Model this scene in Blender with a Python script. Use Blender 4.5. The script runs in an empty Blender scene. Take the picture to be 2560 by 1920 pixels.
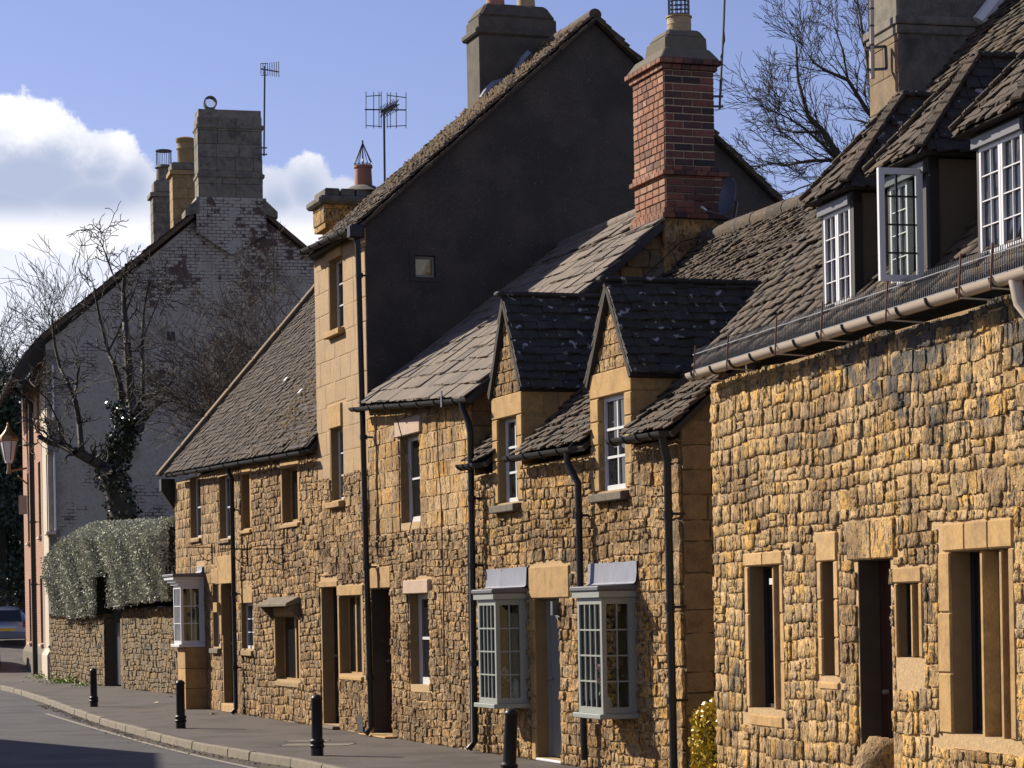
import bpy, math, random
import numpy as np
from mathutils import Vector, Matrix

C = bpy.context.scene.collection
SC = bpy.context.scene
PI = math.pi

# ------------------------------------------------------------------ camera, sky, sun, exposure
EYE = 1.9
ROLL = math.atan(.018)
cam_d = bpy.data.cameras.new('camera'); cam = bpy.data.objects.new('camera', cam_d); C.objects.link(cam)
cam.location = (0, 0, EYE)
cam.rotation_euler = (Matrix.Rotation(ROLL, 3, 'Y') @ Matrix.Rotation(PI/2, 3, 'X')).to_euler()
cam_d.sensor_width = 36; cam_d.lens = 6000/2560*36
cam_d.shift_y = (1525-960)/2560
cam_d.clip_start = .5; cam_d.clip_end = 3000
SC.camera = cam

SUN_DIR = Vector((-.853*math.cos(math.radians(31)), .522*math.cos(math.radians(31)), math.sin(math.radians(31)))).normalized()
world = bpy.data.worlds.new('World'); SC.world = world; world.use_nodes = True
SC.view_settings.view_transform = 'Standard'; SC.view_settings.look = 'None'
SC.view_settings.exposure = .65; SC.view_settings.gamma = 1; SC.view_settings.use_curve_mapping = False
SC.cycles.use_denoising = True
SC.cycles.max_bounces = 6; SC.cycles.diffuse_bounces = 2; SC.cycles.transparent_max_bounces = 12
SC.cycles.caustics_reflective = False; SC.cycles.caustics_refractive = False

def nd(nt, typ, **kw):
    n = nt.nodes.new(typ)
    for k, v in kw.items():
        if k in ('blend_type', 'operation', 'data_type', 'noise_dimensions', 'interpolation_type', 'distance', 'feature', 'sky_type', 'sun_disc', 'sun_elevation', 'sun_rotation', 'air_density', 'dust_density', 'ozone_density', 'altitude', 'clamp', 'use_clamp', 'vector_type', 'wave_type', 'bands_direction', 'invert'):
            setattr(n, k, v)
        else:
            n.inputs[k].default_value = v
    return n

def math_n(nt, op, a, b=None, c=None, clamp=False):
    n = nt.nodes.new('ShaderNodeMath'); n.operation = op; n.use_clamp = clamp
    for i, v in enumerate((a, b, c)):
        if v is None: continue
        if hasattr(v, 'is_output'): nt.links.new(v, n.inputs[i])
        else: n.inputs[i].default_value = v
    return n.outputs[0]

def mixc(nt, fac, a, b, mode='MIX'):
    n = nt.nodes.new('ShaderNodeMix'); n.data_type = 'RGBA'; n.blend_type = mode; n.clamp_factor = True
    for i, v in ((0, fac), (6, a), (7, b)):
        if hasattr(v, 'is_output'): nt.links.new(v, n.inputs[i])
        else: n.inputs[i].default_value = (v if i == 0 else ((*v, 1) if len(v) == 3 else v))
    return n.outputs[2]

def smooth(nt, v, a, b):
    n = nt.nodes.new('ShaderNodeMapRange'); n.interpolation_type = 'SMOOTHSTEP'
    nt.links.new(v, n.inputs[0]); n.inputs[1].default_value = a; n.inputs[2].default_value = b
    return n.outputs[0]

def build_sky():
    nt = world.node_tree; bg = nt.nodes['Background']; bg.inputs[1].default_value = .078
    sky = nt.nodes.new('ShaderNodeTexSky'); sky.sky_type = 'NISHITA'; sky.sun_disc = False
    sky.sun_elevation = math.radians(31); sky.sun_rotation = math.atan2(-.853, .522)
    sky.air_density = 1.0; sky.dust_density = .3; sky.ozone_density = 3.0
    tc = nt.nodes.new('ShaderNodeTexCoord')
    sep = nt.nodes.new('ShaderNodeSeparateXYZ'); nt.links.new(tc.outputs['Generated'], sep.inputs[0])
    az = math_n(nt, 'ARCTAN2', sep.outputs[0], sep.outputs[1]); el = math_n(nt, 'ARCSINE', sep.outputs[2])
    base = mixc(nt, 1.0, sky.outputs[0], SKY_TINT, 'MULTIPLY')
    # clouds: puffs at their bearings, broken up by noise
    cmb = nt.nodes.new('ShaderNodeCombineXYZ'); nt.links.new(az, cmb.inputs[0]); nt.links.new(el, cmb.inputs[1])
    n1 = nd(nt, 'ShaderNodeTexNoise', Scale=34.0, Detail=12.0, Roughness=.62); nt.links.new(cmb.outputs[0], n1.inputs['Vector'])
    n2 = nd(nt, 'ShaderNodeTexNoise', Scale=9.0, Detail=4.0, Roughness=.5); nt.links.new(cmb.outputs[0], n2.inputs['Vector'])
    nz = math_n(nt, 'SUBTRACT', n1.outputs[0], .5)
    def puff(ca, ce, ra, re):
        dx = math_n(nt, 'DIVIDE', math_n(nt, 'SUBTRACT', az, ca), ra); dy = math_n(nt, 'DIVIDE', math_n(nt, 'SUBTRACT', el, ce), re)
        d = math_n(nt, 'SQRT', math_n(nt, 'ADD', math_n(nt, 'MULTIPLY', dx, dx), math_n(nt, 'MULTIPLY', dy, dy)))
        return math_n(nt, 'SUBTRACT', 1.0, d)
    cl = lambda x, y, rx, ry: ((x-1280)/6000-.018*(y-1525)/6000, (1525-y-.018*(x-1280))/6000, rx/6000, ry/6000)
    puffs = [cl(30, 375, 130, 100), cl(150, 400, 120, 95), cl(250, 440, 110, 95), cl(335, 490, 85, 80), cl(120, 480, 240, 110), cl(230, 520, 210, 85), cl(30, 560, 200, 100), cl(210, 600, 240, 75),
             cl(765, 490, 80, 85), cl(695, 530, 80, 95), cl(845, 530, 70, 70), cl(745, 580, 140, 80), (-.27, .19, .04, .04),
             (-.33, .16, .06, .04), (-.42, .15, .05, .03), (.42, .14, .09, .03), (.7, .2, .1, .05), (-.8, .2, .12, .05), (1.3, .17, .15, .05), (-1.6, .2, .14, .05), (2.2, .2, .2, .06), (-2.5, .18, .2, .06)]
    dens = None
    for p in puffs:
        v = puff(*p)
        dens = v if dens is None else math_n(nt, 'MAXIMUM', dens, v)
    dn = math_n(nt, 'ADD', dens, math_n(nt, 'MULTIPLY', nz, 1.9))
    mask = smooth(nt, dn, .0, .22)
    low = smooth(nt, el, .172, .150)      # thin bright band low over the land
    lown = math_n(nt, 'MULTIPLY', low, math_n(nt, 'ADD', math_n(nt, 'MULTIPLY', n2.outputs[0], .6), .5, clamp=True))
    mask2 = math_n(nt, 'MAXIMUM', mask, math_n(nt, 'MULTIPLY', lown, .9), clamp=True)
    # grey undersides: deep inside the cloud and low in it
    core = smooth(nt, math_n(nt, 'ADD', dens, math_n(nt, 'MULTIPLY', math_n(nt, 'SUBTRACT', n2.outputs[0], .5), 1.6)), .05, .75)
    base_l = math_n(nt, 'MULTIPLY', smooth(nt, math_n(nt, 'ADD', el, math_n(nt, 'MULTIPLY', nz, .05)), .205, .182), smooth(nt, el, .156, .170))
    grey = math_n(nt, 'MULTIPLY', math_n(nt, 'ADD', math_n(nt, 'MULTIPLY', core, .35), .6, clamp=True), base_l)
    ccol = mixc(nt, grey, CLOUD_LIT, CLOUD_GREY)
    fin = mixc(nt, mask2, base, ccol)
    nt.links.new(fin, bg.inputs[0])
SKY_TINT = (1.06, .86, 1.02)
CLOUD_LIT = (8.6, 8.6, 9.0); CLOUD_GREY = (3.7, 4.3, 5.9)
build_sky()
sd = bpy.data.lights.new('sun', 'SUN'); sun = bpy.data.objects.new('sun', sd); C.objects.link(sun)
sd.energy = 5.0; sd.angle = math.radians(.5); sd.color = (1.0, .90, .74)
sun.rotation_euler = SUN_DIR.to_track_quat('Z', 'Y').to_euler(); sun.location = (-60, 40, 60)

# ------------------------------------------------------------------ places: wall frames (u along the wall, d into the house, z up)
cr, sr = math.cos(ROLL), math.sin(ROLL)
def ray(x, y):
    a = (x-1280)/6000; b = (1525-y)/6000
    return (a*cr+b*sr, 1.0, -a*sr+b*cr)
class Frame:
    def __init__(s, O, slope=None, t=None):
        s.O = O
        if t is None:
            k = math.hypot(slope, 1); t = (-slope/k, -1/k)
        s.t = t; s.n = (-t[1], t[0])
        s.T = Vector((t[0], t[1], 0)); s.N = Vector((s.n[0], s.n[1], 0)); s.Z = Vector((0, 0, 1))
    def P(s, u, d, z): return Vector((s.O[0]+s.t[0]*u+s.n[0]*d, s.O[1]+s.t[1]*u+s.n[1]*d, z))
    def face(s, x, y, d=0.):
        r = ray(x, y); k = (d+s.O[0]*s.n[0]+s.O[1]*s.n[1])/(r[0]*s.n[0]+r[1]*s.n[1])
        return ((r[0]*k-s.O[0])*s.t[0]+(k-s.O[1])*s.t[1], EYE+r[2]*k)
    def gab(s, x, y, u):
        r = ray(x, y); k = (u+s.O[0]*s.t[0]+s.O[1]*s.t[1])/(r[0]*s.t[0]+r[1]*s.t[1])
        return ((r[0]*k-s.O[0])*s.n[0]+(k-s.O[1])*s.n[1], EYE+r[2]*k)
    def rect(s, x0, y0, x1, y1, d=0.):
        ym = (y0+y1)/2; xm = (x0+x1)/2
        return (s.face(x0, ym, d)[0], s.face(x1, ym, d)[0], s.face(xm, y1, d)[1], s.face(xm, y0, d)[1])
    def side(s, u): p = s.P(u, 0, 0); return Frame((p.x, p.y), t=s.n)       # wall that runs back from the street at u, facing the camera end
    def off(s, d): p = s.P(0, d, 0); return Frame((p.x, p.y), t=s.t)
def at(x, y, Y):
    r = ray(x, y); return Vector((r[0]*Y, Y, EYE+r[2]*Y))
def gnd(x, y, z=0.):
    r = ray(x, y); k = (z-EYE)/r[2]; return Vector((r[0]*k, k, z))

# ------------------------------------------------------------------ mesh helpers
OFF = {}
def props(o, label=None, cat=None, group=None, kind=None):
    if label: o['label'] = label
    if cat: o['category'] = cat
    if group: o['group'] = group
    if kind: o['kind'] = kind
    return o
def thing(name, label, cat, loc, group=None):
    o = bpy.data.objects.new(name, None); o.empty_display_size = .2; C.objects.link(o); o.location = loc
    OFF[o] = Vector(loc); return props(o, label, cat, group)
def link(name, me, parent):
    o = bpy.data.objects.new(name, me); C.objects.link(o)
    if parent is not None: o.parent = parent; OFF[o] = OFF[parent]
    else: OFF[o] = Vector((0, 0, 0))
    return o
class MB:
    def __init__(s): s.v = []; s.f = []
    def add(s, vs, fs):
        b = len(s.v); s.v += [tuple(v) for v in vs]; s.f += [tuple(i+b for i in f) for f in fs]; return s
    def hexa(s, p): return s.add(p, [(0, 3, 2, 1), (4, 5, 6, 7), (0, 1, 5, 4), (1, 2, 6, 5), (2, 3, 7, 6), (3, 0, 4, 7)])
    def box(s, fr, u0, u1, d0, d1, z0, z1):
        return s.hexa([fr.P(u0, d0, z0), fr.P(u1, d0, z0), fr.P(u1, d1, z0), fr.P(u0, d1, z0), fr.P(u0, d0, z1), fr.P(u1, d0, z1), fr.P(u1, d1, z1), fr.P(u0, d1, z1)])
    def prism(s, pts, vec):
        n = len(pts); vec = Vector(vec); q = [Vector(p) for p in pts]
        fs = [tuple(range(n-1, -1, -1)), tuple(range(n, 2*n))]+[(i, (i+1) % n, n+(i+1) % n, n+i) for i in range(n)]
        return s.add(q+[p+vec for p in q], fs)
    def beam(s, a, b, w, h, up=(0, 0, 1)):
        a = Vector(a); b = Vector(b); d = (b-a).normalized(); up = Vector(up)
        if abs(d.dot(up)) > .99: up = Vector((0, 1, 0))
        x = d.cross(up).normalized()*w/2; y = x.cross(d).normalized()*h/2
        return s.hexa([a-x-y, a+x-y, b+x-y, b-x-y, a-x+y, a+x+y, b+x+y, b-x+y])
    def tube(s, pts, r, seg=8):
        pts = [Vector(p) for p in pts]; n = len(pts); rr = r if isinstance(r, (list, tuple)) else [r]*n
        ref = None; vs = []
        for i, p in enumerate(pts):
            d = (pts[min(i+1, n-1)]-pts[max(i-1, 0)]).normalized()
            if ref is None: ref = Vector((0, 0, 1)) if abs(d.z) < .9 else Vector((1, 0, 0))
            if i == 0: x = d.cross(ref).normalized()
            else: x = (x-d*x.dot(d)).normalized()
            y = d.cross(x).normalized()
            for k in range(seg): a = 2*PI*k/seg; vs.append(p+(x*math.cos(a)+y*math.sin(a))*rr[i])
        fs = [(i*seg+k, i*seg+(k+1) % seg, (i+1)*seg+(k+1) % seg, (i+1)*seg+k) for i in range(n-1) for k in range(seg)]
        fs += [tuple(range(seg-1, -1, -1)), tuple(range((n-1)*seg, n*seg))]
        return s.add(vs, fs)
    def lathe(s, c, prof, seg=16, ax=None):
        c = Vector(c); vs = []
        for r, z in prof:
            for k in range(seg): a = 2*PI*k/seg; vs.append(c+Vector((r*math.cos(a), r*math.sin(a), z)))
        n = len(prof)
        fs = [(i*seg+k, i*seg+(k+1) % seg, (i+1)*seg+(k+1) % seg, (i+1)*seg+k) for i in range(n-1) for k in range(seg)]
        fs += [tuple(range(seg-1, -1, -1)), tuple(range((n-1)*seg, n*seg))]
        return s.add(vs, fs)
    def build(s, name, m, parent=None, smooth=False, bevel=0, **kw):
        o = bpy.data.objects.new(name, None) if False else None
        off = OFF[parent] if parent is not None else Vector((0, 0, 0))
        me = bpy.data.meshes.new(name); me.from_pydata([(v[0]-off.x, v[1]-off.y, v[2]-off.z) for v in s.v], [], s.f)
        me.materials.append(M[m] if isinstance(m, str) else m)
        if smooth:
            me.polygons.foreach_set('use_smooth', [True]*len(me.polygons))
            me.set_sharp_from_angle(angle=math.radians(40))
        o = link(name, me, parent)
        if bevel:
            b = o.modifiers.new('bevel', 'BEVEL'); b.width = bevel; b.segments = 1; b.limit_method = 'ANGLE'
        return props(o, **kw)
def one(fn):            # one(lambda b: b.box(...)) -> MB
    b = MB(); fn(b); return b
def raw_mesh(name, V, Fq, m, parent=None, **kw):
    """V (n,3) array world space, Fq (m,k) array of equal-length faces"""
    off = np.array(OFF[parent]) if parent is not None else np.zeros(3)
    V = (np.asarray(V, float)-off).astype(np.float32); Fq = np.asarray(Fq, np.int32); k = Fq.shape[1]
    me = bpy.data.meshes.new(name); me.vertices.add(len(V)); me.vertices.foreach_set('co', V.ravel())
    me.loops.add(Fq.size); me.loops.foreach_set('vertex_index', Fq.ravel())
    me.polygons.add(len(Fq)); me.polygons.foreach_set('loop_start', np.arange(0, Fq.size, k, dtype=np.int32))
    me.update(calc_edges=True); me.materials.append(M[m]); me.validate()
    return props(link(name, me, parent), **kw)

# ------------------------------------------------------------------ pieces: stones, bricks, tiles
def var_rough(rng, nx=5, nz=4, rel=.55):
    """rough stone: x -.5...5, z -.5...5, y from 0 (in the wall) to -1 (proud)"""
    V = []; 
    for j in range(nz):
        for i in range(nx):
            x = i/(nx-1)-.5; z = j/(nz-1)-.5; e = (i in (0, nx-1)) or (j in (0, nz-1))
            y = -(1-rel*rng.random()) if not e else -(.50+.45*rng.random())
            jx = rng.uniform(-.05, .05); jz = rng.uniform(-.06, .06)
            if e: x *= rng.uniform(.93, 1.05); z *= rng.uniform(.91, 1.06)
            corner = (i in (0, nx-1)) and (j in (0, nz-1))
            if corner: x *= .98; z *= .97
            V.append((x+jx*(not e), y, z+jz*(not e)))
    return close_front(V, nx, nz)
def close_front(V, nx, nz):
    T = []
    for j in range(nz-1):
        for i in range(nx-1):
            a = j*nx+i; b = a+1; c = a+nx+1; d = a+nx
            T += [(a, b, c), (a, c, d)] if (i+j) % 2 else [(a, b, d), (b, c, d)]
    ring = [i for i in range(nx)]+[j*nx+nx-1 for j in range(1, nz)]+[(nz-1)*nx+i for i in range(nx-2, -1, -1)]+[j*nx for j in range(nz-2, 0, -1)]
    base = len(V)
    for r in ring: V.append((V[r][0]*1.0, .25, V[r][2]*1.0))
    n = len(ring)
    for k in range(n):
        a = ring[k]; b = ring[(k+1) % n]; c = base+(k+1) % n; d = base+k
        T += [(a, d, c), (a, c, b)]
    return np.array(V, float), np.array(T, np.int32)
def var_block(rng, rel=.12):
    V = []
    nx, nz = 4, 4; xs = (-.5, -.46, .46, .5); 
    for j in range(4):
        for i in range(4):
            e = i in (0, 3) or j in (0, 3)
            V.append((xs[i]+(rng.uniform(-.01, .01) if e else 0), -(.75 if e else 1-rel*rng.random()), xs[j]+(rng.uniform(-.015, .015) if e else 0)))
    return close_front(V, 4, 4)
def var_tile(rng, n=4, wav=.05):
    """tile: x -.5...5, y 0 (low edge)..1 (up the slope), z 0..1 thickness"""
    V = []
    for z in (0, 1):
        for i in range(n): V.append((i/(n-1)-.5+(rng.uniform(-.04, .04) if 0 < i < n-1 else rng.uniform(-.02, .02)), rng.uniform(-wav, wav) + (.03 if i in (0, n-1) else 0), z*rng.uniform(.8, 1.2)+(.0 if z == 0 else rng.uniform(-.1, .25))))
        V += [(.5, 1, z), (-.5, 1, z)]
    m = n+2; T = []
    for i in range(1, m-1): T += [(m, m+i, m+i+1), (0, i+1, i)]
    for i in range(m): j = (i+1) % m; T += [(i, j, m+j), (i, m+j, m+i)]
    return np.array(V, float), np.array(T, np.int32)
_r = random.Random(5)
VARS = {'rough': [var_rough(_r) for _ in range(12)], 'cut': [var_rough(_r, 4, 4, .3) for _ in range(8)], 'block': [var_block(_r) for _ in range(6)],
        'tile': [var_tile(_r, 4, .06) for _ in range(8)], 'slate': [var_tile(_r, 3, .02) for _ in range(6)]}
_mc = {}
def var_mesh(kind, i, mat):
    k = (kind, i, mat)
    if k not in _mc:
        V, T = VARS[kind][i]
        me = bpy.data.meshes.new(kind); me.from_pydata(V.tolist(), [], T.tolist()); me.materials.append(M[mat]); _mc[k] = me
    return _mc[k]
def pieces(parent, name, items, mat, limit=300, fill=None, fill_label=None):
    """items: (matrix, kind, size). The largest in view become objects, the rest one joined part."""
    def key(it):
        p = it[0].translation; return -it[2]/max(4, p.y)**2
    items = sorted(items, key=key); inv = Matrix.Translation(-OFF[parent])
    rng = random.Random(len(items)); rest = []
    for k, (Mx, kind, sz) in enumerate(items):
        vi = rng.randrange(len(VARS[kind]))
        if k < limit:
            o = bpy.data.objects.new(name, var_mesh(kind, vi, mat)); C.objects.link(o); o.parent = parent; o.matrix_basis = inv @ Mx; OFF[o] = OFF[parent]
        else: rest.append((Mx, kind, vi))
    if rest:
        Vs = []; Ts = []; b = 0
        for Mx, kind, vi in rest:
            V, T = VARS[kind][vi]; A = np.array(Mx)
            Vs.append(V @ A[:3, :3].T+A[:3, 3]); Ts.append(T+b); b += len(V)
        raw_mesh(fill or name+'_infill', np.vstack(Vs), np.vstack(Ts), mat, parent, kind='stuff')
def wall_M(fr, u, z, w, prot, h, d=0., rot=0.):
    p = fr.P(u, d, z); X = fr.T*w; Y = fr.N*prot; Z = fr.Z*h
    if rot: c, s = math.cos(rot), math.sin(rot); X, Z = (fr.T*c+fr.Z*s)*w, (fr.Z*c-fr.T*s)*h
    return Matrix(((X.x, Y.x, Z.x, p.x), (X.y, Y.y, Z.y, p.y), (X.z, Y.z, Z.z, p.z), (0, 0, 0, 1)))
def rubble(fr, u0, u1, z0, ztop, holes=(), hs=(.1, .16), ws=(.12, .34), prot=(.02, .05), kind='rough', seed=1, gap=.012, zmax=None, big=0., lean=None):
    rng = random.Random(seed); items = []
    zt = ztop if callable(ztop) else (lambda u: ztop)
    zmax = zmax or max(zt(u0+(u1-u0)*i/20) for i in range(21))
    z = z0; row = 0
    while z < zmax-.03:
        h = rng.uniform(*hs)
        if z+h > zmax: h = max(.05, zmax-z)
        u = u0-rng.uniform(0, ws[0]*.5)*0; row += 1
        if ws[0] == ws[1] and row % 2: 
            first = ws[0]*.5
        else: first = None
        while u < u1-.01:
            w = first or (ws[0]+(ws[1]-ws[0])*rng.random()**1.5); first = None
            k = kind; hh = h; za, zb_ = z, z+h
            if u+w > u1: w = u1-u
            if u1-(u+w) < ws[0]*.5: w = u1-u
            a, b = u, u+w; ok = True
            for (p0, p1, q0, q1) in holes:
                if b > p0+.01 and a < p1-.01 and zb_ > q0+.01 and za < q1-.01:
                    if q0-z > h*.3: zb_ = min(zb_, q0); continue
                    if z+h-q1 > h*.3: za = max(za, q1); continue
                    if a < p0-.04: b = p0
                    elif b > p1+.04: a = p1; b = max(b, a+min(.1, ws[0]))
                    else: ok = False; b = p1
            if ok and b-a > .03 and zb_-za > .03 and z+h*.6 < zt((a+b)/2):
                z_, z = z, za; hh = min(zb_-za, zt((a+b)/2)-z+.02)
                if kind == 'rough':
                    uc = (a+b)/2; wv = .020*math.sin(uc*2.1+seed+z_*1.3)+.010*math.sin(uc*5.3+z_*4.1+seed*2)*(0 if zb_-za < h-.001 else 1); wv *= 1 if zb_-za > h-.001 else .3; h2 = hh*rng.uniform(.90, 1.08); zc = z+hh/2+wv+rng.uniform(-.008, .008)
                    if rng.random() < .10 and hh > .12:
                        for sg in (-1, 1): items.append((wall_M(fr, uc, zc+sg*hh*.25, max(.02, b-a-gap), rng.uniform(*prot), hh*.44, rot=rng.uniform(-.04, .04)), k, (b-a)*hh*.5))
                    else: items.append((wall_M(fr, uc, zc, max(.02, b-a-gap), rng.uniform(*prot), max(.02, h2-gap), rot=rng.uniform(-.05, .05)), k, (b-a)*hh))
                else: items.append((wall_M(fr, (a+b)/2, z+hh/2, max(.02, b-a-gap), rng.uniform(*prot), max(.02, hh-gap)), k, (b-a)*hh))
                z = z_
            u = max(b, u+.02)
        z += h
    return items
def solid_wall(b, fr, u0, u1, z0, z1, holes=(), d0=0., d1=.35):
    zs = sorted({z0, z1, *[q for h in holes for q in h[2:4] if z0 < q < z1]})
    for za, zb in zip(zs, zs[1:]):
        cuts = sorted((h[0], h[1]) for h in holes if h[2] < zb-1e-4 and h[3] > za+1e-4); u = u0
        for a, c in cuts:
            if a > u+1e-3: b.box(fr, u, a, d0, d1, za, zb)
            u = max(u, c)
        if u < u1-1e-3: b.box(fr, u, u1, d0, d1, za, zb)
def tiles(eL, eR, rL, rR, expo, width, thick, kind='tile', seed=1, skip=None, jit=.01, lift=1.0, grow=0.):
    """tiles over the patch eave-left, eave-right, ridge-left, ridge-right"""
    rng = random.Random(seed); eL, eR, rL, rR = map(Vector, (eL, eR, rL, rR)); items = []
    L = ((rL-eL).length+(rR-eR).length)/2; v = 0.; row = 0
    while v < L-expo*.35:
        ex = expo*(1-grow*v/L); s = v/L; a = eL.lerp(rL, s); b = eR.lerp(rR, s); wlen = (b-a).length; X = (b-a).normalized()
        up = ((rL-eL).lerp(rR-eR, .5)).normalized(); nrm = X.cross(up).normalized(); up = nrm.cross(X).normalized()
        u = -rng.uniform(.2, .8)*width if row % 2 else -rng.uniform(0, .3)*width; row += 1
        while u < wlen:
            w = width*rng.uniform(.72, 1.3) if jit > .004 else width
            s2 = min(1, (v+ex*.75)/L); a2 = eL.lerp(rL, s2); b2 = eR.lerp(rR, s2)
            uu0 = max(0, u, (a2-a).dot(X)); uu1 = min(wlen, u+w, (b2-a).dot(X))
            if uu1-uu0 > width*.2:
                uc = (uu0+uu1)/2
                if not (skip and skip(uc/wlen, s, v)):
                    ln = min(ex*1.75, L-v+ex*.2); th = thick*rng.uniform(.7, 1.35)
                    tilt = (th*1.3*lift+rng.uniform(0, jit))/ln
                    Yv = (up-nrm*tilt).normalized(); rz = rng.uniform(-.03, .03)*(jit > .004); Xv = (X+up*rz).normalized(); Zv = Xv.cross(Yv).normalized()
                    p = a.lerp(b, uc/wlen)+up*rng.uniform(-jit, jit)+nrm*(th*1.2*lift+rng.uniform(0, jit)*.6)
                    Xs = Xv*(uu1-uu0-.006); Ys = Yv*ln; Zs = Zv*th
                    items.append((Matrix(((Xs.x, Ys.x, Zs.x, p.x), (Xs.y, Ys.y, Zs.y, p.y), (Xs.z, Ys.z, Zs.z, p.z), (0, 0, 0, 1))), kind, w*ex))
            u += w
        v += ex
    return items
def slab(eL, eR, rL, rR, th=.05):
    eL, eR, rL, rR = map(Vector, (eL, eR, rL, rR)); n = (eR-eL).cross(rL-eL).normalized()*th
    return MB().hexa([eL-n, eR-n, rR-n, rL-n, eL, eR, rR, rL])
# ------------------------------------------------------------------ materials
M = {}
def newmat(name):
    m = bpy.data.materials.new(name); m.use_nodes = True; M[name] = m
    nt = m.node_tree; return m, nt, nt.nodes['Principled BSDF']
def noise(nt, scale, detail=4., rough=.55, stretch=(1, 1, 1)):
    g = nt.nodes.new('ShaderNodeNewGeometry'); mp = nt.nodes.new('ShaderNodeMapping'); mp.inputs['Scale'].default_value = stretch
    nt.links.new(g.outputs['Position'], mp.inputs[0])
    n = nd(nt, 'ShaderNodeTexNoise', Scale=scale, Detail=detail, Roughness=rough); nt.links.new(mp.outputs[0], n.inputs['Vector'])
    return n.outputs[0]
def ramp(nt, fac, stops):
    r = nt.nodes.new('ShaderNodeValToRGB'); nt.links.new(fac, r.inputs[0]); e = r.color_ramp.elements
    while len(e) < len(stops): e.new(.5)
    for k, (p, c) in enumerate(stops): e[k].position = p; e[k].color = (*c, 1)
    return r.outputs[0]
def bump(nt, bs, h, strength=.3, dist=.01):
    b = nt.nodes.new('ShaderNodeBump'); b.inputs['Strength'].default_value = strength; b.inputs['Distance'].default_value = dist
    nt.links.new(h, b.inputs['Height']); nt.links.new(b.outputs[0], bs.inputs['Normal'])
def piece_random(nt):
    oi = nt.nodes.new('ShaderNodeObjectInfo'); g = nt.nodes.new('ShaderNodeNewGeometry')
    return math_n(nt, 'FRACT', math_n(nt, 'ADD', oi.outputs['Random'], g.outputs['Random Per Island']))
def masonry(name, stops, scale=14., var=.35, stain=None, stain_scale=.6, stain_at=(.5, .7), rough=.9, bs_=.5, bd=.012, fine=60., speck=None, mottle=None, pits=0):
    m, nt, bs = newmat(name); r = piece_random(nt)
    col = ramp(nt, r, stops)
    n1 = noise(nt, scale, 6, .6)
    col = mixc(nt, smooth(nt, n1, .35, .75), col, mixc(nt, 1., col, (1-var, 1-var, 1-var*.9), 'MULTIPLY'))
    n2 = noise(nt, fine, 3, .6, (1, 1, .5))
    col = mixc(nt, .6, col, mixc(nt, 1., col, ramp(nt, n2, [(.3, (.65, .63, .6)), (.7, (1.25, 1.22, 1.2))]), 'MULTIPLY'))
    if mottle:
        col = mixc(nt, smooth(nt, noise(nt, mottle[1], 4, .6), mottle[2], mottle[3]), col, mottle[0])
    if stain:
        n3 = noise(nt, stain_scale, 5, .6)
        col = mixc(nt, smooth(nt, n3, *stain_at), col, stain)
        if pits: col = mixc(nt, smooth(nt, noise(nt, .9, 6, .7), .44, .60), col, mixc(nt, 1., col, (.50, .47, .45), 'MULTIPLY'))
    if speck:
        n4 = noise(nt, speck[1], 2, .5)
        col = mixc(nt, smooth(nt, n4, speck[2], speck[2]+.05), col, speck[0])
    nt.links.new(col, bs.inputs['Base Color']); bs.inputs['Roughness'].default_value = rough
    h = math_n(nt, 'ADD', n1, math_n(nt, 'MULTIPLY', n2, .5))
    if pits:
        col = mixc(nt, math_n(nt, 'MULTIPLY', smooth(nt, noise(nt, 3.2, 6, .7), .50, .64), .6), col, (.40, .28, .155))
        n5 = noise(nt, pits, 3, .65, (1, 1, .45)); h = math_n(nt, 'SUBTRACT', h, smooth(nt, n5, .55, .68)); c2 = mixc(nt, smooth(nt, n5, .54, .64), col, (.11, .08, .05)); nt.links.new(c2, bs.inputs['Base Color'])
    bump(nt, bs, h, bs_, bd)
    return m
def plain(name, col, rough=.6, var=.12, scale=8., metallic=0., bumpv=0., spec=None, stretch=(1, 1, 1), coat=0.):
    m, nt, bs = newmat(name); n = noise(nt, scale, 5, .6, stretch)
    c = mixc(nt, n, tuple(x*(1-var) for x in col), tuple(min(1, x*(1+var)) for x in col))
    nt.links.new(c, bs.inputs['Base Color']); bs.inputs['Roughness'].default_value = rough; bs.inputs['Metallic'].default_value = metallic
    if spec is not None: bs.inputs['Specular IOR Level'].default_value = spec
    if coat: bs.inputs['Coat Weight'].default_value = coat
    if bumpv: bump(nt, bs, n, bumpv, .01)
    return m
OCH = [(0, (0.433, 0.260, 0.091)), (.18, (0.515, 0.321, 0.133)), (.36, (0.381, 0.237, 0.099)), (.52, (0.536, 0.307, 0.084)), (.66, (0.494, 0.316, 0.133)), (.8, (0.567, 0.316, 0.065)), (.92, (0.288, 0.195, 0.091)), (1, (0.494, 0.344, 0.167))]
masonry('cotswold_stone', OCH, stain=(.16, .125, .08), stain_scale=1.1, stain_at=(.56, .78), pits=30, var=.5, bs_=1.0, bd=.03)
masonry('cottage_stone', [(0, (0.453, 0.279, 0.110)), (.25, (0.525, 0.335, 0.148)), (.5, (0.391, 0.242, 0.099)), (.7, (0.515, 0.298, 0.091)), (.85, (0.330, 0.219, 0.106)), (1, (0.515, 0.344, 0.160))], stain=(.18, .14, .09), stain_scale=1.4, stain_at=(.56, .8), pits=30, var=.5, bs_=1.0, bd=.03)
masonry('block_stone', [(0, (0.515, 0.335, 0.144)), (.3, (0.567, 0.372, 0.167)), (.5, (0.433, 0.279, 0.122)), (.68, (0.618, 0.326, 0.053)), (.85, (0.556, 0.316, 0.084)), (1, (0.330, 0.233, 0.114))], stain=(.22, .17, .10), stain_scale=1.2, stain_at=(.55, .8), pits=34, bs_=.8, bd=.02)
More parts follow.
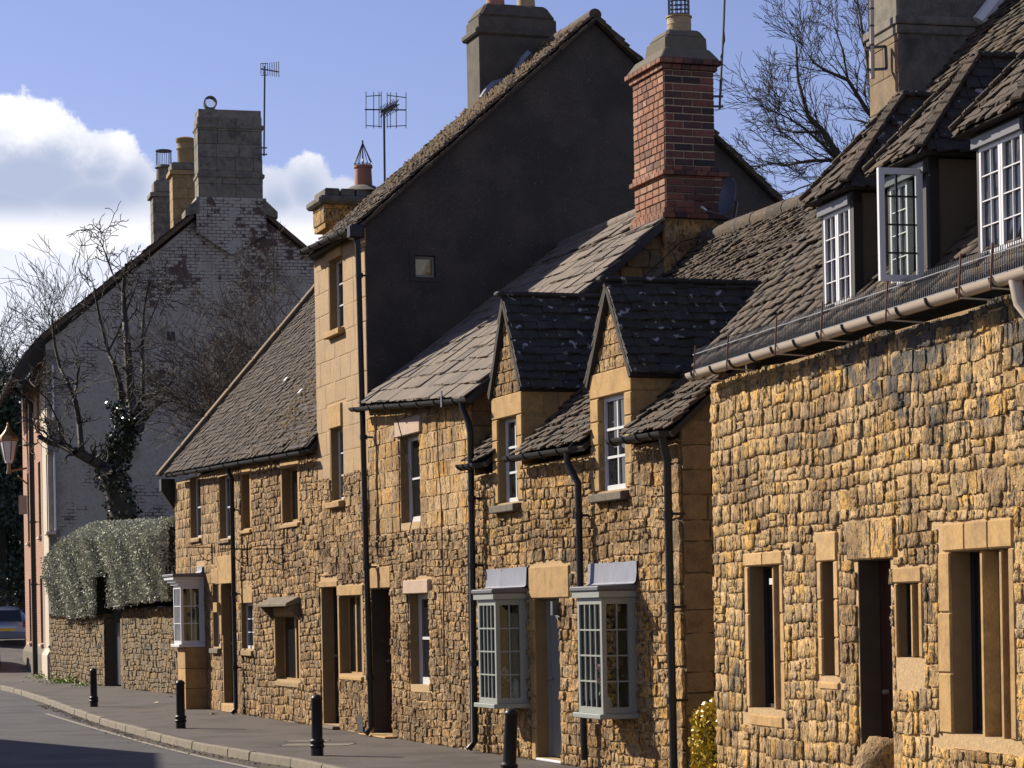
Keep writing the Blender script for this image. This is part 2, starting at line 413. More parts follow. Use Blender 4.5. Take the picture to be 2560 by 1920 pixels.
def weathered():
    m, nt, bs = newmat('weathered_stone'); r = piece_random(nt)
    col = ramp(nt, r, [(0, (.54, .35, .14)), (.2, (.60, .40, .18)), (.4, (.46, .30, .12)), (.55, (.64, .37, .08)), (.7, (.56, .38, .18)), (.85, (.31, .21, .10)), (1, (.60, .38, .12))])
    n1 = noise(nt, 16, 6, .65); n2 = noise(nt, 60, 3, .6)
    col = mixc(nt, smooth(nt, n1, .4, .75), col, mixc(nt, 1., col, (.55, .5, .47), 'MULTIPLY'))
    col = mixc(nt, .6, col, mixc(nt, 1., col, ramp(nt, n2, [(.3, (.65, .63, .6)), (.7, (1.2, 1.2, 1.2))]), 'MULTIPLY'))
    col = mixc(nt, math_n(nt, 'MULTIPLY', smooth(nt, noise(nt, 3.2, 6, .7), .50, .64), .65), col, (.47, .335, .19))   # lime smears
    g = nt.nodes.new('ShaderNodeNewGeometry'); sp = nt.nodes.new('ShaderNodeSeparateXYZ'); nt.links.new(g.outputs['Position'], sp.inputs[0])
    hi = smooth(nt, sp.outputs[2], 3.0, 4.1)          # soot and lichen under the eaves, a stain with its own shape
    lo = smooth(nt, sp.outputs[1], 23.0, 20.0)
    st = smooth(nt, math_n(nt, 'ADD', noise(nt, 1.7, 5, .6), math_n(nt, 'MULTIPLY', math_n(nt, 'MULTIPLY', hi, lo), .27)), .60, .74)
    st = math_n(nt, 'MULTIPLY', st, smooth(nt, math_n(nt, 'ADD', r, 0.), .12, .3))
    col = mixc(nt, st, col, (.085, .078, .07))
    nt.links.new(col, bs.inputs['Base Color']); bs.inputs['Roughness'].default_value = .9
    col = mixc(nt, smooth(nt, noise(nt, .9, 6, .7), .44, .60), col, mixc(nt, 1., col, (.55, .52, .50), 'MULTIPLY'))
    n5 = noise(nt, 30, 3, .65, (1, 1, .45)); col = mixc(nt, smooth(nt, n5, .53, .63), col, (.12, .09, .06)); nt.links.new(col, bs.inputs['Base Color'])
    bump(nt, bs, math_n(nt, 'SUBTRACT', math_n(nt, 'ADD', n1, math_n(nt, 'MULTIPLY', n2, .5)), smooth(nt, n5, .55, .68)), .9, .03)
weathered()
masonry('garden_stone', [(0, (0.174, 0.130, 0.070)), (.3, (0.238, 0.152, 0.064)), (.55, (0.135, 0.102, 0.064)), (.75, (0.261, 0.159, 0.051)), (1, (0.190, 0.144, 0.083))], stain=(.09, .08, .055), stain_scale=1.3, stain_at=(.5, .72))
plain('reveal_shade', (.20, .135, .065), .95, .3, 6, bumpv=.5)  # stone darkened so the recess shade sits in the colour
plain('sooty_shade', (.05, .042, .03), .95, .4, 6, bumpv=.5)  # soot plus the deep doorway shade, both put into the colour
plain('dark_blind', (.05, .055, .045), .8)
plain('mortar', (.41, .28, .145), .95, .4, 26, bumpv=1.0)
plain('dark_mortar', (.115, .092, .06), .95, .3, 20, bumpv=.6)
masonry('dressed_stone', [(0, (0.412, 0.260, 0.099)), (.4, (0.464, 0.288, 0.106)), (.7, (0.360, 0.228, 0.095)), (1, (0.433, 0.270, 0.106))], var=.35, scale=5, bs_=.25, bd=.006, stain=(.22, .17, .10), stain_at=(.6, .85), stain_scale=1.8)
masonry('new_dressed_stone', [(0, (0.453, 0.288, 0.122)), (.5, (0.515, 0.335, 0.144)), (1, (0.412, 0.260, 0.106))], var=.3, scale=7, bs_=.3, bd=.006, stain=(.26, .19, .11), stain_at=(.55, .8), stain_scale=2.5)
masonry('render_ashlar', [(0, (0.370, 0.249, 0.132)), (.5, (0.390, 0.268, 0.145)), (1, (0.350, 0.235, 0.123))], var=.14, scale=4, bs_=.25, bd=.004, stain=(.25, .19, .125), stain_at=(.5, .8), stain_scale=1.5)
masonry('grey_sill_stone', [(0, (.12, .10, .075)), (1, (.17, .14, .10))], var=.4, scale=9)
masonry('pink_lintel_stone', [(0, (.44, .33, .25)), (1, (.46, .35, .27))], var=.12, scale=4, bs_=.15, bd=.004)
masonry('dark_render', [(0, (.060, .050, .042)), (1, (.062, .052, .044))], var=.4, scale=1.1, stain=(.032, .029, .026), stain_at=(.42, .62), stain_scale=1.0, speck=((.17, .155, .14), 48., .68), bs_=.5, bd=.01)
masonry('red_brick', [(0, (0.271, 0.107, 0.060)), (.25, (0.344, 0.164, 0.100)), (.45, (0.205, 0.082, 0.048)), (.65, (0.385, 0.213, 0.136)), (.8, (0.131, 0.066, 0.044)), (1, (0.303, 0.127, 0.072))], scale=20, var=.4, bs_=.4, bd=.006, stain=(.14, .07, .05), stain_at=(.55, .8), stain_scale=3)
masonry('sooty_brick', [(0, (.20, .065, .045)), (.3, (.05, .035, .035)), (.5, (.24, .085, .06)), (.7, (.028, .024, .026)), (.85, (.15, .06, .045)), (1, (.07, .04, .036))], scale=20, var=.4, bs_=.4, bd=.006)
plain('brick_mortar', (.42, .34, .25), .95, .2, 25, bumpv=.4)
plain('cement', (.115, .10, .075), .95, .3, 9, bumpv=.5)
masonry('chimney_stone', [(0, (.165, .15, .12)), (.5, (.20, .18, .15)), (1, (.14, .13, .105))], var=.4, scale=6, stain=(.055, .053, .05), stain_at=(.45, .75), stain_scale=1.5)
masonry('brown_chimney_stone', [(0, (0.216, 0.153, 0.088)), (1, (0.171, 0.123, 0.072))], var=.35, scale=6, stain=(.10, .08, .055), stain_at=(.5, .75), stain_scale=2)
masonry('dark_chimney_stone', [(0, (.085, .070, .052)), (.5, (.105, .088, .066)), (1, (.07, .06, .045))], var=.4, scale=4, stain=(.04, .036, .03), stain_at=(.45, .75), stain_scale=1.5)
masonry('gold_chimney_stone', [(0, (.33, .225, .10)), (1, (.28, .195, .095))], var=.3, scale=5, stain=(.14, .11, .08), stain_at=(.55, .75), stain_scale=1.5)
masonry('stone_slate', [(0, (0.065, 0.046, 0.030)), (.3, (0.084, 0.058, 0.037)), (.55, (0.048, 0.035, 0.024)), (.8, (0.107, 0.072, 0.044)), (1, (0.067, 0.051, 0.034))], scale=18, var=.45, speck=((.36, .33, .30), 22., .70), bs_=.6, bd=.015, mottle=((.05, .045, .038), 3., .55, .72))
masonry('welsh_slate', [(0, (0.148, 0.120, 0.099)), (.3, (0.185, 0.151, 0.124)), (.55, (0.122, 0.103, 0.089)), (.8, (0.207, 0.169, 0.133)), (1, (0.163, 0.134, 0.112))], scale=6, var=.25, bs_=.25, bd=.006, mottle=((.15, .125, .10), 2.5, .5, .8))
masonry('tower_tile', [(0, (0.081, 0.056, 0.040)), (.4, (0.106, 0.073, 0.050)), (.7, (0.066, 0.047, 0.034)), (1, (0.094, 0.067, 0.045))], scale=14, var=.4, mottle=((.24, .17, .08), 2.2, .58, .72))
masonry('mossy_tile', [(0, (0.041, 0.029, 0.020)), (.35, (0.054, 0.037, 0.026)), (.6, (0.031, 0.022, 0.016)), (.85, (0.065, 0.043, 0.029)), (1, (0.041, 0.031, 0.022))], scale=14, var=.4, mottle=((.17, .10, .045), 6., .60, .72), speck=((.30, .28, .25), 24., .72))
masonry('lichen_slate', [(0, (.045, .042, .036)), (.5, (.062, .055, .046)), (1, (.035, .033, .03))], scale=10, var=.4, speck=((.34, .33, .34), 9., .64), bs_=.6, bd=.015)
plain('roof_deck', (.035, .03, .026), .95)
plain('pale_grey_paint', (.58, .60, .62), .4, .05)
plain('white_paint', (.62, .62, .65), .35, .04)
plain('cream_gutter', (.50, .42, .34), .35, .08, 5)
plain('grey_green_paint', (.19, .205, .195), .4, .05)
plain('slate_grey_paint', (.27, .29, .27), .4, .05)
plain('black_paint', (.012, .012, .014), .42, .1, spec=.3)
plain('black_iron', (.014, .014, .016), .3, .15)
plain('gutter_grey', (.035, .035, .038), .6, .1, spec=.15)
plain('black_timber', (.012, .011, .011), .6, .2)
plain('rusty_iron', (.16, .075, .045), .8, .35, 30)
plain('galvanised', (.35, .35, .35), .35, .1, metallic=.8)
plain('aerial_metal', (.05, .055, .06), .4, .1, metallic=.4)
plain('lead', (.185, .20, .255), .6, .4, 9, stretch=(1, 1, .4))
plain('dark_lead', (.10, .105, .125), .5, .25, 9)
plain('terracotta', (.30, .13, .085), .8, .15, 9)
plain('buff_pot', (.32, .23, .13), .8, .2, 9)
plain('brown_door', (.045, .018, .014), .4, .15, 12)
plain('cheek_plaster', (.10, .08, .055), .9, .2, 3)
plain('white_render', (.46, .40, .31), .85, .06, 3)
plain('pink_render', (.29, .19, .145), .85, .08, 3)
plain('curtain', (.42, .33, .20), .9, .15, 2)
plain('tan_reflection', (.75, .50, .22), .8)  # bright tan imitates sunlight reflected in the gable window
plain('white_flashing', (.6, .6, .62), .6, .08)
plain('dish_grey', (.07, .085, .12), .5, .06)
plain('moss', (.10, .062, .028), .95, .5, 9)
plain('bark', (.035, .029, .022), .85, .35, 12, bumpv=.6)
plain('pale_bark', (.032, .027, .021), .8, .3, 12)
plain('twig', (.070, .058, .048), .8, .25, 12)
plain('far_twig', (.03, .028, .028), .9, .2, 3)
plain('copper_lamp', (.26, .17, .09), .45, .15, metallic=.5)
plain('lamp_glass', (.62, .64, .70), .2, .05)
plain('car_paint', (.16, .20, .30), .2, .05, metallic=.5, coat=.6)
plain('dark_car_paint', (.05, .045, .04), .25, .05, coat=.5)
plain('tyre', (.012, .012, .012), .8)
plain('tail_light', (.22, .012, .01), .25)
plain('yellow_plate', (.55, .38, .03), .5)
plain('kerb_stone', (.17, .145, .11), .9, .4, 7, bumpv=.5)
plain('white_line', (.26, .23, .20), .8, .3, 30)
plain('soil', (.06, .045, .033), .95, .4, 25, bumpv=.8)
plain('litter', (.5, .38, .28), .8)
plain('vase_white', (.55, .55, .6), .25, .1)
plain('petal', (.45, .25, .26), .6, .2)
plain('stem_green', (.05, .09, .03), .7, .3)
plain('cable_grey', (.16, .16, .165), .4, .1)
plain('cable', (.012, .012, .012), .6)
plain('white_cable', (.6, .6, .6), .5)
plain('opposite_wall', (.35, .26, .16), .9, .2, 3)
def leaf(name, a, b, rough, spec=.5, trans=.0):
    m, nt, bs = newmat(name); g = nt.nodes.new('ShaderNodeNewGeometry')
    nt.links.new(ramp(nt, g.outputs['Random Per Island'], [(0, a), (1, b)]), bs.inputs['Base Color'])
    bs.inputs['Roughness'].default_value = rough; bs.inputs['Specular IOR Level'].default_value = spec
leaf('hedge_leaf', (.24, .26, .18), (.58, .58, .48), .65, .15)
leaf('ivy_leaf', (.010, .018, .007), (.03, .045, .014), .25, .7)
leaf('yellow_leaf', (.30, .24, .03), (.75, .52, .05), .35, .5)
leaf('evergreen_leaf', (.014, .024, .014), (.035, .05, .028), .6)
leaf('weed_leaf', (.12, .22, .02), (.25, .38, .04), .6)
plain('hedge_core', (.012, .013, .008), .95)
def glass_dark():
    m, nt, bs = newmat('window_glass'); bs.inputs['Base Color'].default_value = (.012, .014, .018, 1); bs.inputs['Roughness'].default_value = .03
    bs.inputs['IOR'].default_value = 1.6; bump(nt, bs, noise(nt, 2.5, 2, .5), .08, .02)
glass_dark()
def glass_clear():
    m, nt, bs = newmat('clear_glass'); nt.nodes.remove(bs); out = [n for n in nt.nodes if n.type == 'OUTPUT_MATERIAL'][0]
    t = nt.nodes.new('ShaderNodeBsdfTransparent'); t.inputs[0].default_value = (.86, .9, .88, 1); g = nt.nodes.new('ShaderNodeBsdfGlossy'); g.inputs['Roughness'].default_value = .02
    fr = nt.nodes.new('ShaderNodeFresnel'); fr.inputs[0].default_value = 1.5; mx = nt.nodes.new('ShaderNodeMixShader')
    nt.links.new(fr.outputs[0], mx.inputs[0]); nt.links.new(t.outputs[0], mx.inputs[1]); nt.links.new(g.outputs[0], mx.inputs[2]); nt.links.new(mx.outputs[0], out.inputs[0])
glass_clear()
def painted_brick():
    """white limewash over brick, flaked off in patches; brick courses as relief"""
    m, nt, bs = newmat('painted_brick')
    g = nt.nodes.new('ShaderNodeNewGeometry'); sp = nt.nodes.new('ShaderNodeSeparateXYZ'); nt.links.new(g.outputs['Position'], sp.inputs[0])
    ux = math_n(nt, 'ADD', math_n(nt, 'MULTIPLY', sp.outputs[0], .967), math_n(nt, 'MULTIPLY', sp.outputs[1], .253))
    cb = nt.nodes.new('ShaderNodeCombineXYZ'); nt.links.new(ux, cb.inputs[0]); nt.links.new(sp.outputs[2], cb.inputs[1])
    br = nt.nodes.new('ShaderNodeTexBrick'); nt.links.new(cb.outputs[0], br.inputs['Vector']); br.inputs['Scale'].default_value = 1; br.inputs['Brick Width'].default_value = .26
    br.inputs['Row Height'].default_value = .105; br.inputs['Mortar Size'].default_value = .012; br.inputs['Color1'].default_value = (1, 1, 1, 1); br.inputs['Color2'].default_value = (0, 0, 0, 1); br.inputs['Mortar'].default_value = (.5, .5, .5, 1)
    n = noise(nt, .55, 6, .65); n2 = noise(nt, 2.6, 6, .7); n3 = noise(nt, 12, 4, .6)
    hi = smooth(nt, sp.outputs[2], 9.5, 13.5); rt = smooth(nt, ux, 6.0, 9.5)
    v = math_n(nt, 'ADD', math_n(nt, 'ADD', n, math_n(nt, 'MULTIPLY', n2, .45)), math_n(nt, 'MULTIPLY', br.outputs['Fac'], .10))
    v = math_n(nt, 'ADD', v, math_n(nt, 'MULTIPLY', math_n(nt, 'SUBTRACT', br.outputs['Color'], .5), .10))
    v = math_n(nt, 'ADD', v, math_n(nt, 'ADD', math_n(nt, 'MULTIPLY', hi, .085), math_n(nt, 'MULTIPLY', rt, .06)))
    fl = smooth(nt, v, .915, .95)
    white = ramp(nt, n3, [(.3, (.27, .25, .22)), (.7, (.37, .35, .31))])
    white = mixc(nt, smooth(nt, noise(nt, .8, 5, .6), .5, .8), white, (.19, .16, .125))
    c = mixc(nt, fl, white, (.075, .05, .042))
    c = mixc(nt, math_n(nt, 'MULTIPLY', br.outputs['Fac'], math_n(nt, 'MULTIPLY', hi, .22)), c, (.12, .11, .10))
    nt.links.new(c, bs.inputs['Base Color']); bs.inputs['Roughness'].default_value = .9
    bump(nt, bs, math_n(nt, 'SUBTRACT', math_n(nt, 'MULTIPLY', n3, .3), math_n(nt, 'ADD', fl, math_n(nt, 'MULTIPLY', br.outputs['Fac'], .4))), .4, .015)
painted_brick()
def brick_relief():
    m, nt, bs = newmat('facade_brick')
    g = nt.nodes.new('ShaderNodeNewGeometry'); sp = nt.nodes.new('ShaderNodeSeparateXYZ'); nt.links.new(g.outputs['Position'], sp.inputs[0])
    cb = nt.nodes.new('ShaderNodeCombineXYZ'); nt.links.new(sp.outputs[1], cb.inputs[0]); nt.links.new(sp.outputs[2], cb.inputs[1])
    br = nt.nodes.new('ShaderNodeTexBrick'); nt.links.new(cb.outputs[0], br.inputs['Vector']); br.inputs['Scale'].default_value = 1; br.inputs['Brick Width'].default_value = .24
    br.inputs['Row Height'].default_value = .085; br.inputs['Mortar Size'].default_value = .01
    br.inputs['Color1'].default_value = (.27, .115, .07, 1); br.inputs['Color2'].default_value = (.34, .165, .105, 1); br.inputs['Mortar'].default_value = (.36, .25, .18, 1)
    nt.links.new(br.outputs['Color'], bs.inputs['Base Color']); bs.inputs['Roughness'].default_value = .9
    bump(nt, bs, math_n(nt, 'MULTIPLY', br.outputs['Fac'], -1), .5, .01)
brick_relief()
def asphalt(name, col, aggregate, patch):
    m, nt, bs = newmat(name); n1 = noise(nt, 120, 2, .6); n2 = noise(nt, .7, 5, .6); n3 = noise(nt, 14, 4, .6)
    c = ramp(nt, n1, [(.35, tuple(x*.6 for x in col)), (.52, col), (.68, aggregate)])
    c = mixc(nt, smooth(nt, n2, .45, .65), c, mixc(nt, 1., c, patch, 'MULTIPLY'))
    c = mixc(nt, smooth(nt, n3, .4, .7), c, mixc(nt, 1., c, (.82, .8, .78), 'MULTIPLY'))
    nt.links.new(c, bs.inputs['Base Color']); bs.inputs['Roughness'].default_value = .8; bump(nt, bs, n1, .5, .006)
asphalt('road_asphalt', (.060, .057, .062), (.15, .145, .15), (.58, .58, .60))
asphalt('pavement_asphalt', (.085, .069, .060), (.19, .16, .14), (.60, .58, .56))
plain('grass_ground', (.05, .06, .025), .95, .4, 1.)
# ------------------------------------------------------------------ frames of the street
ROW = Frame((-5.51, 46.8), -.35)      # the terrace
RB = Frame((2.06, 24.5), -.255)       # nearest cottage, on the right
LB = Frame((-14.2, 73.9), -.262)      # tall house at the bend
def _gw():
    a = gnd(128, 1700); b = gnd(436, 1735); return Frame((a.x, a.y), -(a.x-b.x)/(b.y-a.y)*-1 if False else (b.x-a.x)/(b.y-a.y))
GW = _gw()

# ------------------------------------------------------------------ building parts
def gutter(par, a, b, r, m, ring_m='black_iron', n_ring=6, out=None, rings=True, end=True):
    a = Vector(a); b = Vector(b); d = (b-a).normalized(); o = out if out is not None else Vector((-.94, -.33, 0)); mb = MB(); seg = 8
    for rr, flip in ((r, 0), (r*.86, 1)):
        pass
    prof = [(math.cos(t)*r, math.sin(t)*r) for t in [PI+PI*k/seg for k in range(seg+1)]]+[(math.cos(t)*r*.85, math.sin(t)*r*.85) for t in [2*PI-PI*k/seg for k in range(seg+1)]]
    pts = [a+o*x+Vector((0, 0, z)) for x, z in prof]; k = len(pts)
    vs = pts+[p+(b-a) for p in pts]; fs = [(i, (i+1) % k, k+(i+1) % k, k+i) for i in range(k)]
    for e0 in (0, k):
        fs += [(e0+i, e0+i+1, e0+k-2-i, e0+k-1-i) for i in range(seg)]
    mb.add(vs, fs); g = mb.build('gutter', m, par, smooth=True)
    if end:
        for p_, s_ in ((a, -1), (b, 1)): e = MB(); e.prism([p_+o*x+Vector((0, 0, z)) for x, z in prof[:seg+1]], d*.015*s_); e.build('gutter_end', m, g)
    if rings:
        for q in range(n_ring):
            c = a.lerp(b, (q+.35)/n_ring); rb_ = MB()
            pr = [(math.cos(t)*(r+.008), math.sin(t)*(r+.008)) for t in [PI+PI*i/8 for i in range(9)]]
            rb_.tube([c+o*x+Vector((0, 0, z)) for x, z in pr], .012, 5); rb_.build('gutter_bracket', ring_m, g)
    return g
def downpipe(par, pts, r=.045, m='black_paint', clips=()):
    p = one(lambda b: b.tube(pts, r, 10)).build('downpipe', m, par, smooth=True)
    for c in clips: c = Vector(c); one(lambda b: (b.tube([c-Vector((0, 0, .035)), c+Vector((0, 0, .035))], r*1.3, 10), b.beam(c, c+Vector((.944, .33, 0))*.19, .02, .03))).build('pipe_bracket', m, p, smooth=True)
    return p
def window(par, fr, r, depth=.16, cols=1, rows=2, fw=.045, bar=.018, m='white_paint', gm='window_glass', mid_rail=None, shade_liner='reveal_shade'):
    u0, u1, z0, z1 = r; b = MB(); D0, D1 = depth, depth+.05
    b.box(fr, u0, u0+fw, D0, D1, z0, z1); b.box(fr, u1-fw, u1, D0, D1, z0, z1)
    b.box(fr, u0+fw, u1-fw, D0, D1, z0, z0+fw*1.3); b.box(fr, u0+fw, u1-fw, D0, D1, z1-fw, z1)
    w = b.build('window', m, par)
    if D0 > .05 and gm == 'window_glass' and shade_liner: one(lambda q: (q.box(fr, u0-.002, u0+.006, -.005, D0, z0, z1), q.box(fr, u0, u1, .0, D0, z1-.006, z1+.002))).build('shade_liner', shade_liner, w)  # added dark liner on far jamb and head, painted recess shade
    a0, a1, b0, b1 = u0+fw, u1-fw, z0+fw*1.3, z1-fw; rng = random.Random(int(u0*100))
    for i in range(cols):
        for j in range(rows):
            x0 = a0+(a1-a0)*i/cols; x1 = a0+(a1-a0)*(i+1)/cols; y0 = b0+(b1-b0)*j/rows; y1 = b0+(b1-b0)*(j+1)/rows
            t = rng.uniform(-.004, .004); dd = depth+.028
            MB().hexa([fr.P(x0, dd+t, y0), fr.P(x1, dd-t, y0), fr.P(x1, dd-t+.006, y0), fr.P(x0, dd+t+.006, y0), fr.P(x0, dd, y1), fr.P(x1, dd, y1), fr.P(x1, dd+.006, y1), fr.P(x0, dd+.006, y1)]).build('pane', gm, w)
    for i in range(1, cols): x = a0+(a1-a0)*i/cols; one(lambda q: q.box(fr, x-bar/2, x+bar/2, depth+.008, depth+.044, b0, b1)).build('glazing_bar', m, w)
    for j in range(1, rows):
        y = b0+(b1-b0)*j/rows; hb = (mid_rail if (mid_rail and j == rows//2) else bar)
        one(lambda q: q.box(fr, a0, a1, depth+.004, depth+.047, y-hb/2, y+hb/2)).build('glazing_bar', m, w)
    return w
def dress(par, fr, u0, u1, d0, d1, z0, z1, name, m='dressed_stone', bev=.012):
    return one(lambda b: b.box(fr, u0, u1, d0, d1, z0, z1)).build(name, m, par, bevel=bev)
def jambs(par, fr, r, w=.14, m='dressed_stone', proud=.03, depth=.2, n=3, seed=1, sides='LR', bev=.01, back=.0):
    rng = random.Random(seed); u0, u1, z0, z1 = r; h = (z1-z0)/n
    for s in sides:
        for k in range(n):
            ww = w*rng.uniform(.85, 1.25); a, b = (u0-ww, u0) if s == 'L' else (u1, u1+ww)
            dress(par, fr, a, b, -proud, depth, z0+h*k+.004, z0+h*(k+1)-.004, 'jamb_stone', m, bev)
def sill(par, fr, r, m='dressed_stone', ext=.08, proud=.07, h=.1, depth=.2, drop=0.):
    u0, u1, z0, z1 = r
    vs = [fr.P(u0-ext, -proud, z0-h), fr.P(u1+ext, -proud, z0-h), fr.P(u1+ext, depth, z0-h), fr.P(u0-ext, depth, z0-h), fr.P(u0-ext, -proud, z0-.035-drop), fr.P(u1+ext, -proud, z0-.035-drop), fr.P(u1+ext, depth, z0), fr.P(u0-ext, depth, z0)]
    return MB().hexa(vs).build('sill', m, par, bevel=.01)
def lintel(par, fr, r, m='dressed_stone', ext=.1, h=.2, proud=.035, depth=.2):
    u0, u1, z0, z1 = r; return dress(par, fr, u0-ext, u1+ext, -proud, depth, z1, z1+h, 'lintel', m)
def door(par, fr, r, depth=.28, m='brown_door', frame_m=None, planks=5, handle=True, shade_liner='reveal_shade'):
    u0, u1, z0, z1 = r; fw = .06
    f = one(lambda b: (b.box(fr, u0, u0+fw, depth-.02, depth+.05, z0, z1), b.box(fr, u1-fw, u1, depth-.02, depth+.05, z0, z1), b.box(fr, u0+fw, u1-fw, depth-.02, depth+.05, z1-fw, z1))).build('door', frame_m or m, par)
    one(lambda q: (q.box(fr, u0-.002, u0+.008, -.005, depth-.02, z0, z1), q.box(fr, u0+.01, u1, .0, depth-.02, z1-.008, z1+.002))).build('shade_liner', shade_liner, f)  # added dark lining of the doorway, its shade painted as colour
    w = (u1-u0-2*fw)/planks
    for k in range(planks): one(lambda b: b.box(fr, u0+fw+w*k+.003, u0+fw+w*(k+1)-.003, depth+.01, depth+.05, z0+.01, z1-fw)).build('plank', m, f)
    one(lambda b: b.box(fr, u0+fw, u1-fw, depth+.045, depth+.06, z0, z1-fw)).build('backboard', m, f)
    if handle:
        c = fr.P(u0+fw+.08, depth-.01, z0+(z1-z0)*.5); one(lambda b: b.tube([c, c-fr.N*.05], .022, 8)).build('handle', 'galvanised', f, smooth=True)
    return f
def bay_window(par, fr, u0, u1, proj, z0, z1, colsF, rows, colsS, m, fascia_m=None, roof_over=.07, roof_m='dark_lead', flash=None, base=None, name='bay_window', cornice=0., pane_backing='dark_blind'):
    """box bay standing proj in front of the wall between u0 and u1"""
    cp = .055; b = MB(); d0 = -proj
    for u in (u0, u1-cp): b.box(fr, u, u+cp, d0, d0+cp, z0, z1)
    sw = .05
    b.box(fr, u0, u0+sw, -sw*2.2, -.0, z0, z1); b.box(fr, u1-sw, u1, -sw*2.4, -.0, z0, z1)
    for (za, zb) in ((z0, z0+.07), (z1-.075, z1)):
        b.box(fr, u0+cp, u1-cp, d0, d0+.05, za, zb); b.box(fr, u0+.003, u0+.05, d0+cp, -sw*2.2, za, zb); b.box(fr, u1-.05, u1-.003, d0+cp, -sw*2.4, za, zb)
    w = b.build(name, m, par)
    one(lambda q: q.box(fr, u0-.06, u1+.06, d0-.06, 0, z0-.06, z0-.002)).build('sill', m, w, bevel=.008)
    gz0, gz1 = z0+.07, z1-.075
    one(lambda q: q.box(fr, u0+.055, u0+.06, d0+cp, 0, gz0, gz1)).build('pane_backing', pane_backing, w)
    def cell_front(i, j):
        x0 = u0+cp+(u1-u0-2*cp)*i/colsF; x1 = u0+cp+(u1-u0-2*cp)*(i+1)/colsF; y0 = gz0+(gz1-gz0)*j/rows; y1 = gz0+(gz1-gz0)*(j+1)/rows
        one(lambda q: q.box(fr, x0, x1, d0+.024, d0+.029, y0, y1)).build('pane', 'clear_glass', w)
    for i in range(colsF):
        for j in range(rows): cell_front(i, j)
    for i in range(1, colsF): x = u0+cp+(u1-u0-2*cp)*i/colsF; one(lambda q: q.box(fr, x-.009, x+.009, d0+.005, d0+.045, gz0, gz1)).build('glazing_bar', m, w)
    for j in range(1, rows): y = gz0+(gz1-gz0)*j/rows; one(lambda q: q.box(fr, u0+cp, u1-cp, d0+.002, d0+.048, y-.009, y+.009)).build('glazing_bar', m, w)
    s0, s1 = d0+cp, -sw*2.4
    for uu, sg in ((u1-.03, 1), (u0+.03, -1)):
        for i in range(colsS):
            for j in range(rows):
                x0 = s0+(s1-s0)*i/colsS; x1 = s0+(s1-s0)*(i+1)/colsS; y0 = gz0+(gz1-gz0)*j/rows; y1 = gz0+(gz1-gz0)*(j+1)/rows
                one(lambda q: q.box(fr, uu-.002, uu+.002, x0, x1, y0, y1)).build('pane', 'clear_glass', w)
        for i in range(1, colsS): x = s0+(s1-s0)*i/colsS; one(lambda q: q.box(fr, uu-.018, uu+.018, x-.009, x+.009, gz0, gz1)).build('glazing_bar', m, w)
        for j in range(1, rows): y = gz0+(gz1-gz0)*j/rows; one(lambda q: q.box(fr, uu-.016, uu+.016, s0, s1, y-.009, y+.009)).build('glazing_bar', m, w)
    fz = z1+.002; o = roof_over
    if cornice:
        for k in range(3):
            o2 = cornice*(k+1)/3; one(lambda q: q.box(fr, u0-o2, u1+o2*.5, d0-o2, 0, fz, fz+.055)).build('cornice', fascia_m or m, w); fz += .057
        o = cornice+.03
    else:
        one(lambda q: q.box(fr, u0-.045, u1+.045, d0-.045, 0, fz, fz+.07)).build('fascia', fascia_m or m, w); fz += .072
    MB().hexa([fr.P(u0-o, d0-o, fz), fr.P(u1+o, d0-o, fz), fr.P(u1+o, 0, fz), fr.P(u0-o, 0, fz), fr.P(u0-o, d0-o, fz+.055), fr.P(u1+o, d0-o, fz+.055), fr.P(u1+o, 0, fz+.075), fr.P(u0-o, 0, fz+.075)]).build('bay_roof', roof_m, w, bevel=.012)
    if flash:
        f0, f1, fh = flash; mb = MB(); n = 10; vs = []; rng = random.Random(int(u0*10))
        for k in range(n+1):
            u = f0+(f1-f0)*k/n; vs += [fr.P(u, -.09, fz+.078), fr.P(u, -.06-rng.uniform(0, .006), fz+.10), fr.P(u, -.05-rng.uniform(0, .008), fz+fh*.6), fr.P(u, -.05, fz+fh+rng.uniform(-.006, .006)), fr.P(u, -.01, fz+fh)]
        fs = [(k*5+i, k*5+i+1, k*5+5+i+1, k*5+5+i) for k in range(n) for i in range(4)]
        mb.add(vs, fs).build('lead_flashing', 'lead', w, smooth=True)
    if base:
        dress(w, fr, u0+.02, u1-.02, d0+.03, 0, 0, z0-.062, 'base_core', 'mortar')
    return w
def gable_end(fr_side, d0, d1, zb, ze, dr, zr, th=.3):
    """gable wall polygon in a side frame: u is d, thickness goes away from the camera"""
    s = fr_side; pts = [s.P(d0, 0, zb), s.P(d1, 0, zb), s.P(d1, 0, ze), s.P(dr, 0, zr), s.P(d0, 0, ze)]
    return MB().prism(pts, s.N*th)
def pot(par, c, h=.4, r0=.13, r1=.10, m='terracotta'):
    return one(lambda b: b.lathe(c, [(r0*1.12, 0), (r0*1.12, .03), (r0, .05), (r1, h*.8), (r1*1.18, h*.84), (r1*1.2, h*.93), (r1*1.05, h), (r1*.8, h), (r1*.8, h-.08)], 16)).build('chimney_pot', m, par, smooth=True)

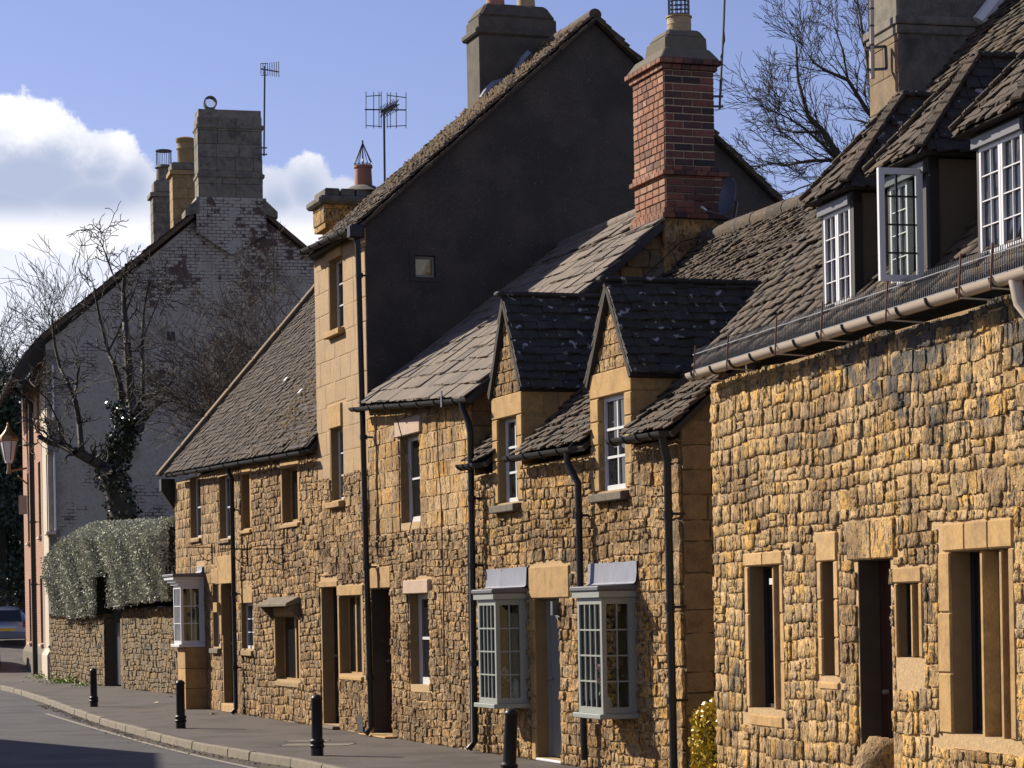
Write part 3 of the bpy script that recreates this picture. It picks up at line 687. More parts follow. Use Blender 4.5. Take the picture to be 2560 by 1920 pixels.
# ------------------------------------------------------------------ trees
def grow(rng, segs, p, d, ln, r, depth, spread=.5, up=.08, taper=.72, kids=(2, 3), nseg=3, wig=.18, minr=.004):
    q = Vector(p); dv = Vector(d).normalized(); rr = r
    for k in range(nseg):
        dv = (dv+Vector((rng.gauss(0, wig), rng.gauss(0, wig), rng.gauss(0, wig)+up))).normalized(); nq = q+dv*ln/nseg; r2 = max(minr, rr*(taper**(1/nseg)))
        segs.append((tuple(q), tuple(nq), rr, r2)); q = nq; rr = r2
        if depth > 0 and k < nseg-1 and rng.random() < .6:
            a = Vector((rng.gauss(0, 1), rng.gauss(0, 1), rng.gauss(0, .7))); a = (a-dv*a.dot(dv)).normalized()
            grow(rng, segs, q, (dv*.7+a*spread*1.4).normalized(), ln*rng.uniform(.5, .8), rr*.55, depth-1, spread, up, taper, kids, nseg, wig, minr)
    if depth > 0:
        for _ in range(rng.randint(*kids)):
            a = Vector((rng.gauss(0, 1), rng.gauss(0, 1), rng.gauss(0, .7))); a = (a-dv*a.dot(dv)).normalized()
            grow(rng, segs, q, (dv+a*spread*rng.uniform(.5, 1.3)).normalized(), ln*rng.uniform(.6, .9), rr*rng.uniform(.6, .85), depth-1, spread, up, taper, kids, nseg, wig, minr)
def seg_mesh(name, segs, m, parent, sides=4, **kw):
    A = np.array([s[0] for s in segs], float); B = np.array([s[1] for s in segs], float); ra = np.array([s[2] for s in segs]); rb = np.array([s[3] for s in segs])
    D = B-A; D /= np.linalg.norm(D, axis=1, keepdims=True)+1e-9; ref = np.where(np.abs(D[:, 2:3]) < .9, [[0, 0, 1.]], [[1., 0, 0]])
    X = np.cross(D, ref); X /= np.linalg.norm(X, axis=1, keepdims=True); Y = np.cross(D, X); n = len(segs); V = np.zeros((n, 2*sides, 3))
    for k in range(sides):
        a = 2*PI*k/sides; o = X*math.cos(a)+Y*math.sin(a); V[:, k] = A+o*ra[:, None]; V[:, sides+k] = B+o*rb[:, None]
    base = (np.arange(n)*2*sides)[:, None, None]
    Fq = np.array([[k, (k+1) % sides, sides+(k+1) % sides, sides+k] for k in range(sides)])[None]+base
    return raw_mesh(name, V.reshape(-1, 3), Fq.reshape(-1, 4), m, parent, **kw)
def limb(segs, pts, r0, r1):
    pts = [Vector(p) for p in pts]; out = []; n = len(pts)-1
    for i in range(n):
        a = r0+(r1-r0)*i/n; b = r0+(r1-r0)*(i+1)/n; segs.append((tuple(pts[i]), tuple(pts[i+1]), a, b))
    return pts
def leaves(rng, centres, size, spread, per=1, aspect=.55):
    """small leaf quads round the given points"""
    Cn = np.repeat(np.array(centres, float), per, axis=0); n = len(Cn); R = np.random.RandomState(rng.randrange(9999))
    Cn = Cn+R.normal(0, 1, (n, 3))*spread; a = R.normal(0, 1, (n, 3)); a /= np.linalg.norm(a, axis=1, keepdims=True); b = R.normal(0, 1, (n, 3)); b -= a*(a*b).sum(1, keepdims=True); b /= np.linalg.norm(b, axis=1, keepdims=True)
    s = size*R.uniform(.6, 1.3, (n, 1)); a = a*s; b = b*s*aspect
    V = np.stack([Cn-a, Cn+b, Cn+a, Cn-b], axis=1).reshape(-1, 3); Fq = np.arange(4*n).reshape(n, 4); return V, Fq

# ------------------------------------------------------------------ ground, road, pavement, kerb
def hz(Y): return 0 if Y < 80 else (Y-80)*.075
def build_ground():
    xs = [-400, -200, -100, -60, -30, -15, 0, 15, 40, 100, 200, 400]; ys = [-60, -10, 5, 20, 40, 60, 80, 95, 115, 140, 180, 260, 400, 700]
    V = [(x, y, -.35+hz(min(y, 400))) for y in ys for x in xs]; nx = len(xs); Fq = [(j*nx+i, j*nx+i+1, (j+1)*nx+i+1, (j+1)*nx+i) for j in range(len(ys)-1) for i in range(nx-1)]
    raw_mesh('ground', V, Fq, 'grass_ground', kind='structure')
    K = [Vector((x, y, 0)) for x, y in [(-34, 116), (-28.6, 100), (-24.5, 90), (-21.5, 83)]]+[Vector((-18.2, 76.5, 0))]+[gnd(*q) for q in [(0, 1714), (44, 1724), (105, 1744), (170, 1768), (265, 1800), (362, 1826), (440, 1846), (517, 1862), (620, 1880), (723, 1895), (800, 1911)]]+[Vector((x, y, 0)) for x, y in [(-1.25, 26.5), (.1, 22.5), (1.9, 17), (4.6, 9), (8.5, -3)]]
    # resample
    out = []; 
    for a, b in zip(K, K[1:]):
        n = max(1, int((b-a).length/1.0)); out += [a.lerp(b, k/n) for k in range(n)]
    K = out+[K[-1]]
    nrm = Vector((.944, .33, 0))
    V = []; 
    for k in K: V += [(k.x+.12*nrm.x, k.y+.12*nrm.y, hz(k.y)), (k.x+45*nrm.x, k.y+45*nrm.y, hz(k.y)-.004)]
    raw_mesh('pavement', V, [(2*i, 2*i+2, 2*i+3, 2*i+1) for i in range(len(K)-1)], 'pavement_asphalt', kind='structure')
    V = []
    for k in K:
        for s in (.03, -3, -7, -11): V.append((k.x+s*nrm.x, k.y+s*nrm.y, hz(k.y)-.12+(.05 if s == -3 else .04 if s == -7 else 0)))
    raw_mesh('road', V, [(4*i+j, 4*i+j+1, 4*i+5+j, 4*i+4+j) for i in range(len(K)-1) for j in range(3)], 'road_asphalt', kind='structure')
    V = []
    for k in K: V += [(k.x-11*nrm.x, k.y-11*nrm.y, hz(k.y)), (k.x-14*nrm.x, k.y-14*nrm.y, hz(k.y)+.02)]
    raw_mesh('opposite_pavement', V, [(2*i, 2*i+1, 2*i+3, 2*i+2) for i in range(len(K)-1)], 'pavement_asphalt', kind='structure')
    kb = bpy.data.objects.new('kerb', None); C.objects.link(kb); kb.location = (-6, 40, 0); OFF[kb] = Vector((-6, 40, 0)); kb['kind'] = 'structure'
    rng = random.Random(3)
    for a, b in zip(K, K[1:]):
        if not (18 < a.y < 84): continue
        d = (b-a).normalized(); x = Vector((d.y, -d.x, 0))*-1; x = x if x.x > 0 else -x; j = rng.uniform(-.006, .006); g = d*.006
        zt = hz(a.y)+rng.uniform(-.004, .006)
        p = [a+g, b-g, b-g+x*.13, a+g+x*.13]
        MB().hexa([q+Vector((0, 0, -.2))+x*j for q in p]+[q+x*(j+(.02 if i < 2 else 0))+Vector((0, 0, zt)) for i, q in enumerate(p)]).build('kerb_stone', 'kerb_stone', kb, bevel=.015)
    return K, nrm
KERB, KN = build_ground()
def ribbon(name, pts, w, m, z, kind='structure', par=None):
    V = []
    for i, p in enumerate(pts):
        d = (pts[min(i+1, len(pts)-1)]-pts[max(0, i-1)]).normalized(); x = Vector((d.y, -d.x, 0))*w/2
        V += [p-x+Vector((0, 0, z)), p+x+Vector((0, 0, z))]
    return raw_mesh(name, [tuple(v) for v in V], [(2*i, 2*i+1, 2*i+3, 2*i+2) for i in range(len(pts)-1)], m, par, kind=kind)
ln = [gnd(x, y, -.09) for x, y in [(115, 1782), (195, 1806), (300, 1836), (375, 1857), (450, 1876), (550, 1899), (650, 1921), (760, 1943)]]
ln2 = []
for a, b in zip(ln, ln[1:]): ln2 += [a.lerp(b, k/4) for k in range(4)]
def road_z(p):       # the road crowns slightly away from the kerb
    best = min(KERB, key=lambda k: (k-p).length_squared); s = abs((p-best).dot(KN)); return -.12+.05*min(1, s/3)
for i, p in enumerate(ln2): ln2[i] = Vector((p.x, p.y, road_z(p)+.006))
ribbon('edge_line', ln2, .085, 'white_line', 0)
def debris():
    rng = random.Random(8); V = []; Fq = []
    for k in range(5200):
        i = rng.randrange(len(KERB)-1); a = KERB[i].lerp(KERB[i+1], rng.random())
        if not (24 < a.y < 56): continue
        s = abs(rng.gauss(0, .16))+.02; w = .6 if 30 < a.y < 46 else .3
        if s > w: continue
        p = a-KN*s; r = rng.uniform(.01, .045); z = -.12+.05*s/3; b = len(V)
        V += [(p.x+r*rng.uniform(.6, 1.4), p.y, z-.01), (p.x-r*.6, p.y+r*rng.uniform(.8, 2), z-.01), (p.x-r*.6, p.y-r*rng.uniform(.8, 2), z-.01), (p.x, p.y, z+r*rng.uniform(.3, .8))]
        Fq += [(b, b+1, b+3), (b+1, b+2, b+3), (b+2, b, b+3)]
    raw_mesh('gutter_debris', V, Fq, 'soil', kind='stuff')
debris()
def gutter_dirt():
    rng = random.Random(18); V = []; n = 0
    ks = [k for k in KERB if 25 < k.y < 60]; ks2 = []
    for a, b in zip(ks, ks[1:]): ks2 += [a.lerp(b, j/6) for j in range(6)]
    w = .2
    for p in ks2:
        w = max(.06, min(.42, w+rng.gauss(0, .06))) if 31 < p.y < 46 else max(.03, min(.2, w+rng.gauss(0, .04)))
        V += [(p.x-KN.x*.005, p.y-KN.y*.005, -.114), (p.x-KN.x*w, p.y-KN.y*w, -.12+.05*w/3+.004)]; n += 1
    raw_mesh('gutter_dirt', V, [(2*i, 2*i+1, 2*i+3, 2*i+2) for i in range(n-1)], 'soil', kind='structure')
gutter_dirt()
# ------------------------------------------------------------------ roofs
def roof(par, fr, uL, uR, dE, zL, zR, dR, zrL, zrR, expo, width, thick, m, kind='tile', cuts=(), seed=1, limit=300, name='tile', jit=.01, back=True, deck_m='roof_deck', grow=0., ridge=True, ridge_m=None, ridge_r=.1, rlen=.45):
    """street slope of a roof; cuts = (u0, u1, d) where a dormer front interrupts the eave"""
    def pt(u, s): k = (u-uL)/(uR-uL); return fr.P(u, dE+(dR-dE)*s, (zL+(zR-zL)*k)*(1-s)+(zrL+(zrR-zrL)*k)*s)
    us = sorted([uL, uR]+[c for q in cuts for c in q[:2]]); deck = MB()
    for a, b in zip(us, us[1:]):
        c = [q for q in cuts if q[0] < (a+b)/2 < q[1]]; s0 = (c[0][2]-dE)/(dR-dE) if c else 0
        eL, eR, rL, rR = pt(a, s0), pt(b, s0), pt(a, 1), pt(b, 1); n = (eR-eL).cross(rL-eL).normalized()*.06
        lo_ = n*.6; deck.hexa([eL-n-lo_, eR-n-lo_, rR-n-lo_, rL-n-lo_, eL-lo_, eR-lo_, rR-lo_, rL-lo_])
    rf = deck.build('roof', deck_m, par)
    def skip(ur, s, v):
        u = uL+(uR-uL)*ur; d = dE+(dR-dE)*s
        return any(q[0]+.03 < u < q[1]-.03 and d < q[2] for q in cuts)
    it = tiles(pt(uL, 0), pt(uR, 0), pt(uL, 1), pt(uR, 1), expo, width, thick, kind, seed, skip if cuts else None, jit, grow=grow)
    pieces(rf, name, it, m, limit, fill=name+'_courses')
    if back:
        a, b = pt(uL, 1), pt(uR, 1); dB = 2*dR-dE; c, d = fr.P(uL, dB, zL), fr.P(uR, dB, zR); n = (b-a).cross(c-a).normalized(); n = n if n.z > 0 else -n
        MB().hexa([c-n*.06, d-n*.06, b-n*.06, a-n*.06, c, d, b, a]).build('back_slope', deck_m, rf)
        it = tiles(d, c, b, a, expo*1.3, width*1.4, thick, kind, seed+9, None, jit)
        pieces(rf, name, it, m, 0, fill='back_'+name+'_courses')
    if ridge:
        a, b = pt(uL, 1), pt(uR, 1); L = (b-a).length; n = max(1, int(L/rlen)); rng = random.Random(seed)
        for k in range(n):
            p, q = a.lerp(b, (k+.01)/n), a.lerp(b, (k+.99)/n); r = ridge_r*rng.uniform(.95, 1.08); prof = [(r*1.1*math.cos(t), r*math.sin(t)) for t in [-.5+(PI+1)*i/8 for i in range(9)]]
            Nn = fr.N; vs = [p+Nn*x+Vector((0, 0, z)) for x, z in prof]+[q+Nn*x+Vector((0, 0, z)) for x, z in prof]
            MB().add(vs, [(i, i+1, 10+i, 9+i) for i in range(8)]+[tuple(range(8, -1, -1)), tuple(range(9, 18))]).build('ridge_tile', ridge_m or m, rf, smooth=True)
    return rf
def shell(b, fr, u0, u1, D, z1, near=True, far=True, t=.3, z0=0., front_t=.35):
    """side and back walls"""
    b.box(fr, u0, u1, D-t, D, z0, z1)
    if far: b.box(fr, u0, u0+t, front_t, D-t, z0, z1)
    if near: b.box(fr, u1-t, u1, front_t, D-t, z0, z1)

def moss(rf, fr, uL, uR, dE, zE, dR, zR, n, dens, m='moss', size=(.02, .05), seed=3):
    rng = random.Random(seed); V = []; T = []; up = (fr.N*(dR-dE)+Vector((0, 0, zR-zE))).normalized(); nn = fr.T.cross(up).normalized()
    for _ in range(n):
        a, s = rng.random(), rng.random()
        if rng.random() > dens(a, s): continue
        c = fr.P(uL+(uR-uL)*a, dE+(dR-dE)*s, zE+(zR-zE)*s)+nn*.045; r = rng.uniform(*size); b = len(V); k = 6
        for j in range(k): t = 2*PI*j/k; q = c+(fr.T*math.cos(t)*rng.uniform(.8, 1.6)+up*math.sin(t)*rng.uniform(.6, 1))*r-nn*.02; V.append(tuple(q))
        V.append(tuple(c+nn*r*rng.uniform(.5, .9))); T += [(b+j, b+(j+1) % k, b+k) for j in range(k)]
    raw_mesh('moss', V, T, m, rf, kind='stuff')

# ================================================================== 1. low cottage with the white bay
def cottage_one():
    fr = ROW; u0, u1 = -5.1, 7.0
    h = thing('cottage', 'low stone cottage with mossy brown roof and white box bay beside the hedge', 'house', fr.P(1, 0, 0), 'cottages of the terrace')
    R = fr.rect
    W = [R(476, 1191, 503, 1344), R(549, 1188, 577, 1346), R(608, 1185, 628, 1321), R(709, 1168, 748, 1305)]
    G = [R(533, 1459, 551, 1617), R(604, 1508, 636, 1622), R(692, 1541, 751, 1700)]
    D = R(558, 1459, 585, 1742); D = (D[0], D[1], .17, D[3])
    bay = R(452, 1490, 512, 1609, 0); bu1 = fr.face(513, 1550)[0]; bu0 = bu1-.74; bz0 = fr.face(500, 1609)[1]; bz1 = fr.face(500, 1463)[1]
    ztop = 4.72; holes = W+G+[D, (bu0+.05, bu1-.05, bz0, bz1)]
    b = MB(); solid_wall(b, fr, u0, u1, 0, ztop+.05, holes, -.006); shell(b, fr, u0, u1, 7.2, 4.7, near=False)
    w = b.build('wall', 'mortar', h)
    one(lambda q: q.box(fr, bu0, bu1, .5, .53, bz0-.2, bz1+.2)).build('curtain', 'curtain', w)
    ex = [(r[0]-.13, r[1]+.13, r[2]-.1, r[3]+.18) for r in (W[2], W[3])]+[(r[0]-.02, r[1]+.02, r[2]-.1, r[3]+.04) for r in W[:2]]+[(r[0]-.03, r[1]+.03, r[2]-.1, r[3]+.25) for r in G[:2]]+[(G[2][0]-.03, G[2][1]+.03, G[2][2]-.04, G[2][3]+.3), (D[0]-.05, D[1]+.1, 0, D[3]+.5), (bu0, bu1, 0, bz1+.5)]
    mid = fr.face(600, 1300)[0]
    it = rubble(fr, u0, mid, 0, ztop, ex, (.17, .24), (.14, .36), (.015, .03), 'cut', 3)
    it += rubble(fr, mid, u1, 0, ztop, ex, (.10, .17), (.10, .30), (.02, .055), 'rough', 4)
    pieces(w, 'stone', it, 'cottage_stone', fill='stone_courses')
    for k, r in enumerate(W):
        wd = window(w, fr, r, .12, 2, 2 if k < 2 else 1, .04, .03, m='white_paint' if k < 2 else 'dressed_stone')
        sill(wd, fr, r, 'cotswold_stone' if k < 2 else 'dressed_stone', .03 if k < 2 else .1)
        if k > 1: jambs(wd, fr, r, .12, n=1); lintel(wd, fr, r, ext=.12, h=.17)
    for k, r in enumerate(G[:2]):
        wd = window(w, fr, r, .09, 1 if k == 0 else 2, 3, .045, .02); sill(wd, fr, r, 'gold_chimney_stone' if k else 'grey_sill_stone', .06, .09, .13); lintel(wd, fr, r, ext=.0, h=.3 if k == 0 else .42)
    r = G[2]; wd = window(w, fr, r, .13, 2, 1, .02, .08, m='dressed_stone'); jambs(wd, fr, r, .09, n=1); sill(wd, fr, r, 'gold_chimney_stone', .02, .05, .12)
    hz0 = r[3]+.02; dress(wd, fr, r[0]-.02, r[1]+.06, -.05, .2, hz0, hz0+.15, 'lintel')
    MB().hexa([fr.P(r[0]-.3, -.28, hz0+.15), fr.P(r[1]+.14, -.28, hz0+.15), fr.P(r[1]+.14, 0, hz0+.2), fr.P(r[0]-.3, 0, hz0+.2), fr.P(r[0]-.3, -.28, hz0+.21), fr.P(r[1]+.14, -.28, hz0+.21), fr.P(r[1]+.14, 0, hz0+.34), fr.P(r[0]-.3, 0, hz0+.34)]).build('stone_hood', 'grey_sill_stone', wd, bevel=.012)
    for uu in (r[0]-.2, r[1]+.02): MB().prism([fr.P(uu, 0, hz0+.2), fr.P(uu, 0, hz0-.12), fr.P(uu, -.24, hz0+.15)], fr.T*.07).build('hood_bracket', 'grey_sill_stone', wd)
    dr = door(w, fr, D, .18, 'brown_door', planks=4); dress(dr, fr, D[0]-.02, D[1]+.2, -.06, .3, 0, .165, 'doorstep', 'new_dressed_stone'); dress(dr, fr, D[0]-.55, D[1]+.28, -.03, .3, D[3], D[3]+.55, 'lintel')
    dress(dr, fr, D[0]-.2, D[0]-.005, -.03, .28, D[3]-1.0, D[3]-.005, 'jamb_stone')
    bw = bay_window(w, fr, bu0, bu1, .5, bz0, bz1, 5, 3, 2, 'white_paint', cornice=.16, pane_backing='curtain', flash=(bu0+.25, bu1+.02, .2), roof_m='dark_lead')
    for zz0, zz1 in ((0, .42), (.425, .82), (.825, bz0-.065)):
        dress(bw, fr, bu0+.02, bu1+.06, -.44, 0, zz0+.002, zz1, 'pier_stone', 'dressed_stone', .006)
    # roof
    rf = roof(h, fr, -5.35, 7.05, -.2, 4.95, 4.66, 3.5, 9.25, 9.15, .125, .19, .018, 'mossy_tile', 'slate', seed=21, name='tile', jit=.005, ridge_m='stone_slate')
    moss(rf, fr, -5.3, 7.0, -.18, 4.80, 3.5, 9.2, 5200, lambda a, s: max(0, (a-.25)*1.1)*max(.05, 1-abs(s-.28)*2.2), size=(.018, .05))
    for xx, yy in ((723, 956), (760, 986)):
        uu, zz = fr.face(xx, yy, 0)
        best = min((abs(fr.gab(xx, yy, u)[1]-(4.8+1.18*(fr.gab(xx, yy, u)[0]+.2))), u) for u in [k*.05 for k in range(-20, 160)]); u = best[1]; d = fr.gab(xx, yy, u)[0]; z = 4.8+1.18*(d+.2)
        up = Vector((fr.N.x, fr.N.y, 1.18)).normalized(); nn = fr.T.cross(up).normalized(); c = fr.P(u, d, z)+nn*.09
        MB().hexa([c-fr.T*.09-up*.05, c+fr.T*.09-up*.05, c+fr.T*.09+up*.05, c-fr.T*.09+up*.05]+[q+nn*.012 for q in (c-fr.T*.09-up*.05, c+fr.T*.09-up*.05, c+fr.T*.09+up*.05, c-fr.T*.09+up*.05)]).build('patch_tile', 'white_paint', rf)
    a = fr.P(-5.42, -.30, 4.84); c = fr.P(-5.42, 3.5, 9.28)
    for k in range(7): one(lambda q: q.beam(a.lerp(c, k/7)+Vector((0, 0, .1)), a.lerp(c, (k+.985)/7)+Vector((0, 0, .1)), .34, .10)).build('verge_coping', 'brown_chimney_stone', rf, bevel=.02)
    g0, g1 = fr.face(430, 1188, -.24), fr.face(772, 1128, -.24)
    gutter(h, fr.P(g0[0], -.27, 4.9), fr.P(6.95, -.27, 4.62), .065, 'gutter_grey', n_ring=9, out=-fr.N)
    up = fr.face(583, 1400, -.16)[0]; downpipe(h, [fr.P(up-.02, -.25, 4.82), fr.P(up-.02, -.22, 4.65), fr.P(up, -.16, 4.5), fr.P(up, -.16, .12), fr.P(up+.01, -.24, .03)], .044, clips=[fr.P(up, -.16, z) for z in (3.9, 2.3, .9)])
    gs = fr.side(u1)
    gable_end(Frame((fr.P(u0, 0, 0).x, fr.P(u0, 0, 0).y), t=fr.n), .35, 7.0, 4.7, 4.72, 3.5, 9.05, -.3).build('gable_wall', 'mortar', h)
    one(lambda q: q.prism([fr.P(-5.12, -.0, 4.15), fr.P(-5.12, -.3, 4.6), fr.P(-5.12, -.3, 4.85), fr.P(-5.12, 0, 4.85)], -fr.T*.22)).build('eaves_corbel', 'black_timber', h)
    # small box beside the door
    x = R(545, 1506, 554, 1530); one(lambda q: q.box(fr, x[0], x[1], -.1, -.03, x[2], x[3])).build('meter_box', 'dressed_stone', w)
    return h
cottage_one()

# ================================================================== 2. tall rendered house
def tall_house():
    fr = ROW; u0, u1 = 7.0, 10.1
    h = thing('tall_house', 'tall narrow house with dark roughcast gable and brown tiled roof', 'house', fr.P(8.5, 0, 0), 'cottages of the terrace')
    R = fr.rect; W1 = R(825, 645, 859, 822); W2 = R(829, 1069, 860, 1250); G = R(853, 1489, 908, 1685); D = R(807, 1468, 847, 1815); D = (D[0], D[1], .06, D[3]); V = R(899, 1787, 914, 1840)
    zs = 4.12; ze = 7.93; b = MB(); solid_wall(b, fr, u0, u1-.29, 0, ze, [W1, W2, G, D], -.008); b.box(fr, u0, u0+.3, .35, 7.4, 0, ze); one(lambda q: q.box(fr, u0, u1, 7.4, 7.7, 0, ze-.1)).build('back_wall', 'mortar', h)
    w = b.build('wall', 'mortar', h)
    ex = [(W2[0]-.02, W2[1]+.02, W2[2]-.1, W2[3]+.4), (G[0]-.15, G[1]+.1, G[2]-.08, G[3]+.2), (D[0]-.05, D[1]+.05, 0, D[3]+.18)]
    pieces(w, 'stone', rubble(fr, u0, u1, 0, zs, ex, (.10, .18), (.10, .30), (.02, .055), 'rough', 14), 'cottage_stone', fill='stone_courses')
    ex = [(W1[0]-.02, W1[1]+.02, W1[2]-.12, W1[3]+.2), (W2[0]-.02, W2[1]+.02, W2[2]-.12, W2[3]+.42)]
    pieces(w, 'ashlar_block', rubble(fr, u0, u1, zs, ze-.05, ex, (.385, .385), (.62, .62), (.018, .019), 'block', 15, gap=.007), 'render_ashlar')
    for r, hh, mm in ((W1, .2, 'dressed_stone'), (W2, .38, 'dressed_stone')):
        wd = window(w, fr, r, .115, 2, 3, .04, .022, m='pale_grey_paint'); sill(wd, fr, r, 'dressed_stone', .06, .12, .13); lintel(wd, fr, r, ext=.01, h=hh, proud=.05)
    wd = window(w, fr, G, .12, 3, 1, .02, .07, m='dressed_stone'); jambs(wd, fr, G, .1, n=1); lintel(wd, fr, G, ext=.12, h=.17); sill(wd, fr, G, 'dressed_stone', .02, .05)
    x = R(885, 1505, 891, 1565); one(lambda q: q.box(fr, G[1]-.22, G[1]-.17, .06, .10, G[3]-.75, G[3]-.1)).build('open_light', 'white_paint', wd)
    dr = door(w, fr, D, .22, 'black_timber', planks=4); dress(dr, fr, D[0]-.1, D[1]+.12, -.16, .3, 0, .055, 'doorstep', 'grey_sill_stone'); lintel(dr, fr, D, ext=.08, h=.1)
    one(lambda q: (q.box(fr, V[0], V[1], -.045, -.03, 0.02, V[3]))).build('vent', 'black_timber', w)
    # camera-facing gable: roughcast, small window high up
    sd = fr.side(u1); wl = sd.rect(1038, 639, 1089, 693); wl = (wl[0], wl[1], wl[2], wl[3]); dr_, zr = 3.87, 11.30
    def top(d): return ze+(zr-ze)*(d/dr_) if d < dr_ else zr-(zr-ze)*((d-dr_)/(7.74-dr_))
    g = MB(); t = .3
    cs = sorted({.0, wl[0], wl[1], dr_, 7.7})
    for a, c in zip(cs, cs[1:]):
        if abs(a-wl[0]) < 1e-6:
            g.prism([sd.P(a, 0, 0), sd.P(c, 0, 0), sd.P(c, 0, wl[2]), sd.P(a, 0, wl[2])], sd.N*t); g.prism([sd.P(a, 0, wl[3]), sd.P(c, 0, wl[3]), sd.P(c, 0, top(c)), sd.P(a, 0, top(a))], sd.N*t)
        else: g.prism([sd.P(a, 0, 0), sd.P(c, 0, 0), sd.P(c, 0, top(c)), sd.P(a, 0, top(a))], sd.N*t)
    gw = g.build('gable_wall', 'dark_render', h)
    wd = window(gw, sd, wl, .09, 1, 1, .035, m='grey_green_paint', gm='clear_glass'); one(lambda q: q.box(sd, wl[0]+.03, wl[1]-.03, .16, .18, wl[2]+.03, wl[3]-.03)).build('pane_backing', 'tan_reflection', wd)  # tan sheet behind the pane, painted as a sunlit reflection
    b = MB()
    for q in ((wl[0]-.09, wl[0], wl[2]-.07, wl[3]+.09), (wl[1], wl[1]+.09, wl[2]-.07, wl[3]+.09), (wl[0], wl[1], wl[3], wl[3]+.09), (wl[0], wl[1], wl[2]-.07, wl[2])): b.box(sd, q[0], q[1], -.015, .05, q[2], q[3])
    b.build('surround', 'dark_render', wd)
    rf = roof(h, fr, u0-.1, u1+.09, -.2, 7.86, 7.86, dr_, 11.42, 11.42, .105, .2, .02, 'tower_tile', 'slate', seed=31, jit=.01, ridge_m='tower_tile', rlen=.42)
    moss(rf, fr, u0, u1, -.2, 7.9, dr_, 11.46, 1500, lambda a, s: max(.03, 1-abs(s-.62)*2.6)*(.3+.7*(a > .3)), size=(.015, .04), seed=8)
    # undercloak slates along the verge
    for s0 in (0, 1):
        it = []
        a, c = (fr.P(u1+.1, -.2, 7.80), fr.P(u1+.1, dr_, 11.36)) if s0 == 0 else (fr.P(u1+.1, 7.94, 7.80), fr.P(u1+.1, dr_, 11.36))
        n = 26; rng = random.Random(7+s0)
        for k in range(n): p, q = a.lerp(c, k/n), a.lerp(c, (k+.97)/n); one(lambda z: z.beam(p, q, .1, .045*rng.uniform(.8, 1.5))).build('verge_slate', 'stone_slate', rf)
    # gutter and pipe
    gutter(h, fr.P(fr.face(752, 632, -.28)[0], -.28, 7.93), fr.P(u1+.05, -.28, 7.84), .07, 'gutter_grey', n_ring=5, out=-fr.N)
    ua, ub = fr.face(896, 620, -.17)[0], fr.face(928, 1820, -.17)[0]
    downpipe(h, [fr.P(ua, -.22, 7.8), fr.P(ua+.01, -.18, 7.55), fr.P(ua*.55+ub*.45, -.17, 3.6), fr.P(ub, -.17, .14), fr.P(ub+.04, -.26, .05)], .046, clips=[fr.P(ua+(ub-ua)*(1-z/7.8)*.98, -.17, z) for z in (7.1, 4.6, 2.6, .9)])
    one(lambda q: q.box(fr, ua-.09, ua+.13, -.33, -.1, 7.66, 7.88)).build('hopper', 'black_paint', h, bevel=.03)
    # ridge chimney, far end
    c0 = sd.gab  # not used beyond placing
    cu1 = u0+.75; ss = fr.side(cu1); a = fr.gab(1199, 150, cu1)[0]; bb = fr.gab(1393, 150, cu1)[0]; zt = fr.gab(1300, 0, cu1)[1]; zb = 9.4
    ch = one(lambda q: (q.box(fr, cu1-.7, cu1, a, bb, zb, zt-.3),)).build('chimney', 'dark_chimney_stone', h, bevel=.02)
    one(lambda q: q.box(fr, cu1-.76, cu1+.05, a-.07, bb+.07, zt-.62, zt-.5)).build('string_course', 'dark_chimney_stone', ch, bevel=.03)
    p = [fr.P(cu1-.7, a, zt-.3), fr.P(cu1, a, zt-.3), fr.P(cu1, bb, zt-.3), fr.P(cu1-.7, bb, zt-.3)]; c = sum(p, Vector())/4
    MB().hexa(p+[q.lerp(c, .22)+Vector((0, 0, .24)) for q in p]).build('cap', 'dark_chimney_stone', ch, bevel=.04)
    pot(ch, fr.P(cu1-.35, a+.42, zt-.1), .5, .16, .14); pot(ch, fr.P(cu1-.35, bb-.42, zt-.1), .5, .16, .14, 'buff_pot')
    pts = []
    for k in range(9): d = a+.02+(bb-a)*.62*k/8; pts.append(fr.P(cu1+.04, d, top(min(d, dr_))+.17+.08*math.sin(k)))
    one(lambda q: q.tube(pts, .07, 8)).build('mortar_fillet', 'lead', ch, smooth=True)
    return h
tall_house()

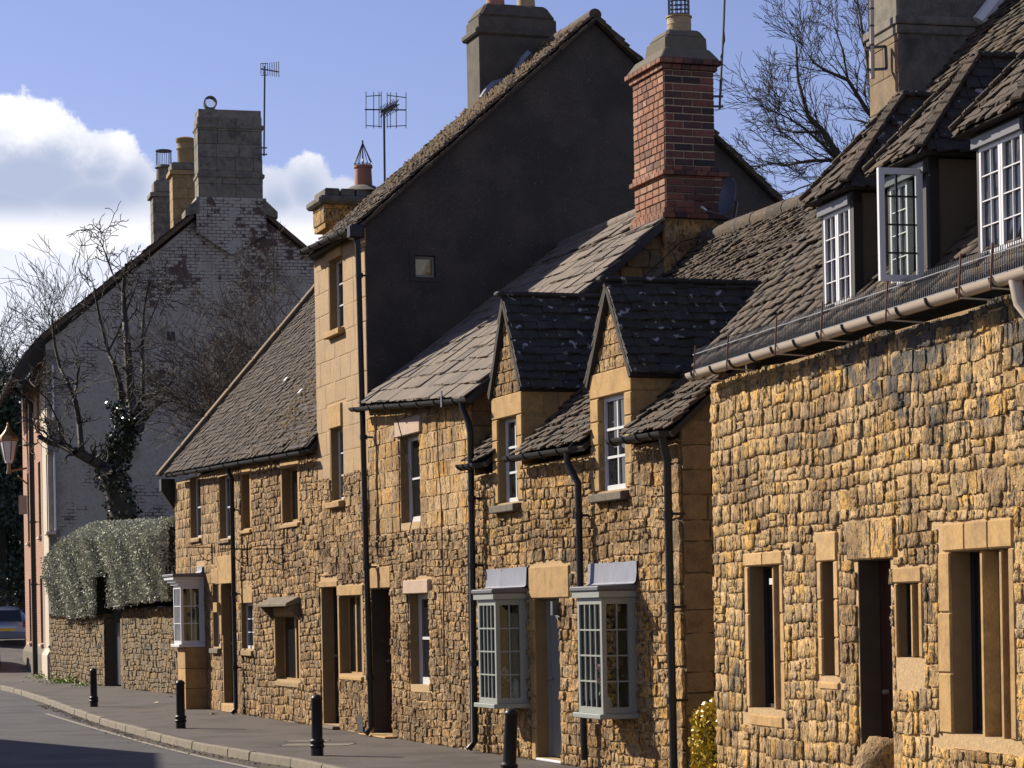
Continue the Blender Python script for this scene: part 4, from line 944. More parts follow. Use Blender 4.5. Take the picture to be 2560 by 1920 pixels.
# ================================================================== 3. slate-roofed cottage with the brick chimney
def slate_cottage():
    fr = ROW; u0, u1 = 10.1, 15.19
    h = thing('cottage', 'stone cottage with grey slate roof and tall red brick chimney', 'house', fr.P(12.5, 0, 0), 'cottages of the terrace')
    R = fr.rect; W = R(1002, 1087, 1051, 1306); G = R(1026, 1484, 1076, 1712); D = R(932, 1471, 980, 1848); D = (D[0], D[1], .03, D[3])
    ze = 4.85; b = MB(); solid_wall(b, fr, u0, u1-.29, 0, ze, [W, G, D], -.006); one(lambda q: q.box(fr, u0, u1, 6.1, 6.4, 0, ze)).build('back_wall', 'mortar', h)
    b.prism([fr.P(u0, -.004, ze+.001), fr.P(u1-.6, -.004, ze+.001), fr.P(u0, -.004, ze+.24)], fr.N*.3)
    w = b.build('wall', 'mortar', h)
    ex = [(W[0]-.02, W[1]+.02, W[2]-.1, W[3]+.02), (W[0]-.15, W[1]+.2, W[3], W[3]+.26), (G[0]-.02, G[1]+.02, G[2]-.1, G[3]+.02), (G[0]-.1, G[1]+.2, G[3], G[3]+.22), (D[0]-.05, D[1]+.05, 0, D[3]+.05), (D[0]-.02, D[1]+.08, D[3], D[3]+.34)]
    zsw = fr.face(1000, 1330)[1]
    it = rubble(fr, u0, u1, zsw, lambda u: ze+.22*max(0, 1-(u-u0)/4.5), ex, (.2, .25), (.13, .34), (.015, .035), 'cut', 33); pieces(w, 'block', it, 'block_stone', fill='block_courses')
    it = rubble(fr, u0, u1, 0, zsw, ex, (.10, .15), (.09, .26), (.02, .055), 'rough', 34); pieces(w, 'stone', it, 'cottage_stone', fill='stone_courses')
    wd = window(w, fr, W, .12, 1, 2, .07, .03); sill(wd, fr, W, 'cotswold_stone', .0, .02, .1, .26, .09); lintel(wd, fr, W, 'pink_lintel_stone', .14, .24, .05)
    wd = window(w, fr, G, .13, 1, 2, .08, .04); sill(wd, fr, G, 'cotswold_stone', .0, .02, .1, .28, .08); lintel(wd, fr, G, 'pink_lintel_stone', .12, .2, .07)
    dr = door(w, fr, D, .24, 'brown_door', planks=4); dress(dr, fr, D[0]-.02, D[1]+.08, -.035, .3, D[3]+.003, D[3]+.33, 'lintel'); dress(dr, fr, D[0]-.2, D[1]+.22, -.2, .3, 0, .028, 'doorstep', 'dressed_stone')
    # roof of big slates
    uv = 15.42; dv, zv = fr.gab(1650, 555, uv); sl = (zv-4.72)/(dv+.18); dR = 3.25; zr = 4.72+sl*(dR+.18)
    cu1 = u1+.13; ul = cu1-1.12; dM = 2.74; fM = (dM+.18)/(dR+.18); zmL, zmR = 5.12+(zr-5.12)*fM, 4.74+(zr-4.74)*fM
    rf = roof(h, fr, u0+.02, uv, -.18, 5.12, 4.74, dM, zmL, zmR, .30, .30, .02, 'welsh_slate', 'slate', seed=41, jit=.006, name='slate', back=False, ridge=False)
    zmU = zmL+(zmR-zmL)*(ul-u0)/(uv-u0); rf2 = slab(fr.P(u0+.02, dM, zmL), fr.P(ul, dM, zmU), fr.P(u0+.02, dR, zr), fr.P(ul, dR, zr), .06).build('upper_roof', 'roof_deck', h)
    pieces(rf2, 'slate', tiles(fr.P(u0+.02, dM-.02, zmL), fr.P(ul, dM-.02, zmU), fr.P(u0+.02, dR, zr), fr.P(ul, dR, zr), .30, .30, .02, 'slate', 47, None, .006), 'welsh_slate')
    slab(fr.P(cu1-.02, 2*dR+.18, 4.74), fr.P(u0, 2*dR+.18, 4.74), fr.P(cu1-.02, dR, zr), fr.P(u0, dR, zr), .06).build('back_slope', 'welsh_slate', rf2)
    nR = 8
    for k in range(nR):
        p, q = fr.P(u0+(ul-u0)*(k+.01)/nR, dR, zr), fr.P(u0+(ul-u0)*(k+.99)/nR, dR, zr); one(lambda z: z.tube([p, q], .09, 10)).build('ridge_tile', 'welsh_slate', rf2, smooth=True)
    sd = fr.side(u1); zg = lambda d: 4.74+(zr-4.74)*(d+.18)/(dR+.18)-.08 if d < dR else (zr-.08)-(zr-4.74)*(d-dR)/(dR+.18)
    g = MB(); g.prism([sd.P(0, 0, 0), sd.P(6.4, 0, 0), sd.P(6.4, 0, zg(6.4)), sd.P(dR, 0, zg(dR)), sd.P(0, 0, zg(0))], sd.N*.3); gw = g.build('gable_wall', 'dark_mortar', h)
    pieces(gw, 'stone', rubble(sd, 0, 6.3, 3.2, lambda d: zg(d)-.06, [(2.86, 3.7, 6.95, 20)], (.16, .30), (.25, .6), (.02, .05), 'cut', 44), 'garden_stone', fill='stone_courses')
    one(lambda q: q.beam(fr.P(uv-.03, -.18, 4.66), fr.P(uv-.03, dM, zmR-.08), .06, .1)).build('barge_board', 'black_timber', rf)
    one(lambda q: q.beam(fr.P(cu1-.03, 2*dR+.18, 4.66), fr.P(cu1-.03, dR, zr-.06), .06, .1)).build('barge_board', 'black_timber', rf)
    gutter(h, fr.P(fr.face(881, 1020, -.25)[0], -.25, 5.08), fr.P(fr.face(1120, 993, -.25)[0]+.9, -.25, 4.72), .065, 'gutter_grey', n_ring=7, out=-fr.N)
    ux = fr.face(1114, 990, -.25)[0]; one(lambda q: q.box(fr, ux, ux+.05, -.325, -.31, 4.68, 4.9)).build('gutter_strap', 'dark_lead', h)
    up = fr.face(1180, 1300, -.17)[0]; upb = fr.face(1187, 1870, -.17)[0]
    downpipe(h, [fr.P(up-.14, -.24, 4.7), fr.P(up-.13, -.23, 4.6), fr.P(up-.03, -.19, 4.42), fr.P(up, -.17, 4.25), fr.P(upb, -.17, .15), fr.P(upb-.02, -.25, .05)], .045, clips=[fr.P(up, -.17, z) for z in (3.4, 2.5, 1.2)])
    downpipe(h, [fr.P(up-.16, -.16, 2.9), fr.P(upb-.13, -.16, .12), fr.P(upb-.15, -.24, .05)], .028)
    # chimney: red brick, two shafts bonded together, lit street face and dark near face
    c0 = fr.gab(1664, 400, cu1)[0]; c1 = fr.gab(1786, 400, cu1)[0]; zz = lambda y: fr.gab(1725, y, cu1)[1]
    zb, zband, ztop = zz(548), zz(428), zz(150)
    core = one(lambda q: (q.box(fr, ul, cu1-.003, c0+.003, c1, 6.2, ztop), q.box(fr, ul, cu1-.003, c0+.003, c1+.1, 6.2, zband)))
    ch = core.build('chimney', 'brick_mortar', h)
    one(lambda q: q.box(fr, ul-.03, cu1, c0-.05, c1+.14, 6.3, zb-.0)).build('chimney_base', 'cotswold_stone', ch, bevel=.02)
    def bricks(z0, z1, dA, dB, uA, uB, seed, extra=0.):
        st = Frame((fr.P(0, dA, 0).x, fr.P(0, dA, 0).y), t=fr.t); nr = fr.side(uB); bh = .104
        it = rubble(st, uA, uB, z0, z1, (), (bh, bh), (.15, .29), (.016, .020), 'block', seed, gap=.020)
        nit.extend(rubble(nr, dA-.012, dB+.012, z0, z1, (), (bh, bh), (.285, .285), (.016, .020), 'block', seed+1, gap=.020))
        it += rubble(Frame((fr.P(0, dB, 0).x, fr.P(0, dB, 0).y), t=fr.t), uA, uB, z0, z1, (), (bh*2, bh*2), (.225, .225), (.01, .012), 'block', seed+2, gap=.013) if False else []
        return it
    nit = []; it = bricks(zb+.15, zband-.07, c0, c1+.1, ul, cu1, 50)+bricks(zband+.07, ztop-.15, c0, c1, ul, cu1, 53)
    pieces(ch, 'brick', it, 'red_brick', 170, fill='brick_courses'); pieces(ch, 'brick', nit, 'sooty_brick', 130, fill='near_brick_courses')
    def band(za, zb2, o, dB):
        n = 8
        for k in range(n): one(lambda q: q.box(fr, ul-o+(cu1-ul+2*o)*k/n+.004, ul-o+(cu1-ul+2*o)*(k+1)/n-.004, c0-o, c0+.1, za+.004, zb2-.004)).build('corbel_brick', 'red_brick', ch, bevel=.006)
        n = 5; o2 = (dB-c0-.1+o)/n
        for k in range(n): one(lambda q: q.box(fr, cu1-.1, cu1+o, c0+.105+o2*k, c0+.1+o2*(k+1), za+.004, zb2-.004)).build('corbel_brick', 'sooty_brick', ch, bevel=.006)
    band(zb, zb+.075, .09, c1+.1); band(zb+.075, zb+.15, .05, c1+.1); band(zband-.07, zband+.0, .07, c1+.12); band(zband, zband+.07, .03, c1+.04)
    band(ztop-.15, ztop-.075, .05, c1); band(ztop-.075, ztop, .10, c1)
    z1 = zz(120); z2 = zz(68)
    p = lambda o, z, e=0: [fr.P(ul-o+e, c0-o, z), fr.P(cu1+o, c0-o, z), fr.P(cu1+o, c1+o, z), fr.P(ul-o+e, c1+o, z)]
    MB().hexa(p(.08, ztop+.003)+p(-.03, z1)).build('cap', 'cement', ch, bevel=.015)
    MB().hexa(p(-.05, z1-.02, .25)+p(-.06, zz(88), .3)).build('cap_course', 'cement', ch, bevel=.02)
    MB().hexa(p(-.06, zz(88)-.01, .32)+p(-.13, z2, .42)).build('cap_course', 'cement', ch, bevel=.03)
    cp = fr.P(cu1-.3, (c0+c1)/2, z2-.02)
    pt = one(lambda q: q.lathe(cp, [(.17, 0), (.17, .11), (.175, .115), (.17, .125), (.17, .21), (.185, .215), (.185, .235), (.15, .235), (.15, .1)], 18)).build('chimney_pot', 'buff_pot', ch, smooth=True)
    cg = MB()
    for k in range(14):
        a = 2*PI*k/14; d = Vector((math.cos(a), math.sin(a), 0))*.145; cg.tube([cp+d+Vector((0, 0, .2)), cp+d+Vector((0, 0, .7))], .008, 4)
    for zz_ in (.25, .31, .37, .43, .5, .6, .7): cg.tube([cp+Vector((math.cos(2*PI*k/14)*.147, math.sin(2*PI*k/14)*.147, zz_)) for k in range(15)], .007, 4)
    cg.build('wire_cage', 'black_iron', pt)
    c2 = fr.P(cu1-.85, (c0+c1)/2, z1-.02)
    for k in range(7): one(lambda q: q.lathe(c2+Vector((0, 0, .05+k*.045)), [(.1, 0), (.105, .015), (.1, .03)], 14)).build('cowl_ring', 'galvanised', ch, smooth=True)
    one(lambda q: q.lathe(c2, [(.085, 0), (.085, .38)], 12)).build('flue', 'dark_lead', ch)
    # cement fillet where the next roof meets this gable
    a = sd.P(-.1, 0, 3.8); a = fr.P(u1+.05, 1.0, 4.92); c = fr.P(u1+.05, 3.45, 7.16)
    one(lambda q: q.tube([a, a.lerp(c, .3)+Vector((0, 0, .02)), a.lerp(c, .6), c], .075, 7)).build('cement_fillet', 'cement', gw, smooth=True)
    x = fr.face(1117, 1300)[0]
    one(lambda q: q.tube([fr.P(x-.15, -.07, 4.6), fr.P(x-.13, -.07, 3.9), fr.P(x, -.08, 3.6), fr.P(x, -.07, 2.2), fr.P(x-.02, -.07, 1.0), fr.P(x+.06, -.08, .85)], .009, 5)).build('cable', 'cable', w)
    x = fr.face(1040, 1100)[0]
    one(lambda q: q.tube([fr.P(x, -.28, 4.7), fr.P(x-.1, -.12, 4.2), fr.P(x+.02, -.08, 3.85), fr.P(x+.1, -.09, 3.3), fr.P(x-.1, -.1, 3.05), fr.P(x+.1, -.08, 2.9)], .008, 5)).build('cable', 'cable', w)
slate_cottage()

# ================================================================== 4. cottage with two stone dormers and grey bays
def dormer_cottage():
    fr = ROW; u0, u1 = 15.19, 22.26
    h = thing('cottage', 'stone cottage with two gabled dormers and two grey-green box bay windows', 'house', fr.P(18.7, 0, 0), 'cottages of the terrace')
    R = fr.rect
    A = dict(c=16.67, w=.60, ov=.04, ze=4.74, zr=5.90, win=R(1249, 1043, 1297, 1256)); B = dict(c=20.30, w=.66, ov=.05, ze=4.56, zr=5.60, win=R(1502, 988, 1567, 1225))
    D = R(1342, 1496, 1403, 1904); D = (D[0], D[1], .04, D[3])
    b1u1 = fr.face(1322, 1600)[0]; b1z0 = fr.face(1320, 1757)[1]; b1z1 = fr.face(1320, 1497)[1]; b1u0 = b1u1-.70
    b2u1 = fr.face(1596, 1600)[0]; b2z0 = fr.face(1596, 1782)[1]; b2z1 = fr.face(1596, 1492)[1]; b2u0 = b2u1-.76
    ze = 3.72; holes = [A['win'], B['win'], D, (b1u0+.05, b1u1-.05, b1z0, b1z1), (b2u0+.05, b2u1-.05, b2z0, b2z1)]
    lo = [q for q in holes]
    b = MB(); solid_wall(b, fr, u0, u1-.29, 0, ze, lo, -.008); one(lambda q: q.box(fr, u0, u1, 6.3, 6.6, 0, ze)).build('back_wall', 'mortar', h)
    w = b.build('wall', 'mortar', h)
    ex = [(q['win'][0]-.12, q['win'][1]+.12, q['win'][2]-.11, 9) for q in (A, B)]+[(D[0]-.16, D[1]+.03, 0, D[3]), (D[0]-.18, D[1]+.42, D[3], D[3]+.42), (b1u0+.03, b1u1-.03, b1z0-.08, b1z1+.38), (b2u0+.03, b2u1-.03, b2z0-.08, b2z1+.38)]
    it = rubble(fr, u0, u1-.2, 0, ze, ex, (.10, .155), (.09, .27), (.025, .06), 'rough', 61); it += rubble(fr, u1-.22, u1, 0, ze, (), (.22, .36), (.22, .22), (.04, .05), 'cut', 62)
    pieces(w, 'stone', it, 'cotswold_stone', fill='stone_courses')
    # dormers
    cuts = []
    for q, sd_ in ((A, 1), (B, 2)):
        c, hw = q['c'], q['w']; a, e = c-hw+.03, c+hw-.03; wn = q['win']; t = .3
        g = MB(); zb = ze
        g.box(fr, a, wn[0], .03, t, zb, q['ze']); g.box(fr, wn[1], e, .03, t, zb, q['ze'])
        if wn[3] < q['ze']: g.box(fr, wn[0], wn[1], .03, t, wn[3], q['ze'])
        g.prism([fr.P(a, .03, q['ze']), fr.P(e, .03, q['ze']), fr.P(c, .03, q['zr']-.03)], fr.N*(t-.03))
        for uu in (a, e-.15): g.box(fr, uu, uu+.15, t, 1.35, zb, q['ze']-.02)
        dm = g.build('dormer', 'mortar', h)
        top = lambda u, c=c, hw=hw, q=q: q['ze']+(q['zr']-q['ze'])*(1-abs(u-c)/hw)-.05
        exd = [(wn[0]-.12, wn[1]+.12, 0, wn[3]+.02), (a, e, wn[3], wn[3]+.30)]
        itd = rubble(fr.off(.03), a, e, wn[3]+.30, top, (), (.14, .18), (.10, .24), (.03, .05), 'cut', 70+sd_, zmax=q['zr'])
        pieces(dm, 'stone', itd, 'cotswold_stone')
        dress(dm, fr, a-.02, e+.02, -.03, .28, wn[3]+.003, wn[3]+.29, 'lintel')
        n = 4
        for s_ in 'LR':
            x0, x1 = (a-.01, wn[0]) if s_ == 'L' else (wn[1], e+.012)
            for k in range(n): dress(dm, fr, x0, x1, -.03, .28, wn[2]+(wn[3]-wn[2])*k/n+.003, wn[2]+(wn[3]-wn[2])*(k+1)/n-.003, 'jamb_stone', 'dressed_stone')
        wd = window(dm, fr, wn, .085 if sd_ == 1 else .045, 2, 3, .05, .03, m='pale_grey_paint'); sill(wd, fr, wn, 'grey_sill_stone', .1, .13, .13)
        # cheek blocks on the side that faces the camera
        sd = fr.side(e); cm = lambda d: q['ze']-.04
        main = lambda d: 3.86+.905*(d+.16)
        itc = []
        for k, zz in enumerate((3.65, 4.0, 4.35)):
            itc += rubble(sd, -.0, 1.3, zz, zz+.35, (), (.35, .35), (.5, .5) if k % 2 else (.42, .62), (.012, .016), 'block', 80+k, gap=.006)
        pieces(dm, 'cheek_block', [x for x in itc if x[0].translation.z < q['ze']+.1], 'dressed_stone')
        dd = (q['zr']-3.8)/.905+.1
        for s_ in (-1, 1):
            ov = q['ov']; slope = (q['zr']-q['ze'])/hw; eu = c+s_*(hw+ov); ez = q['ze']-slope*ov+.04; zr = q['zr']+.05
            front, back = -.06, dd
            if s_ > 0: eL, eR, rL, rR = fr.P(eu, front, ez), fr.P(eu, back, ez), fr.P(c, front, zr), fr.P(c, back, zr)
            else: eL, eR, rL, rR = fr.P(eu, back, ez), fr.P(eu, front, ez), fr.P(c, back, zr), fr.P(c, front, zr)
            rf = slab(eL, eR, rL, rR, .06).build('dormer_roof', 'roof_deck', dm)
            pieces(rf, 'tile', tiles(eL, eR, rL, rR, .125, .2, .024, 'tile', 90+s_+sd_*3, None, .012), 'lichen_slate' if s_ > 0 else 'stone_slate')
        cr_ = one(lambda z: z.beam(fr.P(c, -.15, q['zr']+.09), fr.P(c, dd-.1, q['zr']+.09), .16, .06)).build('dormer_ridge', 'lichen_slate', dm, bevel=.02)
        cuts.append((c-hw+.02, c+hw-.02, .3))
    rf = roof(h, fr, u0+.02, u1+.05, -.16, 3.88, 3.80, 3.42, 7.0, 7.0, .125, .19, .020, 'stone_slate', 'tile', cuts=cuts, seed=101, jit=.022, ridge_r=.13, ridge_m='stone_slate', grow=.25)
    # door, lintel, bays
    dr = door(w, fr, D, .16, 'grey_green_paint', planks=3); dress(dr, fr, D[0]-.15, D[1]+.40, -.035, .3, D[3]+.003, D[3]+.40, 'lintel')
    dress(dr, fr, D[0]-.02, D[1]+.02, -.03, .3, 0, .038, 'threshold', 'white_paint')
    for k in range(5): dress(dr, fr, D[0]-.15, D[0]-.002, -.03, .28, D[3]*k/5+.003, D[3]*(k+1)/5-.003, 'jamb_stone', 'block_stone' if k % 2 else 'dressed_stone')
    p = R(1392, 1503, 1404, 1538); one(lambda q: q.box(fr, p[0]+.1, p[0]+.17, -.12, -.03, p[2], p[3])).build('door_light', 'dark_lead', dr)
    for k, (a, e, z0, z1) in enumerate(((b1u0, b1u1, b1z0, b1z1), (b2u0, b2u1, b2z0, b2z1))):
        bay_window(w, fr, a, e, .44, z0, z1, 4, 4, 2, 'slate_grey_paint', flash=(fr.face((1224, 1480)[k], 1445)[0], fr.face((1326, 1602)[k], 1445)[0], .33))
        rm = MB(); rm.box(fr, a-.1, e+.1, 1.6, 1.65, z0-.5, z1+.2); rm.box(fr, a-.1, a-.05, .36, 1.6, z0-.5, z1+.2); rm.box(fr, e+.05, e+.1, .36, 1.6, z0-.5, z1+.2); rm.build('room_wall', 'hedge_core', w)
    # gutters
    r = .068
    gutter(h, fr.P(fr.face(1150, 1166, -.24)[0], -.24, 3.86), fr.P(A['c']-A['w']-.02, -.24, 3.84), r, 'gutter_grey', n_ring=3, out=-fr.N)
    gutter(h, fr.P(A['c']+A['w']+.0, -.24, 3.84), fr.P(B['c']-B['w']-.02, -.24, 3.80), r, 'gutter_grey', n_ring=4, out=-fr.N)
    gutter(h, fr.P(B['c']+B['w']-.12, -.24, 3.80), fr.P(u1+.1, -.24, 3.78), r, 'gutter_grey', n_ring=4, out=-fr.N)
    p2 = fr.face(1447, 1300, -.16)[0]; q2 = fr.face(1459, 1800, -.16)[0]; o2 = fr.face(1418, 1130, -.24)[0]
    downpipe(h, [fr.P(o2, -.24, 3.77), fr.P(o2, -.24, 3.62), fr.P((o2+p2)/2, -.2, 3.5), fr.P(p2, -.16, 3.38), fr.P(p2, -.16, 3.2), fr.P(q2, -.16, .12)], .042, clips=[fr.P(p2, -.16, 3.0), fr.P(q2, -.16, .75)])
    p3 = fr.face(1669, 1200, -.17)[0]; q3 = fr.face(1683, 1830, -.17)[0]
    downpipe(h, [fr.P(p3, -.23, 3.76), fr.P(p3, -.20, 3.6), fr.P(p3, -.17, 3.45), fr.P(q3, -.17, .1)], .044, clips=[fr.P(p3, -.17, z) for z in (2.9, 1.9, .9)])
    # near gable wall, big coursed stones; deep shade put into their darker colour
    sd = fr.side(u1); zg = lambda d: 3.80+.89*(d+.16)-.1 if d < 3.42 else 6.9-.89*(d-3.42)
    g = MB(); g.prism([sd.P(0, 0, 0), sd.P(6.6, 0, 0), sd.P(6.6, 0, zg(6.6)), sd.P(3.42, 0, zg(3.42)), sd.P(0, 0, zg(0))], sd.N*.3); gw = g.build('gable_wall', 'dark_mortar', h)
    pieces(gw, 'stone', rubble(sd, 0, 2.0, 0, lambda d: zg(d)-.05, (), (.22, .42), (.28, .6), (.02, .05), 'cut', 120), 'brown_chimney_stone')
dormer_cottage()

# ================================================================== 5. nearest cottage on the right
def near_cottage():
    fr = RB; u0, u1 = .08, 11.5
    h = thing('cottage', 'weathered golden stone cottage nearest the camera with hipped dormers and cream gutter', 'house', fr.P(4, 0, 0), 'cottages of the terrace')
    R = fr.rect; W = [R(1879, 1414, 1957, 1772), R(2061, 1403, 2092, 1690), R(2250, 1457, 2304, 1644), R(2384, 1374, 2532, 1842)]
    D = R(2152, 1398, 2234, 1900); D = (D[0], D[1], 0, D[3]); ze = 4.16
    b = MB(); solid_wall(b, fr, u0, u1, 0, ze, W+[D], -.011); shell(b, fr, u0, u1, 7.2, ze)
    w = b.build('wall', 'mortar', h)
    ex = [(W[0][0]-.12, W[0][1]+.12, W[0][2]-.17, W[0][3]+.14), (W[1][0]-.11, W[1][1]+.11, W[1][2]-.12, W[1][3]+.28), (W[2][0]-.07, W[2][1]+.09, W[2][2]-.22, W[2][3]+.14), (W[3][0]-.23, W[3][1]+.1, W[3][2]-.12, W[3][3]+.24), (D[0]-.02, D[1]+.02, 0, D[3]), (D[0]-.2, D[1]+.15, D[3], D[3]+.36)]
    it = rubble(fr, u0, 9.2, 0, ze, ex, (.11, .19), (.05, .24), (.022, .05), 'rough', 201, gap=.004)
    it += rubble(fr, 9.2, u1, 0, ze, ex, (.2, .3), (.3, .5), (.03, .07), 'rough', 202)
    pieces(w, 'stone', it, 'weathered_stone', fill='stone_courses')
    nm = 'new_dressed_stone'
    wd = window(w, fr, W[0], .13, 2, 1, .03, .05, m='black_timber'); jambs(wd, fr, W[0], .1, nm, n=3, depth=.25, seed=3); sill(wd, fr, W[0], 'dressed_stone', .02, .03, .17, .3, .03)
    mu = (W[0][0]+W[0][1])/2+.16; dress(wd, fr, mu-.025, mu+.025, .01, .13, W[0][2], W[0][3], 'mullion', nm)
    um = (W[0][0]+W[0][1])/2
    for a, e in ((W[0][0]-.11, um-.003), (um+.003, W[0][1]+.11)): dress(wd, fr, a, e, -.04, .25, W[0][3]+.003, W[0][3]+.13, 'lintel', nm)
    wd = window(w, fr, W[1], .12, 1, 1, .03, m='black_timber'); jambs(wd, fr, W[1], .085, nm, n=3, depth=.25, seed=5); sill(wd, fr, W[1], nm, .08, .035, .12, .3, .02); lintel(wd, fr, W[1], nm, .09, .26, .04)
    wd = window(w, fr, W[2], .06, 2, 1, .02, .02, m='black_timber'); jambs(wd, fr, W[2], .06, n=1); lintel(wd, fr, W[2], ext=.07, h=.13); sill(wd, fr, W[2], 'gold_chimney_stone', .02, .0, .14, .2)
    mu = (W[2][0]+W[2][1])/2+.02; dress(wd, fr, mu-.025, mu+.025, .0, .06, W[2][2], W[2][3], 'mullion')
    wd = window(w, fr, W[3], .15, 3, 1, .02, .02, m='black_timber'); jambs(wd, fr, W[3], .2, n=3, sides='L', depth=.25, seed=6); jambs(wd, fr, W[3], .08, n=1, sides='R', seed=6); sill(wd, fr, W[3], 'dressed_stone', .0, .02, .12, .3, .07)
    n = 3
    for k in range(n): a = W[3][0]-.12+(W[3][1]-W[3][0]+.2)*k/n; dress(wd, fr, a+.003, a+(W[3][1]-W[3][0]+.2)/n-.003, -.035, .25, W[3][3]+.003, W[3][3]+.22, 'lintel')
    for fx in (.48, .80): mu = W[3][0]+(W[3][1]-W[3][0])*fx; dress(wd, fr, mu-.03, mu+.03, .01, .15, W[3][2]-.02, W[3][3], 'mullion')
    for fx in (.30, .68): one(lambda q: q.box(fr, W[3][0]+(W[3][1]-W[3][0])*fx, W[3][0]+(W[3][1]-W[3][0])*fx+.05, .11, .149, W[3][2]+.05, W[3][3]-.12)).build('casement_stile', 'white_paint', wd)
    one(lambda q: q.box(fr, W[0][0]+.25, W[0][1]-.25, .10, .128, W[0][3]-.18, W[0][3]-.12)).build('casement_rail', 'white_paint', wd)
    dr = door(w, fr, D, .2, 'brown_door', planks=4, shade_liner='sooty_shade')
    for a, e in ((D[0]-.18, (D[0]+D[1])/2-.004), ((D[0]+D[1])/2+.004, D[1]+.13)): dress(dr, fr, a, e, -.045, .3, D[3]+.003, D[3]+.34, 'lintel', 'weathered_stone')
    # boulder built in at the foot of the door jamb
    c = fr.face(2141, 1888, -.16); V, T = var_rough(random.Random(3), 8, 8, .25)
    V2 = []
    for x, y, z in V: k = math.sqrt(max(.0, 1-min(1, (x*x+z*z)*3.6))); V2.append(fr.P(c[0]+.1+x*.42, -.02-.2*k*(1 if y < 0 else 0)+(y > 0)*.1, c[1]-.16+z*.6))
    raw_mesh('padstone', [tuple(v) for v in V2], T, 'weathered_stone', w)
    # main roof with dormers
    dF = .02
    DM = []
    for (xa, xb) in ((2056, 2128), (2222, 2318), (2446, 2562)):
        a = fr.face(xa, 640, dF)[0]; e = fr.face(xb, 640, dF)[0]; DM.append((a, e))
    zl = lambda d: 4.34+1.13*(d+.12)
    roof(h, fr, -.1, u1+.2, -.14, 4.33, 4.33, 3.75, 8.65, 8.65, .155, .27, .018, 'stone_slate', 'tile', cuts=[], seed=301, jit=.018, ridge_r=.14, grow=.5)
    sd = fr.side(u0+.02)
    g = one(lambda q: q.prism([fr.P(u0, .36, ze-.2), fr.P(u0, 7.0, ze-.2), fr.P(u0, 7.1, ze), fr.P(u0, 3.75, 8.5), fr.P(u0, .36, 4.75)], fr.T*.3)).build('far_gable_wall', 'dark_mortar', h)
    zE, zR_ = 5.50, 6.37
    for k, (a, e) in enumerate(DM):
        cu = (a+e)/2; hw = (e-a)/2; zb = 4.47; zt = 5.47
        b = MB(); pw = .07
        b.box(fr, a, a+pw*.5, dF, dF+.08, zb, zt); b.box(fr, e, e+pw, dF, dF+.08, zb, zt); b.box(fr, a, e+pw, dF-.01, dF+.08, zt-.09, zt+.01); b.box(fr, a+pw*.5, e, dF, dF+.08, zb, zb+.06)
        dm = b.build('dormer', 'black_timber', h)
        one(lambda q: (q.box(fr, e-.0, e+.055, dF+.08, 1.0, zb, zt), q.box(fr, a-.005, a+.035, dF+.08, 1.0, zb, zt))).build('cheek', 'cheek_plaster', dm)
        one(lambda q: q.box(fr, a-.02, e+.03, dF-.04, dF+.0, zt-.10, zt-.02)).build('head_board', 'dark_lead', dm)
        # two leaded lights
        m0 = a+.035; m1 = e-.01; half = (m1-m0)/2
        for j in range(2):
            if k == 1 and j == 1: continue
            rr = (m0+half*j+.004, m0+half*(j+1)-.004, zb+.06, zt-.1); window(dm, fr, rr, dF+.0, 2, 4, .032, .009, shade_liner=None)
        if k == 1:
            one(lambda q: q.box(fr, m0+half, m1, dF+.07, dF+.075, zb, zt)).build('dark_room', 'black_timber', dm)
            hinge = fr.P(e, dF-.02, 0); ss = fr.side(e-.02); x0, x1 = dF-.40, dF-.02; y0, y1 = zt-.98, zt-.07; fw = .05
            o = MB(); o.box(ss, x0, x0+fw, 0, .04, y0, y1); o.box(ss, x1-fw, x1, 0, .04, y0, y1); o.box(ss, x0+fw, x1-fw, 0, .04, y0, y0+fw); o.box(ss, x0+fw, x1-fw, 0, .04, y1-fw, y1)
            oc = o.build('open_casement', 'white_paint', dm)
            for q in range(1, 4): yy = y0+(y1-y0)*q/4; one(lambda z: z.box(ss, x0+fw, x1-fw, .012, .028, yy-.007, yy+.007)).build('lead_bar', 'black_iron', oc)
            one(lambda z: z.box(ss, (x0+x1)/2-.04, (x0+x1)/2-.024, .01, .03, y0+fw, y1-fw)).build('lead_bar', 'black_iron', oc)
            one(lambda z: z.box(ss, x0+fw, x1-fw, .018, .022, y0+fw, y1-fw)).build('pane', 'clear_glass', oc)
        # hipped roof
        ow = hw+.17; f0 = -.11; apx = .65; bk = (zR_-4.47)/1.11+.12; q0 = zE-.01
        A0, A1 = fr.P(cu-ow, f0, q0), fr.P(cu+ow, f0, q0); AP = fr.P(cu+.02, apx, zR_); BR = fr.P(cu+.02, bk, zR_); B0, B1 = fr.P(cu-ow, bk, q0), fr.P(cu+ow, bk, q0)
        rb = MB(); rb.add([A0, A1, B1, B0, AP, BR], [(0, 1, 4), (1, 2, 5, 4), (3, 0, 4, 5), (0, 3, 2, 1)]); rr = rb.build('dormer_roof', 'roof_deck', dm)
        for (p, q) in ((A1, AP), (A0, AP), (AP, BR)):
            n = 9
            for j in range(n): one(lambda z: z.beam(p.lerp(q, (j-.05)/n)+Vector((0, 0, .06)), p.lerp(q, (j+.98)/n)+Vector((0, 0, .05)), .11, .045)).build('hip_tile', 'stone_slate' if q is AP else 'lichen_slate', rr, bevel=.012)
        it = tiles(A0, A1, AP.lerp(A0, .02), AP.lerp(A1, .02), .13, .2, .018, 'tile', 310+k, None, .010)
        it2 = tiles(A1, B1, AP, BR, .13, .2, .016, 'tile', 320+k, None, .01)
        it += tiles(B0, A0, BR, AP, .13, .2, .016, 'tile', 330+k, None, .01)
